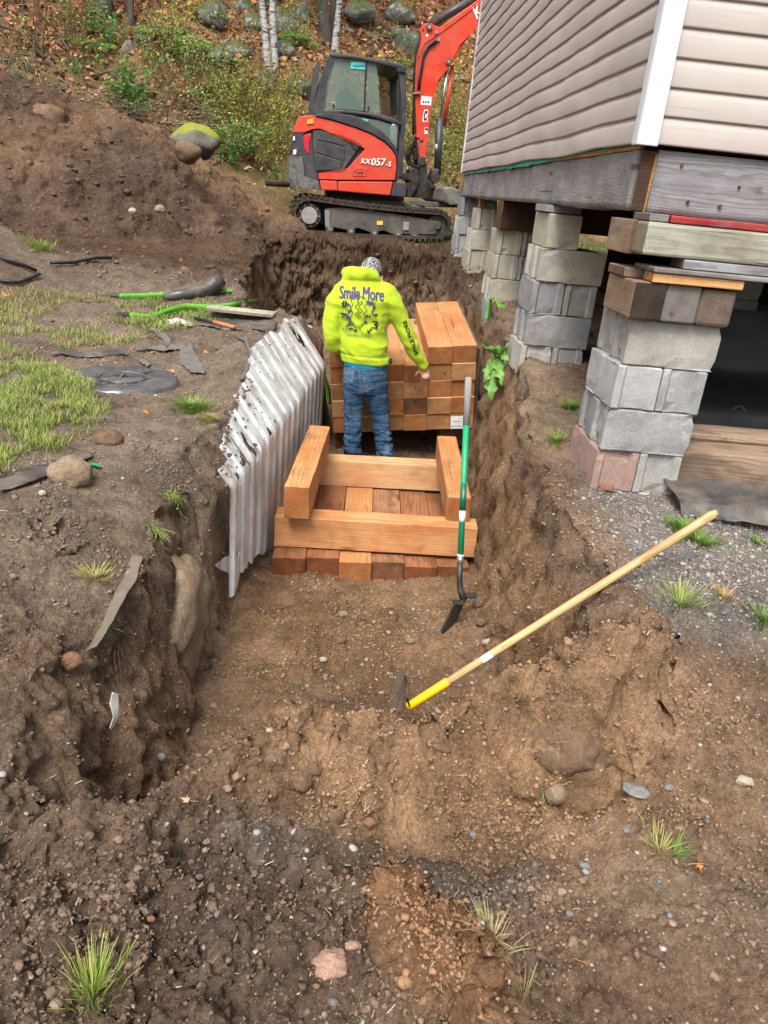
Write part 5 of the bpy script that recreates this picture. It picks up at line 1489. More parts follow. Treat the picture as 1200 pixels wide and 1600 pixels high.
me = text_mesh('Kubota', .20, .002, .1); me.materials.append(MAT['sticker_white']); v = np.array([q.co[:] for q in me.vertices]); wd = v[:, 0].max() - v[:, 0].min()
for dd in (0, .008):
    o = link(bpy.data.objects.new('boom_lettering', me), boom); L = math.hypot(x1 - x0, y1 - y0); o.scale = (L / wd, 1.15, 1); o.location = ((x0 + x1) / 2 + dd, BO - .006 - dd * .1, (y0 + y1) / 2); o.rotation_euler = (math.pi / 2, -math.atan2(y1 - y0, x1 - x0), 0)


def bar(name, a, b, wa, off0, off1, mat, par, sc=4.706, rnd_=True):
    (ax, az), (bx, bz) = eR([a, b], (off0 + off1) / 2); m = (off0 + off1) / 2
    r_ = wa * .00235 / 2 * 1.0
    return tube(name, [(ax, m, az), (bx, m, bz)], r_, mat, par, 16)


def hose(name, pts, r_, off, par): return tube(name, [(u, off, w_) for u, w_ in eR(pts, off)], r_, 'black_rubber', par, 8)


bar('cylinder_barrel', (352, 176), (690, -30), 46, BO, BO + .2, 'dark_paint', boom)
bar('cylinder_barrel', (392, 1290), (410, 872), 48, BO, BO + .16, 'dark_paint', exc)
bar('cylinder_rod', (412, 900), (470, 470), 20, BO, BO + .16, 'chrome', exc)
bar('cylinder_rod', (440, 930), (505, 480), 24, BO + .02, BO + .22, 'red_orange', exc)
bar('hydraulic_pipe', (384, 1060), (388, 1120), 22, BO - .1, BO + .02, 'steel', exc)
prism('boom_bracket', eR([(250, 1160), (275, 1148), (303, 1160), (300, 1220), (325, 1330), (372, 1345), (360, 1385), (320, 1390), (270, 1455), (160, 1450), (150, 1420), (165, 1340), (190, 1300), (180, 1250), (240, 1220)], BO), BO - .04, BO + .26, 'black_iron', exc, .02)
prism('swing_post', eR([(115, 1285), (150, 1272), (235, 1275), (245, 1310), (235, 1370), (190, 1440), (160, 1450), (165, 1400), (135, 1350), (215, 1335), (125, 1312)], BO + .02), BO - .12, BO + .3, 'black_iron', exc, .02)
c = eR([(273, 1188)], BO)[0]; disc('pin', c, .06, BO - .06, BO + .28, 'black_iron', exc, 18, .006)
c = eR([(375, 1310)], BO)[0]; disc('pin', c, .07, BO - .06, BO + .22, 'black_iron', exc, 18, .006)
prism('cylinder_foot', eR([(350, 1240), (405, 1240), (400, 1300), (378, 1345), (320, 1392), (310, 1370), (355, 1320)], BO), BO + .0, BO + .18, 'dark_paint', exc, .02)
hose('hose', [(262, 250), (248, 330), (232, 400), (222, 520), (218, 700), (214, 900), (216, 990)], .016, BO - .02, exc)
hose('hose', [(385, 300), (330, 335), (292, 400), (280, 480), (262, 580), (255, 660)], .02, BO - .025, exc)
hose('hose', [(222, 990), (215, 1060), (180, 1110), (162, 1160), (180, 1205), (230, 1225), (262, 1240)], .02, BO - .03, exc)
hose('hose', [(236, 1000), (232, 1070), (200, 1120), (180, 1160), (200, 1200), (250, 1225)], .02, BO + .03, exc)
hose('hose', [(250, 1010), (250, 1080), (222, 1125), (215, 1165), (235, 1200)], .014, BO + .06, exc)
hose('hose', [(248, 1050), (246, 1110), (238, 1150), (240, 1190)], .014, BO - .05, exc)
prism('hose_clamp', eR([(210, 680), (262, 676), (264, 690), (212, 694)], BO), BO - .045, BO - .005, 'steel', exc)
prism('hose_clamp', eR([(212, 985), (290, 1000), (288, 1030), (262, 1035), (262, 1015), (214, 1000)], BO), BO - .02, BO - .002, 'red_orange', exc)
# arm and bucket beyond the house
arm = prism('arm', eR([(1060, -280), (1180, -320), (1330, 300), (1290, 700), (1240, 700), (1180, 200)], BO), BO + .02, BO + .18, 'red_orange', exc, .012)
prism('bucket', eR([(1180, 700), (1340, 690), (1360, 900), (1250, 1010), (1130, 960), (1150, 930), (1240, 930), (1290, 860)], BO), BO - .2, BO + .4, 'black_iron', exc, .01)


# ================================================================== THE WORKER
YW = 5.36
def Wp(px, py, dy=0): return Vector(uy(px, py, YW + dy))
fl_ = Wp(577, 742); person = thing('person', 'person in bright yellow hoodie and blue jeans standing in the trench by the timber stack', 'person', (fl_.x, YW, gz(fl_.x, YW)))
PO = Vector(person.location)
MPX = 5.25 / FPX                     # metres per photo pixel at the worker


def loft(bm, rings, seg=20, cap=True):
    """rings: (centre, rx, ry, optional axis direction)"""
    rs = []
    for i, rg in enumerate(rings):
        c, rx, ry = Vector(rg[0]), rg[1], rg[2]
        d = Vector(rg[3]) if len(rg) > 3 else Vector((0, 0, 1))
        d.normalize(); a = Vector((0, 1, 0)).cross(d); a = a.normalized() if a.length > .2 else Vector((1, 0, 0)); b = d.cross(a).normalized()
        rs.append([bm.verts.new(c + a * math.cos(t) * rx + b * math.sin(t) * ry) for t in [k * 2 * math.pi / seg for k in range(seg)]])
    for i in range(len(rs) - 1):
        for k in range(seg): bm.faces.new((rs[i][k], rs[i][(k + 1) % seg], rs[i + 1][(k + 1) % seg], rs[i + 1][k]))
    if cap: bm.faces.new(rs[0][::-1]); bm.faces.new(rs[-1])


def limb(bm, pts, rad, seg=16):
    pts = [Vector(p) for p in pts]; R = []
    for i, p in enumerate(pts):
        d = pts[min(i + 1, len(pts) - 1)] - pts[max(i - 1, 0)]; r = rad[i]; r = r if isinstance(r, tuple) else (r, r); R.append((p, r[0], r[1], d))
    loft(bm, R, seg)
    for p, r in ((pts[0], rad[0]), (pts[-1], rad[-1])):
        r = r[0] if isinstance(r, tuple) else r
        bmesh.ops.create_icosphere(bm, subdivisions=2, radius=r * .97, matrix=Matrix.Translation(p))


def fuse(name, bm, voxel, mat, parent, smooth_it=6, disp=None, offset=PO):
    bmesh.ops.recalc_face_normals(bm, faces=bm.faces)
    me = bpy.data.meshes.new(name); bm.to_mesh(me); bm.free(); o = bpy.data.objects.new(name, me); COL.objects.link(o)
    m = o.modifiers.new('r', 'REMESH'); m.mode = 'VOXEL'; m.voxel_size = voxel; m.adaptivity = 0
    s_ = o.modifiers.new('s', 'SMOOTH'); s_.iterations = smooth_it; s_.factor = .5
    dg = bpy.context.evaluated_depsgraph_get(); dg.update()
    me2 = bpy.data.meshes.new_from_object(o.evaluated_get(dg)); bpy.data.objects.remove(o)
    n = len(me2.vertices); co = np.zeros(n * 3, np.float32); me2.vertices.foreach_get('co', co); co = co.reshape(-1, 3)
    if disp:
        nm = np.zeros(n * 3, np.float32); me2.vertices.foreach_get('normal', nm); nm = nm.reshape(-1, 3); co = co + nm * disp(co)[:, None]
    world = co.copy(); co = co - np.array(offset); me2.vertices.foreach_set('co', co.astype(np.float32).ravel())
    me2.polygons.foreach_set('use_smooth', [True] * len(me2.polygons)); me2.materials.clear(); me2.materials.append(MAT[mat]); me2.update()
    r = link(bpy.data.objects.new(name, me2), parent); return r, world


px = MPX
# body: head, neck, trunk, arms, hands, legs as one surface
bm = bmesh.new()
hc = Wp(579, 428, .10)
bmesh.ops.create_icosphere(bm, subdivisions=4, radius=1, matrix=Matrix.Translation(hc) @ Matrix.Rotation(-.25, 4, 'Z') @ Matrix.Rotation(-.55, 4, 'X') @ Matrix.Diagonal((.074, .092, .106, 1)))
bmesh.ops.create_icosphere(bm, subdivisions=3, radius=1, matrix=Matrix.Translation(hc + Vector((.02, .055, -.06))) @ Matrix.Diagonal((.055, .055, .06, 1)))
bmesh.ops.create_icosphere(bm, subdivisions=2, radius=1, matrix=Matrix.Translation(hc + Vector((.028, .112, -.045))) @ Matrix.Diagonal((.013, .02, .022, 1)))     # nose
for sx in (-1, 1):
    bmesh.ops.create_icosphere(bm, subdivisions=2, radius=1, matrix=Matrix.Translation(hc + Vector((sx * .079, -.004 - .01 * sx, -.028))) @ Matrix.Diagonal((.010, .020, .030, 1)))   # ears
    bmesh.ops.create_icosphere(bm, subdivisions=2, radius=.013, matrix=Matrix.Translation(hc + Vector((.03 * sx + .02, .088, -.012))))
limb(bm, [Wp(572, 440, .01), Wp(576, 428, .06)], [.058, .056])
limb(bm, [Wp(571, 556), Wp(569, 520), Wp(567, 470), Wp(569, 445)], [(.10, .06), (.10, .06), (.11, .06), (.07, .06)])
limb(bm, [Wp(535, 462), Wp(517, 505, -.02), Wp(515, 535, .03), Wp(532, 545, .24)], [.042, .036, .034, .03])
RH = Wp(664, 577, .09)
limb(bm, [Wp(608, 462), Wp(632, 512, .0), Wp(652, 552, .06), Wp(663, 575, .09)], [.042, .036, .032, .027])
# right hand, hanging and slightly curled
palm = [Wp(663, 575, .09), Wp(664, 583, .10), Wp(665, 588, .105)]
limb(bm, palm, [(.026, .018), (.036, .016), (.034, .014)], 12)
for k, (x, ln) in enumerate(((-.026, .058), (-.009, .068), (.009, .064), (.025, .050))):
    b0 = Wp(665, 588, .105) + Vector((x, 0, 0)); d1 = Vector((x * .15 + .006, .006, -.42 * ln)); d2 = Vector((.002, .012, -.34 * ln)); d3 = Vector((-.002, .012, -.24 * ln))
    limb(bm, [b0 + Vector((0, 0, .012)), b0 + d1, b0 + d1 + d2, b0 + d1 + d2 + d3], [.0092, .0088, .0080, .0070], 8)
b0 = Wp(662, 580, .10) + Vector((-.024, .004, 0)); limb(bm, [b0, b0 + Vector((-.022, .006, -.018)), b0 + Vector((-.030, .012, -.044))], [.0115, .010, .008], 8)
# left hand resting flat on the timbers
b0 = Wp(532, 545, .24); limb(bm, [b0, b0 + Vector((.03, .06, -.012))], [(.026, .018), (.036, .014)], 12)
for k in range(4):
    q = b0 + Vector((.004 + .019 * k, .085 - .006 * k, -.014)); limb(bm, [q, q + Vector((.012, .04, -.002)), q + Vector((.02, .066, -.01))], [.0092, .0085, .0075], 8)
limb(bm, [b0 + Vector((.03, .02, -.006)), b0 + Vector((.065, .045, -.012))], [.011, .008], 8)
for sgn, hip, kn_, an in ((-1, (556, 585), (551, 645), (552, 725)), (1, (588, 585), (592, 645), (603, 727))):
    limb(bm, [Wp(*hip), Wp(*kn_, .02), Wp(*an, .0)], [.060, .045, .036])
body_o, bw = fuse('body', bm, .0055, 'skin', person, 3)
bmd = bmesh.new(); 
# bandana over the crown, hair below it
def cap(name, mat, sc_, cut, dz=0, rot=-.55):
    bm = bmesh.new(); M = Matrix.Translation(hc) @ Matrix.Rotation(-.25, 4, 'Z') @ Matrix.Rotation(rot, 4, 'X') @ Matrix.Diagonal((.074 * sc_, .092 * sc_, .106 * sc_, 1))
    bmesh.ops.create_icosphere(bm, subdivisions=4, radius=1)
    bmesh.ops.bisect_plane(bm, geom=bm.verts[:] + bm.edges[:] + bm.faces[:], plane_co=(0, 0, cut), plane_no=(0, dz, -1), clear_outer=True)
    bmesh.ops.transform(bm, matrix=Matrix.Translation(-PO) @ M, verts=bm.verts); o = bmobj(name, bm, mat, person, smooth=True)
    s_ = o.modifiers.new('t', 'SOLIDIFY'); s_.thickness = .004; s_.offset = 1; return o
cap('hair', 'hair', 1.02, -.35, .9)
cap('bandana', 'bandana', 1.05, .12, .35)
tube('glasses_arm', [hc - PO + Vector((.084, -.01, -.01)), hc - PO + Vector((.080, .07, -.02))], .003, 'black_rubber', person, 6)
o = tube('ear_plug_stick', [Wp(565, 412, .08) - PO, Wp(565, 419, .06) - PO], .003, 'geotextile', person, 6)

# hoodie
bm = bmesh.new()
rings = [(566, 571, 37, .118, .0), (556, 571, 39, .128, 0), (545, 570, 38, .134, 0), (520, 569, 38, .132, 0), (500, 568, 41, .134, 0), (480, 567, 45, .134, -.01), (465, 567, 47, .125, -.01), (452, 567, 43, .105, 0), (441, 566, 33, .085, .01), (432, 566, 26, .07, .02)]
loft(bm, [(Wp(cx, y, dy), hw * px, d) for y, cx, hw, d, dy in rings], 28)
limb(bm, [Wp(538, 462, 0), Wp(527, 474, -.01), Wp(520, 500, -.02), Wp(519, 524, -.01), Wp(521, 538, .03), Wp(530, 542, .14), Wp(533, 546, .23)], [.085, .082, .068, .064, .060, .052, .045])
limb(bm, [Wp(600, 460, 0), Wp(612, 474, 0), Wp(624, 500, .01), Wp(635, 522, .01), Wp(645, 544, .05), Wp(655, 562, .08)], [.085, .080, .066, .058, .054, .046])
limb(bm, [Wp(655, 562, .08), Wp(662, 573, .09)], [.043, .041])
# bunched hood
for t0, t1, ht in ((0, 1, 0),):
    pts = []; rr = []
    for k in range(13):
        a = math.pi * (-.12 + 1.24 * k / 12); x = math.cos(a); yv = -math.sin(a)
        pts.append(Wp(563, 434) + Vector((-x * .098 - .0, yv * .085 + .045, .012 + .012 * math.sin(a)))); rr.append((.037 + .012 * math.sin(a), .034 + .012 * math.sin(a)))
    limb(bm, pts, rr)
limb(bm, [Wp(540, 436, .0), Wp(552, 428, -.04), Wp(570, 427, -.05), Wp(586, 434, -.02), Wp(597, 444, .02)], [.030, .040, .040, .030, .02])


def folds(c):
    x, y, z = c[:, 0], c[:, 1], c[:, 2]
    f = .010 * fbm(x * .8 + z * .4, y, z * 1.3, 5, 2, 5, .5, 2) + .003 * fbm(x * .7 + z * .6, y, z * 1.8, 13, 2, 6, .5)
    zh = Wp(571, 556).z
    f = f - .006 * np.exp(-((z - zh - .012) / .008) ** 2) * (np.abs(x - Wp(571, 556).x) < .2)
    return f


hood_o, hw_ = fuse('hoodie', bm, .008, 'hoodie', person, 5, folds)
bm = bmesh.new(); bm.from_mesh(hood_o.data); bvh = BVHTree.FromBMesh(bm); bm.free()
# t-shirt hem below
bm = bmesh.new(); loft(bm, [(Wp(571, 574), 34.5 * px, .108), (Wp(571, 560), 34 * px, .112)], 28); bmesh.ops.translate(bm, vec=-PO, verts=bm.verts); bmobj('shirt_hem', bm, 'tshirt_blue', person, smooth=True)
# jeans
bm = bmesh.new()
loft(bm, [(Wp(571, 612), 33 * px, .112), (Wp(571, 598), 37 * px, .130), (Wp(571, 585), 36.5 * px, .130), (Wp(571, 570), 33 * px, .112)], 28)
limb(bm, [Wp(556, 596), Wp(554, 618, .0), Wp(552, 645, .015), Wp(551, 680, .0), Wp(551, 708, -.01), Wp(551, 738, -.01)], [.088, .082, .070, .062, .062, .066])
limb(bm, [Wp(587, 596), Wp(589, 618, .0), Wp(593, 645, .015), Wp(598, 680, .0), Wp(602, 708, -.01), Wp(604, 740, -.01)], [.088, .082, .070, .062, .064, .068])


def jf(c):
    x, y, z = c[:, 0], c[:, 1], c[:, 2]; low_ = sstep(Wp(560, 640).z, Wp(560, 700).z, z)
    return .009 * fbm(x, y, z * 2.2, 8, 3, 15, .55, 2) * (.5 + low_) + .008 * fbm(x * .8, y, z * 3, 10, 2, 16) * (.4 + low_)


je, jw = fuse('jeans', bm, .008, 'denim', person, 5, jf)
bm = bmesh.new(); bm.from_mesh(je.data); bvj = BVHTree.FromBMesh(bm); bm.free()
for cx_, sx in ((551, -1), (604, 1)):
    f0 = Wp(cx_, 742, 0); bm = bmesh.new(); g_ = gz(f0.x, f0.y)
    limb(bm, [Vector((f0.x, YW - .04, g_ + .05)), Vector((f0.x + .01 * sx, YW + .08, g_ + .05)), Vector((f0.x + .02 * sx, YW + .19, g_ + .04))], [(.045, .05), (.05, .05), (.046, .036)])
    fuse('boot', bm, .01, 'boot', person, 3)


def project(pts, tree, lift=.003):
    """photo sight lines to points on the garment"""
    out = []
    co = Vector(CAM) - PO
    for x, y in pts:
        d = Vector(ray(x, y)).normalized(); h, n, i, dd = tree.ray_cast(co, d)
        if h is None: return None
        out.append(h - d * lift)
    return out


def print_mesh(name, verts2, faces, mat, tree=bvh, lift=.006):
    cache = []
    co = Vector(CAM) - PO; ok = []
    for x, y in verts2:
        d = Vector(ray(x, y)).normalized(); h, n, i, dd = tree.ray_cast(co, d)
        ok.append(h is not None); cache.append(tuple((h if h is not None else Vector((0, 0, 0))) - d * lift))
    fs = [f for f in faces if all(ok[i] for i in f)]
    me = bpy.data.meshes.new(name); me.from_pydata(cache, [], fs); me.materials.append(MAT[mat]); return link(bpy.data.objects.new(name, me), person)


def print_text(name, s, quad, mat, bold_=1, tree=bvh, shear=0, lift=.007):
    """text laid into a photo quadrilateral: origin, x vector, y vector"""
    me = text_mesh(s, 1, 0, shear); v = np.array([q.co[:2] for q in me.vertices]); fs = [list(p.vertices) for p in me.polygons]
    lo, hi = v.min(0), v.max(0); v = (v - lo) / (hi - lo); (ox_, oy_), (ux, uy__), (vx, vy) = quad
    V = []; F = []
    for b in range(bold_):
        k = len(V); V += [(ox_ + a * ux + c * vx + b * .45, oy_ + a * uy__ + c * vy) for a, c in v]; F += [[i + k for i in f] for f in fs]
    return print_mesh(name, V, F, mat, tree, lift)


def stroke(pts, w_):
    P = np.array(pts, float); t = np.gradient(P, axis=0); n = np.stack([-t[:, 1], t[:, 0]], 1); n /= np.maximum(np.linalg.norm(n, axis=1, keepdims=True), 1e-6)
    wv = w_ * np.ones(len(P)); V = np.concatenate([P - n * wv[:, None] / 2, P + n * wv[:, None] / 2]); m = len(P)
    return V, [[i, i + 1, m + i + 1, m + i] for i in range(m - 1)]


def J(x, y): return (520 + x / 7.5, 430 + y / 7.5)
print_text('back_lettering', 'Smile', (J(72, 272), (31.5, 1.6), (1.0, -20.5)), 'ink_purple', 4)
print_text('back_lettering', 'More', (J(345, 282), (32.5, 3.0), (1.0, -20.0)), 'ink_purple', 4)
V, F = [], []
def add_s(pts, w_):
    k = len(V); v, f = stroke([J(*p) for p in pts], w_); V.extend(v.tolist()); F.extend([[i + k for i in q] for q in f])
def wig(x0, y0, x1, y1, amp, n, m=24): return [(x0 + (x1 - x0) * i / m + amp * math.sin(i / m * n * 2 * math.pi), y0 + (y1 - y0) * i / m) for i in range(m + 1)]
add_s([(300, 245), (235, 265), (212, 300), (235, 345), (205, 390), (235, 440), (205, 490), (210, 540), (245, 600), (290, 622), (330, 612), (365, 570), (378, 500), (360, 450), (400, 410), (365, 360), (400, 330), (385, 280), (345, 255), (300, 245)], 1.0)
add_s(wig(285, 300, 285, 510, 22, 2.3), .95); add_s(wig(325, 300, 320, 510, 22, 2.3), .95); add_s([(302, 250), (302, 330)], .5)
add_s([(228, 545), (245, 575), (275, 595), (310, 600), (340, 580), (352, 548)], .9)
print_mesh('back_print', V, F, 'ink_black')
def blobs(rg, n, seed, s0, s1, mat):
    r = random.Random(seed); V2, F2 = [], []
    for _ in range(n):
        a, b, c, d = r.choice(rg); x, y = r.uniform(a, c), r.uniform(b, d); s = r.uniform(s0, s1); m = 9; k = len(V2); ph = r.random() * 6; el = r.uniform(.5, 1.6)
        V2 += [J(x + s * el * math.cos(t_ * 6.283 / m) * r.uniform(.5, 1.2), y + s * math.sin(t_ * 6.283 / m) * r.uniform(.5, 1.2)) for t_ in range(m)]; F2.append(list(range(k, k + m)))
    return print_mesh('back_print', V2, F2, mat, lift=.0055 if mat == 'ink_purple' else .0062)
blobs([(155, 340, 225, 420), (150, 420, 210, 510), (190, 520, 215, 640), (395, 310, 500, 350), (460, 350, 495, 460), (380, 470, 440, 590), (215, 600, 250, 650)], 60, 3, 9, 20, 'ink_purple')
blobs([(110, 300, 160, 370), (100, 440, 140, 500), (140, 560, 190, 660), (240, 625, 330, 660), (440, 560, 540, 640), (400, 640, 430, 670), (480, 460, 530, 520)], 40, 4, 6, 14, 'ink_black')
blobs([(80, 300, 200, 700), (400, 300, 600, 680), (200, 630, 480, 700)], 150, 5, 1.5, 5, 'ink_black')
print_text('back_print', '#', (J(105, 380), (7.5, 0), (0, -12)), 'ink_black', 3, lift=.0075)
print_text('back_print', '3', (J(462, 625), (7.5, 0), (0, -12)), 'ink_black', 4, lift=.0075)
print_text('back_print', 'Smile More So Bright', (J(150, 722), (41, 2.0), (0, -5.0)), 'ink_purple', 1, shear=.3)
print_text('sleeve_lettering', 'SMILE MORE', ((653.5, 553), (-19.5, -53), (-5.2, 2.2)), 'ink_black', 3)
# jeans: pockets, seams, belt
V, F = [], []
def add_j(pts, w_):
    k = len(V); v, f = stroke(pts, w_); V.extend(v.tolist()); F.extend([[i + k for i in q] for q in f])
D_ = lambda x, y: (480 + x / 4.85, 390 + y / 4.85)
for pl in ([D_(430, 960), D_(580, 930), D_(600, 1040), D_(530, 1075), D_(455, 1080), D_(430, 960)], [D_(285, 935), D_(325, 945), D_(322, 1030), D_(300, 1040), D_(275, 1010)], [D_(280, 900), D_(430, 912), D_(600, 890)], [D_(395, 910), D_(398, 990), D_(425, 1090), D_(430, 1130)]):
    dn = []; V, F = [], []
    for (a, b), (c, d) in zip(pl[:-1], pl[1:]): dn += [(a + (c - a) * t / 8, b + (d - b) * t / 8) for t in range(8)]
    add_j(dn + [pl[-1]], .7); print_mesh('seam', V, F, 'denim_stitch', bvj, .0035)

box('belt_pouch', tuple(Wp(603, 565, -.02) - PO - Vector((.0, .02, .012))), tuple(Wp(603, 565, -.02) - PO + Vector((.045, .05, .018))), 'black_rubber', person, .006)

# ================================================================== TOOLS
# garden rake lying with its head in the pit
h1 = onground(621, 1124); h0 = onground(632, 1070); h1[2] += .03; h0[2] += .035
hA = uy(640, 1103, (h0[1] + h1[1]) / 2 - .02)
end = None
for yy in np.linspace(3.3, 2.0, 200):      # farthest resting place where the whole handle is clear of the earth
    e_ = uy(1120, 800, yy); L_ = hA + (e_ - hA) * np.linspace(0.02, 1, 40)[:, None]
    if (L_[:, 2] > gzv(L_[:, 0], L_[:, 1]) + .034).all(): end = e_; break
if end is None: end = uy(1120, 800, 2.5)
print('rake', hA, end, 'ground under end', gz(end[0], end[1]))
rake = thing('rake', 'garden rake with ash handle and yellow socket leaning from pit to rim', 'rake', tuple(hA))
hv = Vector(hA); ev = Vector(end); dv = (ev - hv)
def Lr(t): return dv * t
hm = bmesh.new(); add_tube(hm, [(0, 0, 0), (0, .10, 0), (0, 1.0 * dv.length - .06, 0), (0, dv.length - .02, 0), (0, dv.length, 0)], [.0145, .015, .016, .0165, .010], 16)
ho = bmobj('handle', hm, 'ash_handle', rake, smooth=True); ho.rotation_euler = dv.to_track_quat('Y', 'Z').to_euler()
tube('socket', [Lr(-.008), Lr(.0), Lr(.128), Lr(.132)], [.012, .0165, .0175, .0160], 'yellow_plastic', rake, 16)
pm = Lr(.262); q_ = dv.to_track_quat('Y', 'Z')
bm = bmesh.new(); add_box(bm, (-.0115, -.022, -.002), (.0115, .022, .0005)); o = bmobj('price_sticker', bm, 'sticker_white', rake); cdir = (Vector(CAM) - (hv + pm)).normalized()
z_ = (cdir - dv.normalized() * cdir.dot(dv.normalized())).normalized(); x_v = dv.normalized().cross(z_)
o.matrix_local = Matrix(((x_v.x, dv.normalized().x, z_.x, pm.x + z_.x * .0165), (x_v.y, dv.normalized().y, z_.y, pm.y + z_.y * .0165), (x_v.z, dv.normalized().z, z_.z, pm.z + z_.z * .0165), (0, 0, 0, 1)))
b0, b1 = Vector(h0) - hv, Vector(h1) - hv; mid = (b0 + b1) / 2
tube('rake_head', [b0, (b0 + b1) / 2 + Vector((.004, 0, .004)), b1], .006, 'rake_iron', rake, 8)
tube('tang', [Lr(0), Lr(-.02) , mid], .006, 'rake_iron', rake, 8)
for s_ in (.12, .88): tube('bow', [Lr(.0), mid.lerp(b0 if s_ < .5 else b1, .45) + Vector((.02, 0, .005)), b0.lerp(b1, s_)], .004, 'rake_iron', rake, 6)
for i in range(13):
    p = b0.lerp(b1, .02 + .96 * i / 12); tube('tine', [p, p + Vector((-.012, .012, .012)), p + Vector((-.030, .022, .030))], [.0045, .004, .0025], 'rake_iron', rake, 6)

# round point shovel standing in the pit
s0 = onground(706, 978); st0 = Vector(uy(706, 977, s0[1])); top = Vector(uy(732, 590, s0[1] + .42)); 
print('shovel length', (top - st0).length)
shv = thing('shovel', 'green handled shovel standing upright with its black blade in the pit floor', 'shovel', tuple(st0))
def Sp(px, py, t): return Vector(uy(px, py, s0[1] + .42 * t)) - st0
tube('grip', [Sp(732, 589, 1), Sp(732, 592, .995), Sp(728.5, 664, .82)], [.010, .0175, .0175], 'grip_grey', shv, 16)
tube('handle', [Sp(728.5, 664, .82), Sp(719.5, 868, .33)], .0155, 'shovel_green', shv, 16)
tube('label_band', [Sp(724.6, 755, .60), Sp(722.6, 798, .50)], .0160, 'shovel_green_dark', shv, 16)
tube('label_band', [Sp(722.6, 798, .50), Sp(721.8, 815, .455)], .0160, 'sticker_white', shv, 16)
tube('collar', [Sp(719.6, 866, .335), Sp(719.2, 869, .33)], .0175, 'sticker_white', shv, 16)
tube('collar', [Sp(719.2, 869, .33), Sp(718.8, 880, .30)], .0168, 'steel', shv, 16)
tube('socket', [Sp(718.8, 879, .30), Sp(718, 905, .25), Sp(719, 922, .2), Sp(725, 938, .15)], [.0155, .015, .016, .02], 'black_iron', shv, 14)
disc_ = Sp(718.5, 888, .28); bm = bmesh.new(); bmesh.ops.create_icosphere(bm, subdivisions=2, radius=.004, matrix=Matrix.Translation(disc_ + Vector((0, -.0155, 0)))); bmobj('rivet', bm, 'chrome', shv)
for k, t_ in enumerate((('TRADITIONAL', .0105),)):
    me = text_mesh('Traditional Round Point', .011); me.materials.append(MAT['sticker_white']); o = link(bpy.data.objects.new('label_print', me), shv)
    pc = Sp(723.9, 777, .55); o.location = pc + Vector((-.003, -.0166, 0)); o.rotation_euler = (math.pi / 2, math.pi / 2 - .03, 0); o.scale = (.8, 1, 1)
# blade: a dished spade seen almost edge-on
bd = (Sp(706, 978, 0) - Sp(726, 936, .12)); bl_len = bd.length; bdir = bd.normalized(); side = bdir.cross(Vector((.75, .66, 0))).normalized(); nrm = side.cross(bdir)
rows = []; nb = 16
for i in range(nb + 1):
    t_ = i / nb; w__ = .095 * (1 - max(0, (t_ - .45) / .55) ** 1.8) if t_ > .08 else .095
    rows.append([Sp(726, 936, .12) + bdir * (t_ * max(bl_len, .22)) + Vector((0, .16, 0)) * 0 + side * 0 + (Vector((.55, .83, 0)) * (w__ * u)) + nrm * 0 + Vector((-.83, .55, 0)) * (.020 * u * u) for u in np.linspace(-1, 1, 9)])
Vb = np.array([[tuple(p) for p in r] for r in rows]).reshape(-1, 3)
o = npmesh('blade', Vb, grid_faces(nb + 1, 9), None, 'black_iron', shv, None, True); m_ = o.modifiers.new('t', 'SOLIDIFY'); m_.thickness = .003
for u in (-1, 1): 
    p = Sp(726, 936, .12) + Vector((.66, .75, 0)) * (.055 * u); box('step', tuple(p + Vector((-.03, -.02, -.006))), tuple(p + Vector((.03, .02, .008))), 'black_iron', shv, .004)


# ================================================================== RIBBONS, SHEETS AND THINGS LYING ABOUT
def ribbon(name, left, right, mat, label, cat, n=60, rough=.006, seed=1, lift=.012, thick=.003, solid=True, m=9, conform=False):
    """cloth strip between two polylines of 3D points"""
    def res(P):
        P = np.array(P, float); s = np.r_[0, np.cumsum(np.linalg.norm(np.diff(P, axis=0), axis=1))]; q = np.linspace(0, s[-1], n); return np.stack([np.interp(q, s, P[:, k]) for k in range(3)], 1)
    A, B = res(left), res(right); V = np.stack([A * (1 - v) + B * v for v in np.linspace(0, 1, m)])
    V[..., 2] += lift * .6 + rough * (.6 * fbm(V[..., 0], V[..., 1], V[..., 2], 7, 2, seed) + .35 * fbm(V[..., 0], V[..., 1], 0, 19, 2, seed + 2))
    V[..., 0] += rough * .8 * fbm(V[..., 0], V[..., 1], 0, 5, 3, seed + 4); V[..., 1] += rough * 1.5 * fbm(V[..., 0], V[..., 1], 0, 6, 3, seed + 5)
    if conform:
        for i in range(V.shape[0]):
            for j in range(V.shape[1]): V[i, j, 2] = max(V[i, j, 2], gz(V[i, j, 0], V[i, j, 1]) + .004)
    o = npmesh(name, V.reshape(-1, 3), grid_faces(m, n), None, mat, None, None, True)
    if solid: md = o.modifiers.new('t', 'SOLIDIFY'); md.thickness = thick
    return tag(o, label, cat)


def og(pts): return [onground(*p) for p in pts]


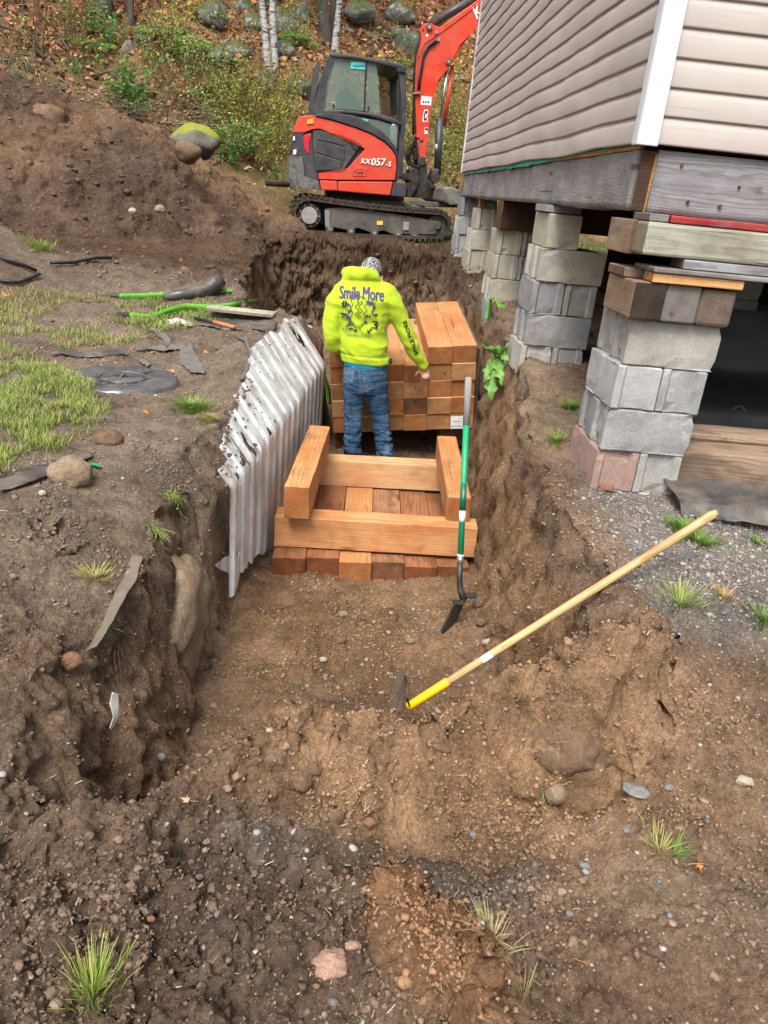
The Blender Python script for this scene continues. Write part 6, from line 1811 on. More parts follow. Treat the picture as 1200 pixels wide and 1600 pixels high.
# green lifting straps
def strap(pts, wpx, label, lift=.01, ends=()):
    P = []; Q = []
    for x, y, tw in pts:
        p = onground(x, y); d_ = float(np.dot(p - CAM, AX[2])); P.append(p + np.array([0, 0, lift])); Q.append(p + np.array([0, .05 * (1 - abs(tw)), .045 * tw + lift + .004]))
    t_ = thing('lifting_strap', label, 'strap', tuple(P[0]))
    def strip(nm, i0, i1, mat):
        A, B = np.array(P), np.array(Q); s = np.linspace(i0, i1, 34); k = np.arange(len(A))
        a = np.stack([np.interp(s, k, A[:, j]) for j in range(3)], 1); b = np.stack([np.interp(s, k, B[:, j]) for j in range(3)], 1)
        V = np.stack([a, (a + b) / 2 + [0, 0, .004], b]) - P[0]; o = npmesh(nm, V.reshape(-1, 3), grid_faces(3, 34), None, mat, t_, None, True)
        md = o.modifiers.new('t', 'SOLIDIFY'); md.thickness = .003
    n = len(P) - 1; strip('loop', 0, 1, 'black_plastic'); strip('webbing', 1, n, 'strap_green'); return t_


strap([(162, 466, .5), (186, 468, .6), (220, 470, .9), (260, 470, .8), (300, 464, .9), (335, 463, .7), (366, 459, .4)], 10, 'green lifting strap, the upper of two beside the black sleeve')
strap([(181, 500, .7), (202, 500, .7), (235, 499, .2), (258, 495, .8), (290, 490, 1.), (330, 489, .8), (372, 486, .9), (415, 483, .7), (428, 487, .3)], 10, 'green lifting strap running across the small board', .02)
# strap by pier three
P = [uy(758, 500, 6.2), uy(764, 466, 6.25), uy(775, 470, 6.25), uy(800, 483, 6.2), uy(812, 490, 6.1)]
Q = [uy(763, 500, 6.2), uy(770, 462, 6.3), uy(778, 480, 6.2), uy(800, 491, 6.15), uy(812, 497, 6.05)]
ribbon('lifting_strap', P, Q, 'strap_green', 'green strap looped over the earth edge in front of the third pier', 'strap', 30, .002, 3, 0, .003, m=3)
P = [uy(741, 574, 5.75), uy(737, 620, 5.72), uy(730, 660, 5.7)]; Q = [uy(748, 590, 5.95), uy(752, 615, 5.95), uy(746, 640, 5.95)]
ribbon('lifting_strap', P, Q, 'strap_green', 'green strap hanging between the timber stack and right trench wall', 'strap', 20, .002, 4, 0, .003, m=3)
P = [uy(504, 575, 5.95), uy(507, 600, 5.9), uy(513, 632, 5.85)]; Q = [uy(509, 585, 6.05), uy(517, 610, 6.0), uy(518, 632, 5.95)]
ribbon('lifting_strap', P, Q, 'strap_green', 'green strap squeezed between plastic wall and timber stack', 'strap', 20, .002, 5, 0, .003, m=3)
# dark board edge at right of the stack
o = box('edge_board', (0, 0, 0), (.02, 1.0, .62), 'black_plastic', None, .002); o.matrix_world = ST @ Matrix.Translation((6 * TW_ + .012, .05, .02)); tag(o, 'black flat sheet standing against the right side of the stack', 'sheet')
# black sleeve, board, plastic and tool by the left rim
A = [onground(x, y) for x, y in ((256, 470), (290, 466), (322, 462))]; A = [p + np.array([0, 0, .03]) for p in A] + [uy(334, 445, A[-1][1] + .05), uy(343, 437, A[-1][1] + .1)]
o = tube('black_sleeve', A, [.03, .045, .06, .075, .07], 'black_plastic', None, 14); tag(o, 'black plastic sleeve lying on the left rim behind the straps', 'sleeve')
p = onground(374, 505)
o = bmesh.new(); add_box(o, (-.27, -.09, -.012), (.27, .09, .012)); o = bmobj('board', o, 'weathered_green', None, bevel=.002); o.location = (p[0] - .0, p[1] + .12, p[2] + .075); o.rotation_euler = (0, .0, -.10); tag(o, 'short pale board lying on the left rim under the green strap', 'board')
ribbon('plastic_sheet', [p_ for p_ in og([(300, 500), (345, 500), (400, 503), (432, 508)])], [p_ for p_ in og([(295, 509), (345, 516), (400, 520), (428, 522)])], 'black_plastic', 'grey black plastic sheet under the short board on the rim', 'plastic sheet', 40, .02, 8, .015)
a_1, b_1, c_1 = onground(305, 508), onground(334, 513), onground(366, 518)
kn = thing('hand_tool', 'small tool with black shaft and orange handle on the left rim', 'hand tool', tuple(a_1))
tube('shaft', [(0, 0, .03), tuple(b_1 - a_1 + [0, 0, .035])], .012, 'black_rubber', kn, 10); tube('handle', [tuple(b_1 - a_1 + [0, 0, .035]), tuple(c_1 - a_1 + [0, 0, .03])], .015, 'tool_orange', kn, 10)
# septic riser lid
lp = onground(192, 597); lid = thing('septic_lid', 'round black plastic septic riser lid set in the ground by the lawn', 'lid', tuple(lp))
tilt = Matrix.Rotation(-.02, 4, 'X')
bm = bmesh.new(); nseg = 64; rr = [(0.0, .012), (.115, .014), (.12, .010), (.125, .004), (.15, .004), (.20, .008), (.26, .012), (.30, .010), (.318, .004), (.325, -.03)]
rg = []
for r_, z in rr:
    rg.append([bm.verts.new((r_ * math.cos(k * 2 * math.pi / nseg), r_ * math.sin(k * 2 * math.pi / nseg), z + .012 + .003 * math.sin(k * .9) * (r_ > .2))) for k in range(nseg)])
for i in range(len(rr) - 1):
    for k in range(nseg): bm.faces.new((rg[i][k], rg[i][(k + 1) % nseg], rg[i + 1][(k + 1) % nseg], rg[i + 1][k]))
bmobj('cover', bm, 'lid_plastic', lid, smooth=True)
for k in range(8):
    a = k * math.pi / 4 + .2; bm = bmesh.new(); add_box(bm, (.14, -.004, .014), (.30, .004, .026), Matrix.Rotation(a, 4, 'Z')); bmobj('rib', bm, 'lid_plastic', lid, bevel=.002)
bm = bmesh.new(); add_tube(bm, [(.132 * math.cos(a), .132 * math.sin(a), .021) for a in np.linspace(0, 6.283, 40)], .006, 8); bmobj('inner_rim', bm, 'lid_plastic', lid, smooth=True)
box('handle', (-.006, -.05, .024), (.006, .05, .036), 'geotextile', lid, .003); box('handle_recess', (-.045, -.012, .0245), (.035, .014, .0275), 'black_rubber', lid, .002)
# grey fabric scraps around the lid
def scrap(top_, bot_, label, mat='geotextile', seed=1, rough=.02, lift=.02, cat='fabric scrap'): return ribbon('fabric_scrap', og(top_), og(bot_), mat, label, cat, 40, rough, seed, lift, conform=True)
scrap([(282, 540), (297, 538), (308, 560), (322, 585)], [(280, 560), (283, 575), (300, 590), (318, 592)], 'grey cloth flap folded at the right of the septic lid', seed=3)
scrap([(212, 548), (240, 545), (262, 543), (290, 540)], [(214, 552), (240, 551), (266, 552), (288, 549)], 'thin grey cloth strip behind the septic lid', seed=4, rough=.03)
scrap([(240, 515), (262, 525), (270, 540)], [(236, 520), (252, 535), (262, 545)], 'torn pale mesh scrap further behind the septic lid', seed=5, rough=.03)
scrap([(82, 555), (110, 553), (150, 552), (200, 550)], [(84, 561), (112, 561), (150, 562), (200, 557)], 'black and grey plastic strip in the dirt behind the septic lid', 'black_plastic', 6, .03)
scrap([(262, 505), (280, 500), (300, 507)], [(262, 510), (280, 509), (300, 513)], 'white cloth scrap beside the orange handled tool', 'white_cloth', 7, .03)
scrap([(215, 560), (225, 566), (238, 574)], [(211, 563), (221, 570), (232, 577)], 'small grey cloth tongue near the back of the lid', seed=8, rough=.02)
ribbon('edging_fabric', og([(0, 754), (30, 746), (70, 733), (110, 721), (142, 711)]), og([(0, 776), (30, 765), (75, 749), (110, 733), (144, 718)]), 'black_plastic', 'black landscape fabric strip along the lawn edge', 'fabric strip', 60, .012, 9, .02, conform=True)
ribbon('edging_fabric', og([(35, 738), (62, 728), (90, 722)]), og([(36, 748), (64, 736), (92, 727)]), 'black_plastic', 'black fabric patch beside the lawn with pale pebble on it', 'fabric patch', 20, .012, 10, .015, conform=True)
# brown grey fabric hanging over the left rim
L_ = [(206, 868), (197, 905), (174, 945), (155, 988), (132, 1025)]; R_ = [(235, 864), (228, 903), (212, 938), (192, 968), (166, 1004)]
A = [onground(*q) + np.array([-.0, 0, .004]) for q in L_]; B = [Vector(uy(q[0], q[1], a[1] - .02)) for q, a in zip(R_, A)]
B = [np.array((min(max(b.x, a[0] + .03), a[0] + .045), b.y, b.z - .015)) for b, a in zip(B, A)]
ribbon('geotextile', A, B, 'geotextile_brown', 'brown grey fabric folded over the left rim of the pit', 'fabric', 60, .010, 12, .008, .004)
A = [uy(176, 1082, 1.72), uy(172, 1100, 1.72), uy(178, 1120, 1.72), uy(172, 1138, 1.72)]; B = [uy(186, 1084, 1.74), uy(187, 1104, 1.74), uy(186, 1122, 1.74), uy(175, 1141, 1.74)]
ribbon('fabric_scrap', A, B, 'white_cloth', 'pale torn fabric tail hanging in the dark left corner', 'fabric scrap', 20, .004, 13, 0, .002)
# curled pipe of dark geotextile beside the plastic wall
o = tube('fabric_edge', [tuple(p + np.array([0, 0, .02])) for p in og([(372, 532), (385, 540), (392, 560), (386, 585), (378, 600)])], .014, 'geotextile', None, 8); tag(o, 'dark curled fabric edge at the top of the ribbed plastic wall', 'fabric')
# green wrapper scrap, paper tag on stake
p = onground(148, 733); bm = bmesh.new(); vs = [bm.verts.new(v) for v in ((-.03, -.008, .01), (-.005, -.016, .02), (.025, -.006, .008), (.022, .012, .014), (-.008, .01, .022))]; bm.faces.new(vs); bm.faces.new([bm.verts.new(v.co - Vector((0, 0, .002))) for v in vs][::-1])
o = bmobj('wrapper', bm, 'shovel_green', None); o.location = p; tag(o, 'tiny green and white wrapper beside the big tan rock', 'wrapper')
p = Vector(uy(482, 515, 6.9)); bm = bmesh.new(); vs = [bm.verts.new(v) for v in ((-.03, 0, -.03), (.02, .02, -.035), (.035, .0, .03), (-.012, -.01, .045))]; bm.faces.new(vs); bm.faces.new([bm.verts.new(v.co + Vector((0, .003, 0))) for v in vs][::-1])
o = bmobj('paper_tag', bm, 'paper', None); o.location = p; tag(o, 'small white paper tag hanging in the trench behind the plastic wall', 'tag')
o = tube('stake', [p + Vector((-.05, .02, -.35)), p + Vector((-.03, .0, .05))], .008, 'twig', None, 6); tag(o, 'thin stake carrying the white paper tag', 'stake')
# dark cables at the far left
for pts, lab in (([(0, 412), (20, 418), (40, 425), (58, 430)], 'thin black cable end at the far left below the mound'), ([(80, 418), (115, 418), (150, 410), (175, 409)], 'thin black pipe lying at the toe of the mound'), ([(0, 452), (30, 448), (55, 440), (62, 436)], 'black cable lying on the far left edge of the grass')):
    o = tube('cable', [tuple(p + np.array([0, 0, .03])) for p in og(pts)], .014, 'black_rubber', None, 8); tag(o, lab, 'cable')
o = tube('log', [tuple(onground(415, 292) + np.array([0, 0, .06])), tuple(onground(452, 294) + np.array([0, 0, .06]))], .05, 'weathered_dark', None, 10); tag(o, 'dark beam lying on the ground behind the excavator tracks', 'beam')


# ================================================================== GRASS
def blades(P, H, Wd, col_lo, col_hi, seed, lean=.5, dirs=None, droop=.0, tipc=None):
    r = np.random.default_rng(seed); n = len(P); a = r.uniform(0, 6.283, n) if dirs is None else dirs + r.normal(0, .5, n)
    ln = r.uniform(.2, 1.0, n) * lean; d = np.stack([np.cos(a), np.sin(a)], 1); side = np.stack([-np.sin(a + r.uniform(-1, 1, n)), np.cos(a)], 1)
    side /= np.maximum(np.linalg.norm(side, axis=1, keepdims=True), .2)
    h = H * r.uniform(.5, 1.2, n); V = []
    for k, (t, wk) in enumerate(((0, 1.), (.45, .8), (.8, .45))):
        c = P.copy(); c[:, :2] += d * (ln * h * t ** 1.7)[:, None]; c[:, 2] += h * (t - droop * t * t)
        for s in (-1, 1):
            q = c.copy(); q[:, :2] += side * (s * Wd * wk / 2)[:, None] if not np.isscalar(Wd) else side * (s * Wd * wk / 2); V.append(q)
    c = P.copy(); c[:, :2] += d * (ln * h)[:, None]; c[:, 2] += h * (1 - droop); V.append(c)
    V = np.stack(V, 1)
    t_ = r.random((n, 1)); C = col_lo * (1 - t_) + col_hi * t_; C = np.repeat(C[:, None] * r.uniform(.75, 1.25, (n, 1, 1)), 7, 1)
    C[:, :2] *= .7
    if tipc is not None: m = r.random(n) < .35; C[m, 4:] = tipc
    b = (np.arange(n) * 7)[:, None]
    F = np.concatenate([b + np.array([[0, 1, 3, 2]]), b + np.array([[2, 3, 5, 4]])]); T = b + np.array([[4, 5, 6]])
    return V.reshape(-1, 3), F, T, np.clip(C, 0, 1).reshape(-1, 3)


GREEN = (np.array([.08, .17, .03]), np.array([.20, .32, .06])); YEL = (np.array([.30, .30, .07]), np.array([.46, .40, .16])); DRY = (np.array([.30, .24, .12]), np.array([.45, .38, .22])); MIX = (np.array([.10, .20, .03]), np.array([.36, .40, .10]))


def inpoly(x, y, poly): return sdf(np.asarray(x, float), np.asarray(y, float), [tuple(p) for p in poly]) < 0


def area_pts(pxpoly, n, seed):
    P = [onground(*q)[:2] for q in pxpoly]; P = np.array(P); r = np.random.default_rng(seed); lo, hi = P.min(0), P.max(0); out = []
    while len(out) < n:
        q = r.uniform(lo, hi, (n * 2, 2)); m = inpoly(q[:, 0], q[:, 1], P); out += q[m].tolist()
    q = np.array(out[:n]); return np.array([[a, b, gz(a, b) - .004] for a, b in q])


def build_grass(name, P, H, Wd, pal, seed, label=None, **k):
    V, F, T, C = blades(P, H, Wd, pal[0], pal[1], seed, **k)
    o = npmesh(name, V, F, T, 'grass_blades', None, C); o['kind'] = 'stuff'
    if label: o['label'] = label
    return o


# the lawn on the left
lawnpx = [(-60, 578), (0, 566), (60, 560), (130, 585), (160, 605), (172, 640), (150, 685), (95, 712), (40, 735), (-60, 765)]
P = area_pts(lawnpx, 17000, 1)
cl = fbm(P[:, 0], P[:, 1], 0, 5, 3, 401); ed_ = -sdf(P[:, 0], P[:, 1], [tuple(onground(*q)[:2]) for q in lawnpx]); P = P[(cl > -.15) & (ed_ + .10 * cl > .02 + .10 * np.random.default_rng(5).random(len(P)))]
build_grass('lawn_grass', P, .046, .0042, MIX, 2, lean=1.1, tipc=np.array([.45, .40, .18]))
P2 = area_pts([(-80, 470), (60, 452), (200, 465), (330, 470), (350, 500), (200, 540), (60, 560), (-80, 580)], 10000, 3)
cl = fbm(P2[:, 0], P2[:, 1], 0, 2.2, 4, 403); P2 = P2[cl > -.02]
build_grass('sparse_grass', P2, .05, .005, (np.array([.14, .22, .045]), np.array([.38, .37, .13])), 4, lean=1.2, tipc=np.array([.5, .38, .2]))
P3 = area_pts([(225, 490), (300, 480), (345, 495), (300, 512), (230, 515), (200, 508)], 700, 5)
build_grass('clover_patch', P3, .05, .010, (np.array([.16, .26, .05]), np.array([.34, .42, .12])), 6, lean=1.3)
# behind the house and around the excavator
r_ = np.random.default_rng(8)
q = np.stack([r_.uniform(1.3, 7.5, 24000), r_.uniform(9.3, 14.6, 24000)], 1); q = q[(fbm(q[:, 0], q[:, 1], 0, 1, 3, 405) > -.1) & ~((q[:, 1] > 11.2) & (q[:, 1] < 13.2) & (q[:, 0] < 2.2))]
P4_ = np.array([[a, b, gz(a, b)] for a, b in q]); build_grass('far_grass', P4_, .07, .012, (np.array([.10, .14, .035]), np.array([.34, .33, .12])), 9, lean=1.0)
q = np.stack([r_.uniform(-5, 3, 5000), r_.uniform(12.9, 15, 5000)], 1); P4_ = np.array([[a, b, gz(a, b)] for a, b in q]); build_grass('far_grass', P4_, .12, .014, (np.array([.12, .17, .035]), np.array([.36, .36, .10])), 10, lean=.8)


def tuft(px_, py_, n, rad, h, w_, pal, label, seed, lean=.8, dirs=None, droop=.1, tipc=None, name='grass_tuft'):
    p = onground(px_, py_); r = np.random.default_rng(seed); a = r.uniform(0, 6.283, n); q = np.abs(r.normal(0, rad * .6, n)); P = np.stack([p[0] + q * np.cos(a), p[1] + q * np.sin(a)], 1)
    P = np.array([[x, y, gz(x, y) - .004] for x, y in P]); V, F, T, C = blades(P, h, w_, pal[0], pal[1], seed, lean, dirs, droop, tipc)
    o = npmesh(name, V - p, F, T, 'grass_blades', None, C); o.location = p; return tag(o, label, 'grass tuft')


tuft(145, 1556, 260, .055, .072, .0022, (np.array([.13, .24, .03]), np.array([.42, .48, .12])), 'bright green and yellow grass tuft in the bottom left foreground', 1, .75, None, .05, tipc=np.array([.6, .5, .2]))
tuft(300, 640, 900, .09, .055, .0045, GREEN, 'green grass tuft on the rim between septic lid and plastic wall', 2, 1.1, tipc=np.array([.4, .38, .15]))
tuft(322, 655, 260, .06, .07, .004, YEL, 'yellowing grass fringe hanging toward the plastic wall top', 3, 1.4, -.5, .6)
tuft(1066, 828, 420, .07, .045, .005, GREEN, 'lush green weed tuft on gravel by the rake handle end', 4, 1.1)
tuft(1090, 850, 300, .09, .05, .004, GREEN, 'thin green grass below the lush tuft on the gravel', 5, 1.3)
tuft(1062, 945, 260, .11, .05, .0032, MIX, 'sprawling pale green grass on the dirt below the rake handle', 6, 1.4, tipc=np.array([.5, .42, .22]))
tuft(1130, 935, 90, .035, .045, .003, (np.array([.35, .25, .1]), np.array([.5, .36, .14])), 'rusty dry grass tuft at the edge of the gravel', 7, 1.2)
tuft(1030, 1332, 60, .045, .045, .0032, YEL, 'yellow and green grass blades lying on bare dirt at lower right', 8, 1.5, tipc=np.array([.2, .28, .08]))
tuft(1050, 1334, 26, .03, .05, .0038, GREEN, 'few broad green blades beside the yellow tuft at lower right', 9, 1.6, .2, .3)
tuft(770, 1468, 110, .04, .05, .0026, DRY, 'dead straw tuft beside the red brown heap in the foreground', 10, 1.5, tipc=np.array([.4, .42, .12]))
tuft(818, 1565, 26, .015, .08, .0026, DRY, 'tall dry stems at the bottom edge beside the red brown heap', 11, .6)
tuft(890, 640, 260, .05, .05, .005, GREEN, 'green grass patch on the earth bank left of the nearest pier', 12, 1.1)
tuft(868, 690, 220, .06, .045, .004, MIX, 'yellow green grass patch lower on the bank beside the pier', 13, 1.2)
tuft(918, 745, 50, .02, .05, .005, YEL, 'small yellow seedling at the foot of the red stained block', 14, 1.0)
tuft(1185, 850, 120, .05, .03, .004, GREEN, 'low dark green weeds on the gravel at the right edge', 15, 1.3)
tuft(1192, 970, 120, .05, .05, .004, GREEN, 'green grass at the right edge beyond the rusty tuft', 16, 1.2)
tuft(245, 835, 100, .04, .07, .003, MIX, 'grass hanging over the left rim above the brown fabric', 17, 1.5, -.6, .9, tipc=np.array([.5, .46, .25]))
tuft(268, 775, 90, .04, .06, .003, MIX, 'grass tuft on the left rim below the dark root hollow', 18, 1.5, -.8, 1.0)
tuft(150, 905, 160, .06, .035, .003, YEL, 'flattened yellow grass on the left bank near the pink leaf', 19, 1.7)
tuft(160, 985, 22, .012, .07, .003, MIX, 'few grass blades drooping over the brown fabric', 20, 1.5, -.6, .8)
tuft(62, 392, 160, .14, .10, .008, MIX, 'grass tuft at the foot of the mound on the far left', 21, .9)
tuft(690, 383, 900, .35, .08, .010, MIX, 'rough grass patch between excavator track and trench edge', 22, 1.0)
tuft(845, 1385 - 120, 10, .02, .035, .003, GREEN, 'two green blades below the grey slate stone', 23, 1.5)
tuft(1115, 1145, 30, .12, .02, .004, GREEN, 'scattered tiny seedlings on the dirt at the right', 24, 1.3)
# dry bits of straw and twig lying on the soil
i, P, r = pick(1500, (lumpy + .3) * behind, 71); a = r.uniform(0, 3.1416, len(i)); L2 = r.uniform(.003, .012, len(i)) * (1 + .12 * P[:, 1]); wd = .0009 * (1 + .25 * P[:, 1])
d = np.stack([np.cos(a) * L2, np.sin(a) * L2, r.uniform(-.2, .4, len(i)) * L2], 1); s = np.stack([-np.sin(a) * wd, np.cos(a) * wd, wd * .4], 1); P[:, 2] += .004
V = np.stack([P - d - s, P - d + s, P + d * .9 + s * .6, P + d * .9 - s * .6], 1); C = np.array([.36, .30, .20]) * r.uniform(.35, 1.35, (len(i), 1)); F = (np.arange(len(i)) * 4)[:, None] + np.arange(4)[None]
o = npmesh('straw', V.reshape(-1, 3), F, None, 'litter', None, np.repeat(C, 4, 0)); o['kind'] = 'stuff'


# roots hanging from the rims
def roots(name, pts, n, ln, seed, label):
    r = random.Random(seed); bm = bmesh.new()
    for _ in range(n):
        a = r.random() * (len(pts) - 1); k = int(a); p = Vector(pts[k]).lerp(Vector(pts[min(k + 1, len(pts) - 1)]), a - k) + Vector((r.uniform(-.02, .02), r.uniform(-.02, .02), r.uniform(-.05, .01)))
        q = [p]; d = Vector((r.uniform(-.6, .6), r.uniform(-.9, .1), -1)) * (ln * r.uniform(.2, 1) / 4)
        for j in range(4): d = d + Vector((r.uniform(-.5, .5), r.uniform(-.5, .5), r.uniform(-.4, .2))) * ln * .12; q.append(q[-1] + d)
        add_tube(bm, q, [.0011, .0009, .0007, .0006, .0004], 4, False)
    o = bmobj(name, bm, 'root', None); o['kind'] = 'stuff'; o['label'] = label


roots('roots', [tuple(onground(*q) + np.array([.02, -.02, 0])) for q in ((150, 1030), (190, 985), (232, 880), (262, 800), (290, 720), (325, 690), (335, 700))], 150, .11, 3, 'fine roots hanging from the left rim')
roots('roots', [tuple(onground(*q)) for q in ((800, 640), (830, 720), (860, 820), (880, 900), (930, 960), (960, 1180))], 110, .07, 4, 'fine roots in the right bank')
roots('roots', [tuple(onground(*q)) for q in ((500, 405), (560, 400), (640, 400), (700, 430))], 90, .22, 6, 'roots hanging from the far trench edge')


# ================================================================== FALLEN MAPLE LEAVES
def maple_pts():
    out = []
    lobes = [(90, 1.0), (35, .82), (145, .82), (-25, .5), (205, .5)]
    for a, l in sorted(lobes, key=lambda q: q[0]):
        for da, rr_ in ((-22, .38), (-13, .62), (-8, .58), (0, 1.0), (8, .58), (13, .62), (22, .38)):
            t_ = math.radians(a + da); out.append((l * rr_ * math.cos(t_), l * rr_ * math.sin(t_)))
    out.sort(key=lambda q: math.atan2(q[1], q[0])); return out


MP = maple_pts()
def leafmat(name, c):
    t = NT(name, .7, .2); o = t.obj; t.col(t.ramp(t.noise(o, 20, 5, .7), [(.3, tuple(x * .65 for x in c)), (.7, tuple(min(1, x * 1.25) for x in c))])); MAT[name] = t.m
leafmat('leaf_pink', (.48, .25, .18)); leafmat('leaf_red', (.55, .06, .04)); leafmat('leaf_orange', (.6, .2, .05)); leafmat('leaf_brown', (.30, .14, .07)); leafmat('leaf_tan', (.42, .28, .17)); leafmat('leaf_green', (.18, .36, .06)); leafmat('leaf_yellow', (.6, .45, .08))


def leaf(px_, py_, wpx, mat, label, seed):
    r = random.Random(seed); p = onground(px_, py_); R_ = wpx / 2 * float(np.dot(p - CAM, AX[2])) / FPX * 1.1
    bm = bmesh.new(); c = bm.verts.new((0, 0, .0)); vs = []
    for x, y in MP:
        d_ = math.hypot(x, y); vs.append(bm.verts.new((x * R_, (y - .1) * R_, R_ * (.25 * d_ * d_ * r.uniform(.3, 1.0) + .12 * math.sin(5 * x)))))
    for i in range(len(vs)): bm.faces.new((c, vs[i], vs[(i + 1) % len(vs)]))
    o = bmobj('maple_leaf', bm, mat, None, smooth=True); o.location = (p[0], p[1], p[2] + .006); o.rotation_euler = (r.uniform(-.3, .3), r.uniform(-.3, .3), r.uniform(0, 6))
    st_ = tube('stem', [(0, -.1 * R_, 0), (.1 * R_, -.8 * R_, .02 * R_), (.2 * R_, -1.4 * R_, .15 * R_)], .0010, 'leaf_brown', o, 5)
    return tag(o, label, 'leaf')


for a in ((95, 860, 38, 'leaf_pink', 'large faded pink maple leaf on the cracked left bank'), (100, 532, 24, 'leaf_red', 'bright red maple leaf on the dirt behind the lawn'), (322, 553, 20, 'leaf_orange', 'orange leaf just right of the grey cloth flap'),
          (338, 551, 14, 'leaf_orange', 'small orange leaf second from the grey cloth flap'), (270, 585, 26, 'leaf_tan', 'tan maple leaf on the right side of the septic lid'), (228, 645, 18, 'leaf_orange', 'orange brown leaf beside the green tuft below the lid'),
          (62, 547, 14, 'leaf_tan', 'tan leaf in front of the black plastic strip'), (137, 474, 18, 'leaf_orange', 'orange leaf left of the upper green strap'), (206, 551, 12, 'leaf_red', 'small red leaf on the grey cloth strip'),
          (39, 625, 13, 'leaf_orange', 'orange leaf lying in the lawn grass'), (86, 591, 9, 'leaf_brown', 'small brown leaf at the left edge of the septic lid'), (106, 581, 13, 'leaf_yellow', 'yellow leaf behind the left edge of the septic lid'),
          (12, 468, 26, 'leaf_orange', 'curled orange leaf cluster at the far left edge'), (8, 485, 18, 'leaf_orange', 'orange leaf below the curled cluster at far left'), (228, 530, 14, 'leaf_pink', 'pinkish leaf on the dirt behind the cloth strip'),
          (1093, 1358, 26, 'leaf_orange', 'bent orange leaf on the dirt at the lower right'), (292, 1254, 24, 'leaf_tan', 'pale curled leaf on dark soil above the foreground'), (914, 1510, 24, 'leaf_brown', 'shrivelled pinkish brown leaf low on the right'),
          (166, 949, 12, 'leaf_green', 'small fresh green leaf on the left bank'), (915, 705, 16, 'leaf_orange', 'orange brown leaf beside the red stained block'), (110, 660, 12, 'leaf_brown', 'brown leaf lying in the lawn near the fabric edge'),
          (82, 505, 14, 'leaf_brown', 'brown leaf on the sparse grass behind the red leaf'), (20, 810, 10, 'leaf_red', 'small red leaf beside the left crack')):
    leaf(*a, seed=int(a[0] * 7 + a[1]))


# ================================================================== PLANTS
def pack(parts):
    V, F, C = [], [], []; n = 0
    for v, f, c in parts: V.append(v); F.append(f + n); C.append(c); n += len(v)
    return np.concatenate(V), np.concatenate(F), np.concatenate(C)


def leaf_quads(P, D, size, cols, r, asp=.5, fold=.3):
    """diamond leaves at P pointing along D"""
    n = len(P); D = D / np.maximum(np.linalg.norm(D, axis=1, keepdims=True), 1e-6); rv_ = r.normal(size=(n, 3)); S_ = np.cross(D, rv_); S_ /= np.maximum(np.linalg.norm(S_, axis=1, keepdims=True), 1e-6)
    N_ = np.cross(S_, D); s = (size * r.uniform(.6, 1.3, n))[:, None]
    V = np.stack([P, P + D * s * .5 + S_ * s * asp / 2 + N_ * s * fold * .2, P + D * s, P + D * s * .5 - S_ * s * asp / 2 + N_ * s * fold * .2], 1).reshape(-1, 3)
    F = (np.arange(n) * 4)[:, None] + np.arange(4)[None]; return V, F, np.repeat(np.clip(cols, 0, 1), 4, 0)


def sticks(P0, P1, w_, col):
    n = len(P0); d = P1 - P0; s = np.cross(d, np.array([.3, .9, .2])); s /= np.maximum(np.linalg.norm(s, axis=1, keepdims=True), 1e-6); s2 = np.cross(d, s); s2 /= np.maximum(np.linalg.norm(s2, axis=1, keepdims=True), 1e-6)
    w_ = np.broadcast_to(w_, n)[:, None]; A = [P0 + s * w_, P0 - s * w_ * .5 + s2 * w_ * .86, P0 - s * w_ * .5 - s2 * w_ * .86]; B = [P1 + s * w_ * .5, P1 - s * w_ * .25 + s2 * w_ * .43, P1 - s * w_ * .25 - s2 * w_ * .43]
    V = np.stack(A + B, 1).reshape(-1, 3); b = (np.arange(n) * 6)[:, None]; F = np.concatenate([b + np.array([[i, (i + 1) % 3, 3 + (i + 1) % 3, 3 + i]]) for i in range(3)])
    return V, F, np.tile(col, (n * 6, 1)) if np.ndim(col) == 1 else np.repeat(col, 6, 0)


def weed(seed, h, ns, nl, lsz, pal, spread=.35, stemc=(.14, .11, .05)):
    r = np.random.default_rng(seed); parts = []; pal = np.array(pal)
    for _ in range(ns):
        b = np.array([r.normal(0, spread * .3), r.normal(0, spread * .3), 0]); t_ = b + np.array([r.normal(0, spread), r.normal(0, spread), h * r.uniform(.6, 1.1)]); m = (b + t_) / 2 + r.normal(0, .03, 3)
        parts.append(sticks(np.array([b, m]), np.array([m, t_]), .006, np.array(stemc)))
        u = r.uniform(.15, 1, nl); P = np.where(u[:, None] < .5, b + (m - b) * (u * 2)[:, None], m + (t_ - m) * ((u - .5) * 2)[:, None]); D = r.normal(size=(nl, 3)); D[:, 2] = np.abs(D[:, 2]) * .5 + .1
        P = P + D * .02; c = pal[r.integers(0, len(pal), nl)] * r.uniform(.6, 1.3, (nl, 1)); parts.append(leaf_quads(P, D, np.full(nl, lsz), c, r))
    return pack(parts)


def fern(seed, R_, pal):
    r = np.random.default_rng(seed); parts = []
    for k in range(9):
        a = k * .7 + r.uniform(-.2, .2); L = R_ * r.uniform(.75, 1.1); tt = np.linspace(0, 1, 15); d = np.array([math.cos(a), math.sin(a)])
        ax_ = np.stack([d[0] * L * tt * .9, d[1] * L * tt * .9, L * (.9 * tt - .75 * tt ** 2)], 1); parts.append(sticks(ax_[:-1], ax_[1:], .004, np.array([.12, .14, .04])))
        for s in (-1, 1):
            P = ax_[2:]; wl_ = L * .30 * np.sin(np.pi * (tt[2:] * .85 + .12)); D = np.stack([-d[1] * s + d[0] * .4, d[0] * s + d[1] * .4, -.15 + 0 * s], 0)[None] * np.ones((len(P), 1))
            c = np.array(pal[r.integers(0, len(pal))]) * r.uniform(.7, 1.2, (len(P), 1)); parts.append(leaf_quads(P, D, wl_, c, r, .28))
    return pack(parts)


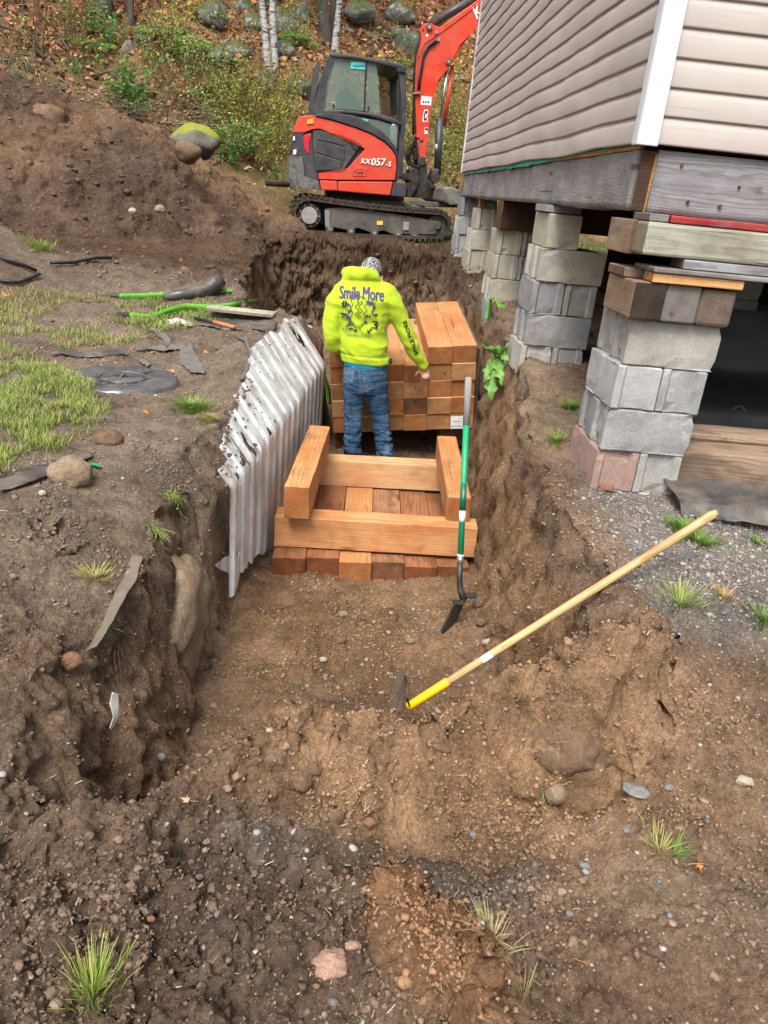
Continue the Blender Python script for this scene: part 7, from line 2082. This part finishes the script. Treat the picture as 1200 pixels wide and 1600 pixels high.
def inst(name, me_, p, s, rz, label, cat, group=None):
    o = link(bpy.data.objects.new(name, me_)); o.location = p; o.rotation_euler = (rnd.uniform(-.1, .1), rnd.uniform(-.1, .1), rz); o.scale = (s, s, s * rnd.uniform(.85, 1.15)); return tag(o, label, cat, group)


def to_mesh(name, q):
    o = npmesh(name, q[0], q[1], None, 'foliage', None, q[2]); me_ = o.data; bpy.data.objects.remove(o); return me_


YG = [(.36, .36, .08), (.26, .30, .06), (.42, .38, .10), (.20, .26, .05)]; GN = [(.08, .20, .04), (.12, .27, .06), (.17, .32, .09)]; RU = [(.28, .15, .06), (.36, .22, .09), (.20, .12, .05), (.30, .26, .08)]; YE = [(.62, .46, .04), (.55, .42, .07), (.40, .36, .08)]; OR = [(.55, .22, .06), (.45, .30, .08), (.3, .3, .08)]
WM = {'yellow green': to_mesh('weed', weed(1, .9, 16, 34, .055, YG)), 'rusty brown': to_mesh('weed', weed(2, .75, 16, 30, .05, RU)), 'bright green': to_mesh('weed', weed(3, .7, 12, 34, .085, GN)),
      'golden yellow': to_mesh('weed', weed(4, 1.1, 11, 26, .075, YE + YG)), 'pale green': to_mesh('weed', weed(5, 1.2, 13, 36, .06, [(.34, .42, .16), (.24, .34, .1)])), 'orange leaved': to_mesh('weed', weed(6, 1.3, 8, 18, .08, OR))}
FM = [to_mesh('fern', fern(k, .6, [(.13, .27, .05), (.20, .34, .08), (.30, .36, .09)])) for k in range(3)]
# plants given by where they show in the photograph (pixels), kind
for i, (x, y, kind, s, where) in enumerate([
    (205, 165, 'bright green', 1.3, 'at the mound crest'), (212, 190, 'bright green', .9, 'just below the tall leafy one on the crest'), (150, 60, 'bright green', 1.1, 'above the brush pile'), (175, 72, 'bright green', .8, 'right of the sapling by the brush'),
    (110, 45, 'orange leaved', 1.0, 'at the upper left among twigs'), (95, 30, 'orange leaved', .9, 'near the top left corner'), (255, 75, 'golden yellow', .9, 'below the left wood edge'), (285, 60, 'golden yellow', .8, 'on the leaf litter slope left of birches'),
    (300, 30, 'golden yellow', .7, 'high on the slope left of birches'), (270, 90, 'pale green', 1.0, 'on the slope above the yellow mossy boulder'), (300, 130, 'pale green', 1.1, 'in the brush below the lichen rocks'), (340, 150, 'pale green', 1.0, 'below the birches'),
    (250, 130, 'rusty brown', 1.2, 'between mound and birches'), (285, 165, 'rusty brown', 1.0, 'above the yellow mossy boulder'), (320, 150, 'rusty brown', 1.0, 'in the middle of the brush'), (345, 185, 'yellow green', 1.1, 'right of the mossy boulder'),
    (370, 165, 'rusty brown', 1.2, 'below the birch roots'), (395, 175, 'yellow green', 1.3, 'left of the cab'), (420, 170, 'rusty brown', 1.2, 'close left of the cab'), (440, 185, 'yellow green', 1.2, 'touching the cab outline'), (380, 205, 'yellow green', 1.2, 'in the thicket left of the engine cover'),
    (410, 215, 'yellow green', 1.2, 'behind the engine cover'), (435, 235, 'golden yellow', .9, 'beside the rear cowl'), (375, 245, 'bright green', 1.1, 'low in the thicket'), (395, 255, 'golden yellow', .8, 'low beside the dark beam'), (420, 262, 'yellow green', 1.0, 'behind the counterweight'),
    (350, 235, 'yellow green', 1.0, 'right below the mossy boulder'), (355, 262, 'bright green', .9, 'at the mound toe'), (330, 200, 'pale green', .9, 'over the mossy boulder'), (445, 150, 'golden yellow', .7, 'above the rear cowl'), (430, 285, 'bright green', .6, 'by the dark beam'),
    (700, 175, 'golden yellow', 1.0, 'between boom and house'), (705, 150, 'golden yellow', 1.2, 'with the brightest leaves by the boom'), (715, 205, 'rusty brown', 1.2, 'right of the boom cylinder'), (700, 230, 'yellow green', 1.2, 'behind the boom cylinder'), (712, 255, 'yellow green', 1.1, 'left of the green membrane'),
    (690, 262, 'pale green', 1.0, 'behind the swing bracket'), (680, 200, 'yellow green', 1.1, 'in the gap below the boom'), (640, 190, 'yellow green', 1.3, 'between cab and boom'), (645, 235, 'yellow green', 1.2, 'low between cab and boom'), (700, 285, 'yellow green', .9, 'above the dozer blade'),
    (630, 130, 'rusty brown', 1.0, 'above the gap between cab and boom'), (590, 140, 'golden yellow', 1.0, 'seen through the cab glass'), (560, 160, 'yellow green', 1.2, 'behind the cab'), (520, 130, 'yellow green', 1.0, 'hidden behind the cab window'),
    (455, 45, 'golden yellow', .8, 'right of the birches'), (470, 65, 'pale green', .8, 'between birches and cab'), (480, 30, 'rusty brown', .8, 'high right of the birches'), (690, 40, 'bright green', .8, 'on the slope near the boom top'), (655, 90, 'bright green', .8, 'left of the boom'),
    (610, 10, 'golden yellow', .9, 'at the top above the cab'), (640, 20, 'golden yellow', .8, 'at the top beside the mossy boulder'), (60, 70, 'rusty brown', 1.1, 'in the brush at upper left'), (20, 95, 'rusty brown', 1.1, 'at the left edge of the brush'), (130, 95, 'rusty brown', 1.0, 'on top of the brush pile'),
    (235, 105, 'pale green', .9, 'beside the grey rock'), (30, 125, 'bright green', .35, 'as a single sprig on the mound'), (120, 120, 'bright green', .5, 'beside the brush pile')]):
    p = onhill(x, y + 8)
    inst('weed', WM[kind], p, s * rnd.uniform(.75, .92), rnd.uniform(0, 6.28), '%s weed clump %s' % (kind, where), 'weed', 'weeds on the slope behind the excavator')
for i, (x, y, s, where) in enumerate([(240, 62, .9, 'near the grey rock'), (268, 60, 1.0, 'left of the sloping pale stick'), (305, 78, 1.1, 'right of the brush'), (288, 95, 1.0, 'above the thicket'), (312, 90, .9, 'at the foot of the pale stick'), (345, 100, .8, 'below the lichen rock'), (362, 104, .9, 'beside the lichen rock'),
    (365, 130, .8, 'under the birches'), (300, 150, .8, 'over the thicket'), (330, 150, .9, 'in the thicket'), (455, 65, 1.0, 'right of the birches'), (480, 72, .9, 'left of the cab roof'), (445, 75, .8, 'between the rocks'), (330, 35, .9, 'on the leaf litter'), (128, 72, .9, 'upper left'), (155, 80, 1.0, 'by the left sapling'), (205, 150, 1.0, 'behind the mound boulder'),
    (610, 60, .8, 'above the cab roof'), (655, 75, .9, 'below the green boulder'), (640, 100, .8, 'beside the boom')]):
    inst('fern', FM[i % 3], onhill(x, y + 6), s, rnd.uniform(0, 6.28), 'green fern %s' % where, 'fern', 'ferns on the slope')

# boulders on the slope
for i, (x, y, wp, mat, label, fl_2) in enumerate([
    (345, 84, 62, 'rock_moss', 'pale lichen covered boulder left of the birches', .7), (372, 72, 60, 'rock_moss', 'mossy boulder just left of the birch trunks', .7), (330, 106, 22, 'rock_moss', 'small grey stone below the lichen boulder', .6), (418, 118, 48, 'rock_moss', 'grey rounded boulder at the foot of the birches', .8),
    (402, 134, 36, 'rock_moss', 'low pale rock beneath the birch roots', .5), (372, 128, 30, 'rock_moss', 'flat pink grey rock left of the birch foot', .4), (470, 128, 58, 'rock_moss', 'big grey boulder left of the cab', .8), (448, 72, 56, 'rock_moss', 'streaked white boulder right of the birches', .7), (398, 32, 50, 'rock_moss', 'grey green boulder behind the birches', .9),
    (440, 28, 60, 'rock_moss', 'tall dark rock face right of the birches', 1.2), (470, 20, 50, 'rock_moss', 'dark cliff rock left of the brown trunks', 1.2), (330, 12, 80, 'rock_moss', 'dark mossy rock at the top left of the birches', .8), (375, 8, 50, 'rock_moss', 'dark rock at the very top beside the birches', 1.), (200, 72, 38, 'rock_slate', 'grey upright rock above the mound', .9),
    (232, 52, 56, 'rock_moss', 'yellow green mossy rock above the grey upright one', .5), (292, 222, 84, 'rock_yellow_moss', 'boulder covered in bright yellow moss at the end of the mound', .8), (142, 178, 78, 'rock_slate', 'flat grey rock just behind the mound crest', .3), (640, 58, 80, 'rock_moss', 'big mossy green boulder left of the boom', .9), (588, 78, 22, 'rock_moss', 'small moss covered stone above the cab roof', .6),
    (583, 54, 30, 'rock_moss', 'mossy stone among leaf litter above the cab', .6), (560, 12, 70, 'rock_moss', 'dark ledge rock at the top above the cab', .8), (625, 16, 60, 'rock_moss', 'dark mossy rock near the top right of the cab', .8), (645, 115, 36, 'rock_moss', 'mossy rock between cab and boom', .8), (545, 42, 30, 'rock_moss', 'grey rock under the fallen log', .5), (715, 120, 30, 'rock_slate', 'grey rock between boom and house', .7)]):
    p = onhill(x, y + wp * .25) if 'yellow_moss' not in mat else uy(306, 232, 12.2); dep = float(np.dot(p - CAM, AX[2])); r2 = wp / 2 * dep / FPX
    stone('boulder', label, 'boulder', (p[0], p[1], p[2] + r2 * fl_2 * (.1 if 'yellow' not in mat else .35)), (r2 * (.82 if 'yellow' not in mat else 1), r2 * .8, r2 * fl_2 * .8), mat, 60 + i, .35, rz=rnd.uniform(-.5, .5), sub=3, sharp=6)


# trees: trunk with limbs, crown of leaves above the picture
def tree(name, p, top_px, r0, mat, label, fork=0, hgt=9, lean=None, crown=True, seed=1, group='trees on the slope'):
    r = random.Random(seed); t_ = thing(name, label, 'tree', tuple(p), group=group)
    d = Vector(lean) if lean is not None else Vector((r.uniform(-.05, .05), 0, 1)); d.normalize(); bm = bmesh.new(); n = 9
    pts = [Vector((0, 0, -.3))] + [d * hgt * k / n + Vector((r.uniform(-.03, .03), r.uniform(-.03, .03), 0)) for k in range(n + 1)]
    rad = [r0 * 1.5] + [r0 * (1.25 if k == 0 else 1) * (1 - .75 * k / n) for k in range(n + 1)]; add_tube(bm, pts, rad, 10)
    for _ in range(10 if r0 > .06 else 5):
        k = r.uniform(.45, .95); b = d * hgt * k; a = r.uniform(0, 6.28); L = hgt * .16 * r.uniform(.6, 1.2); add_tube(bm, [b, b + Vector((math.cos(a) * L * .5, math.sin(a) * L * .5, L * .35)), b + Vector((math.cos(a) * L, math.sin(a) * L, L * .8))], [r0 * .3, r0 * .18, r0 * .06], 5)
    bmobj('trunk', bm, mat, t_, smooth=True)
    if crown:
        rr_ = np.random.default_rng(seed); m = 420; u = rr_.normal(size=(m, 3)) * np.array([1.1, 1.1, 1.5]) * hgt * .11; P = np.array(d * hgt * .85) + u
        c = np.array([[.4, .3, .06], [.35, .16, .05], [.28, .3, .07]])[rr_.integers(0, 3, m)]; q = leaf_quads(P, rr_.normal(size=(m, 3)), np.full(m, .16), c, rr_, .8); npmesh('crown', q[0], q[1], None, 'foliage', t_, q[2])
    return t_


def vdir(x, y): return None


def tree_at(x0, y0, x1, y1, wpx, mat, label, hgt=9, seed=1, name='tree', crown=True):
    p = onhill(x0, y0); dep = float(np.dot(p - CAM, AX[2])); q = uy(x1, y1, p[1] + .05); d = q - p; d = d / np.linalg.norm(d); return tree(name, p, None, wpx / 2 * dep / FPX, mat, label, 0, hgt, tuple(d), crown, seed)


tree_at(421, 112, 405, -20, 10.5, 'birch_bark', 'white birch trunk, left stem of the pair', seed=1, name='birch_tree')
tree_at(427, 112, 428, -20, 10.5, 'birch_bark', 'white birch trunk, right stem of the pair', seed=2, name='birch_tree')
tree_at(523, 88, 532, -10, 9.5, 'birch_bark', 'slim grey white trunk rising behind the cab', seed=3)
tree_at(510, 66, 503, -10, 17, 'bark', 'brown trunk just left of the slim grey one', seed=4)
tree_at(520, 60, 519, -10, 9, 'bark', 'thin dark trunk between the brown and the grey one', seed=5)
tree_at(203, 40, 203, -20, 9, 'bark', 'thin brown trunk above the mossy rock on the left', seed=6, hgt=7)
tree_at(163, 20, 162, -20, 22, 'bark', 'thick dark trunk at the top left', seed=7)
for k, (a, b, c, wd_) in enumerate(((576, 48, 580, 3), (584, 46, 588, 3), (591, 52, 597, 3), (557, 42, 560, 3), (610, 30, 612, 3), (468, 24, 470, 4), (712, 60, 716, 4), (645, 22, 648, 3))):
    tree_at(a, b, c, -20, wd_, 'twig', ['sapling left of three above the cab', 'sapling middle of three above the cab', 'sapling right of three above the cab', 'bare sapling by the fallen log', 'sapling near the top above the cab', 'sapling between birches and trunks', 'sapling behind the boom', 'sapling by the green boulder'][k], 4, 20 + k, 'sapling', False)
for k, (a, b, c, d) in enumerate(((56, 95, 54, -10), (66, 95, 74, -10), (61, 90, 58, -10), (48, 60, 30, -10), (270, 80, 268, 20), (250, 70, 245, 30), (105, 110, 108, 30))):
    tree_at(a, b, c, d, 2.6, 'twig', ['grey bare stem, left of the cluster at upper left', 'grey bare stem leaning right at upper left', 'grey bare stem in the middle at upper left', 'bare stem leaning left at upper left', 'bare stem above the green ferns', 'bare stem near the mossy rock', 'brown stem in the orange leaved weeds'][k], 2.6, 40 + k, 'sapling', False)
# leaning pale stick and fallen branches
for k, (a, b, c, d, w_2, lab) in enumerate(((337, 132, 361, 68, 4, 'pale dead stick leaning below the birches'), (0, 52, 70, 100, 5, 'arched dead branch at the left edge'), (70, 100, 88, 112, 4, 'dark branch end on the brush pile'), (80, 66, 108, 88, 4, 'grey fallen branch above the brush'), (150, 128, 190, 138, 5, 'dark log in the brush pile'),
                                          (0, 110, 60, 122, 4, 'stick lying along the mound top at left'), (232, 108, 258, 155, 3, 'pale bent stick above the mound end'), (190, 135, 222, 172, 3, 'pale stick leaning by the bright green weed'), (545, 30, 568, 42, 8, 'dark fallen log on the leaf litter'), (300, 200, 345, 215, 5, 'dark stick over the yellow mossy boulder'), (40, 100, 62, 122, 4, 'short brown stick end on the mound top'))):
    p, q = onhill(a, b + 4), onhill(c, d + 4)
    if k in (0, 6, 7): q = uy(c, d, p[1])
    mm = (p + q) / 2 + np.array([0, 0, .25]); dep = float(np.dot(p - CAM, AX[2])); o = tube('branch', [tuple(p + [0, 0, .12]), tuple(mm), tuple(q + [0, 0, .12])], w_2 / 2 * dep / FPX, 'geotextile' if k in (0, 6, 7, 3) else 'twig', None, 7); tag(o, lab, 'branch')

# leaf litter, undergrowth and twigs that nobody could count
r = np.random.default_rng(31)
n = 75000; yy = r.uniform(11, 40, n) ; xx = r.uniform(-.52, .42, n) * yy * 1.15 + .03 * yy
zz = hill_h(xx, yy); m = (zz > 1.2) & (fbm(xx, yy, 0, .45, 4, 85) + .35 * fbm(xx, yy, 0, 2, 3, 86) < .28 + .1 * (zz - 3)); m &= (zz > 1.8 + r.uniform(-1, 1.6, n)); xx, yy, zz = xx[m], yy[m], zz[m]
P = np.stack([xx, yy, zz + r.uniform(.0, .07, len(xx))], 1); pal = np.array([[.34, .135, .07], [.25, .095, .05], [.42, .21, .12], [.17, .085, .05], [.46, .27, .18], [.38, .15, .06]])
D = r.normal(size=P.shape); D[:, 2] *= .5
q = leaf_quads(P, D, .085 + .002 * yy, pal[r.integers(0, 6, len(P))] * r.uniform(.6, 1.3, (len(P), 1)), r, .75, .6)
o = npmesh('leaf_litter', q[0], q[1], None, 'litter', None, q[2]); o['kind'] = 'stuff'
n = 62000; yy = r.uniform(11, 24, n); xx = r.uniform(-.5, .42, n) * yy * 1.1 + .03 * yy; zz = hill_h(xx, yy)
cl = fbm(xx, yy, 0, .9, 3, 91); keep_ = (zz > .75) & (zz < 5.4 + 1.2 * cl) & (r.random(n) < .30 + 1.3 * cl); xx, yy, zz = xx[keep_], yy[keep_], zz[keep_]
hh = r.uniform(0, 1, len(xx)) ** 1.2 * (.55 + .5 * cl[keep_]) * np.clip((6.2 - zz) / 4, .25, 1); P = np.stack([xx, yy, zz + .02 + hh], 1); tone = fbm(xx, yy, 0, .7, 3, 93)[:, None] + r.normal(0, .3, (len(xx), 1))
c = np.where(tone > .25, np.array([.46, .45, .12]), np.where(tone > -.1, np.array([.24, .33, .07]), np.where(tone > -.4, np.array([.40, .30, .12]), np.array([.33, .18, .08])))) * r.uniform(.55, 1.3, (len(xx), 1))
ye = r.random(len(xx)) < .04; c[ye] = np.array([.62, .48, .06])
D = r.normal(size=P.shape); D[:, 2] = np.abs(D[:, 2]) + .3
q = leaf_quads(P, D, np.full(len(xx), .062), c, r, .42)
o = npmesh('undergrowth', q[0], q[1], None, 'foliage', None, q[2]); o['kind'] = 'stuff'
n = 2600; yy = r.uniform(11.3, 24, n); xx = r.uniform(-.52, .4, n) * yy * 1.1; k1 = (xx < -2.5 + .0 * yy) | (r.random(n) < .35); xx, yy = xx[k1], yy[k1]; zz = hill_h(xx, yy); P0 = np.stack([xx, yy, zz + r.uniform(0, .15, len(xx))], 1)
d = r.normal(size=P0.shape) * np.array([.35, .35, .22]); q = sticks(P0, P0 + d, r.uniform(.004, .012, len(P0)), np.array([.12, .09, .07]) * r.uniform(.5, 2.2, (len(P0), 1)))
o = npmesh('twigs', q[0], q[1], None, 'litter', None, q[2]); o['kind'] = 'stuff'
n = 1500; xx = r.uniform(-8, -3, n); yy = r.uniform(11.6, 15, n); zz = hill_h(xx, yy); P0 = np.stack([xx, yy, zz + r.uniform(0, .5, n)], 1); d = r.normal(size=P0.shape) * np.array([.5, .35, .16])
q = sticks(P0, P0 + d, r.uniform(.004, .014, n), np.array([.10, .075, .06]) * r.uniform(.4, 2.6, (n, 1))); o = npmesh('brush_pile', q[0], q[1], None, 'litter', None, q[2]); o['kind'] = 'stuff'

# big leaved plant hanging at the right trench edge
bp = uy(775, 545, 5.15); bpl = thing('burdock_plant', 'big leaved green plant hanging over the right trench edge', 'plant', tuple(bp))
def bigleaf(px0, px1, w_, seed, mat='leaf_green'):
    a = np.array(uy(px0[0], px0[1], 5.15)); b = np.array(uy(px1[0], px1[1], 5.02)); L = np.linalg.norm(b - a); n = 16; r = np.random.default_rng(seed); d = (b - a) / L; s = np.cross(d, np.array([0, -1, .2])); s /= np.linalg.norm(s); nn = np.cross(s, d)
    V = []
    for i in range(n + 1):
        t_ = i / n; wv = w_ * (math.sin(math.pi * min(1, t_ * .93 + .05)) ** .7) * (1 + .35 * math.sin(t_ * 26 + seed)) ; c = a + d * L * t_ + nn * .04 * math.sin(t_ * 2.6)
        for u in (-1, -.5, 0, .5, 1): V.append(c + s * wv * u + nn * (.03 * abs(u) * w_ / .05 * math.sin(t_ * 13 + u * 3) + .012 * (1 - abs(u)) ) - bp)
    npmesh('leaf', np.array(V), grid_faces(n + 1, 5), None, 'burdock', bpl, None, True)
t = NT('burdock', .5, .35); o_ = t.obj; t.col(t.ramp(t.noise(o_, 30, 5, .7), [(.3, (.07, .17, .03)), (.7, (.20, .36, .08))])); t.bump(t.noise(o_, 60, 4), .6, .01); MAT['burdock'] = t.m
for k, (a, b, w_3) in enumerate((((776, 552), (748, 537), .022), ((772, 552), (798, 534), .03), ((774, 556), (762, 628), .045), ((778, 556), (784, 605), .040), ((780, 552), (797, 568), .028), ((768, 560), (754, 600), .03))): bigleaf(a, b, w_3, k)
for k, (a, b) in enumerate((((774, 545), (762, 575)), ((778, 542), (786, 580)))): tube('stem', [tuple(np.array(uy(*a, 5.15)) - bp), tuple(np.array(uy(*b, 5.1)) - bp)], .004, 'burdock', bpl, 6)
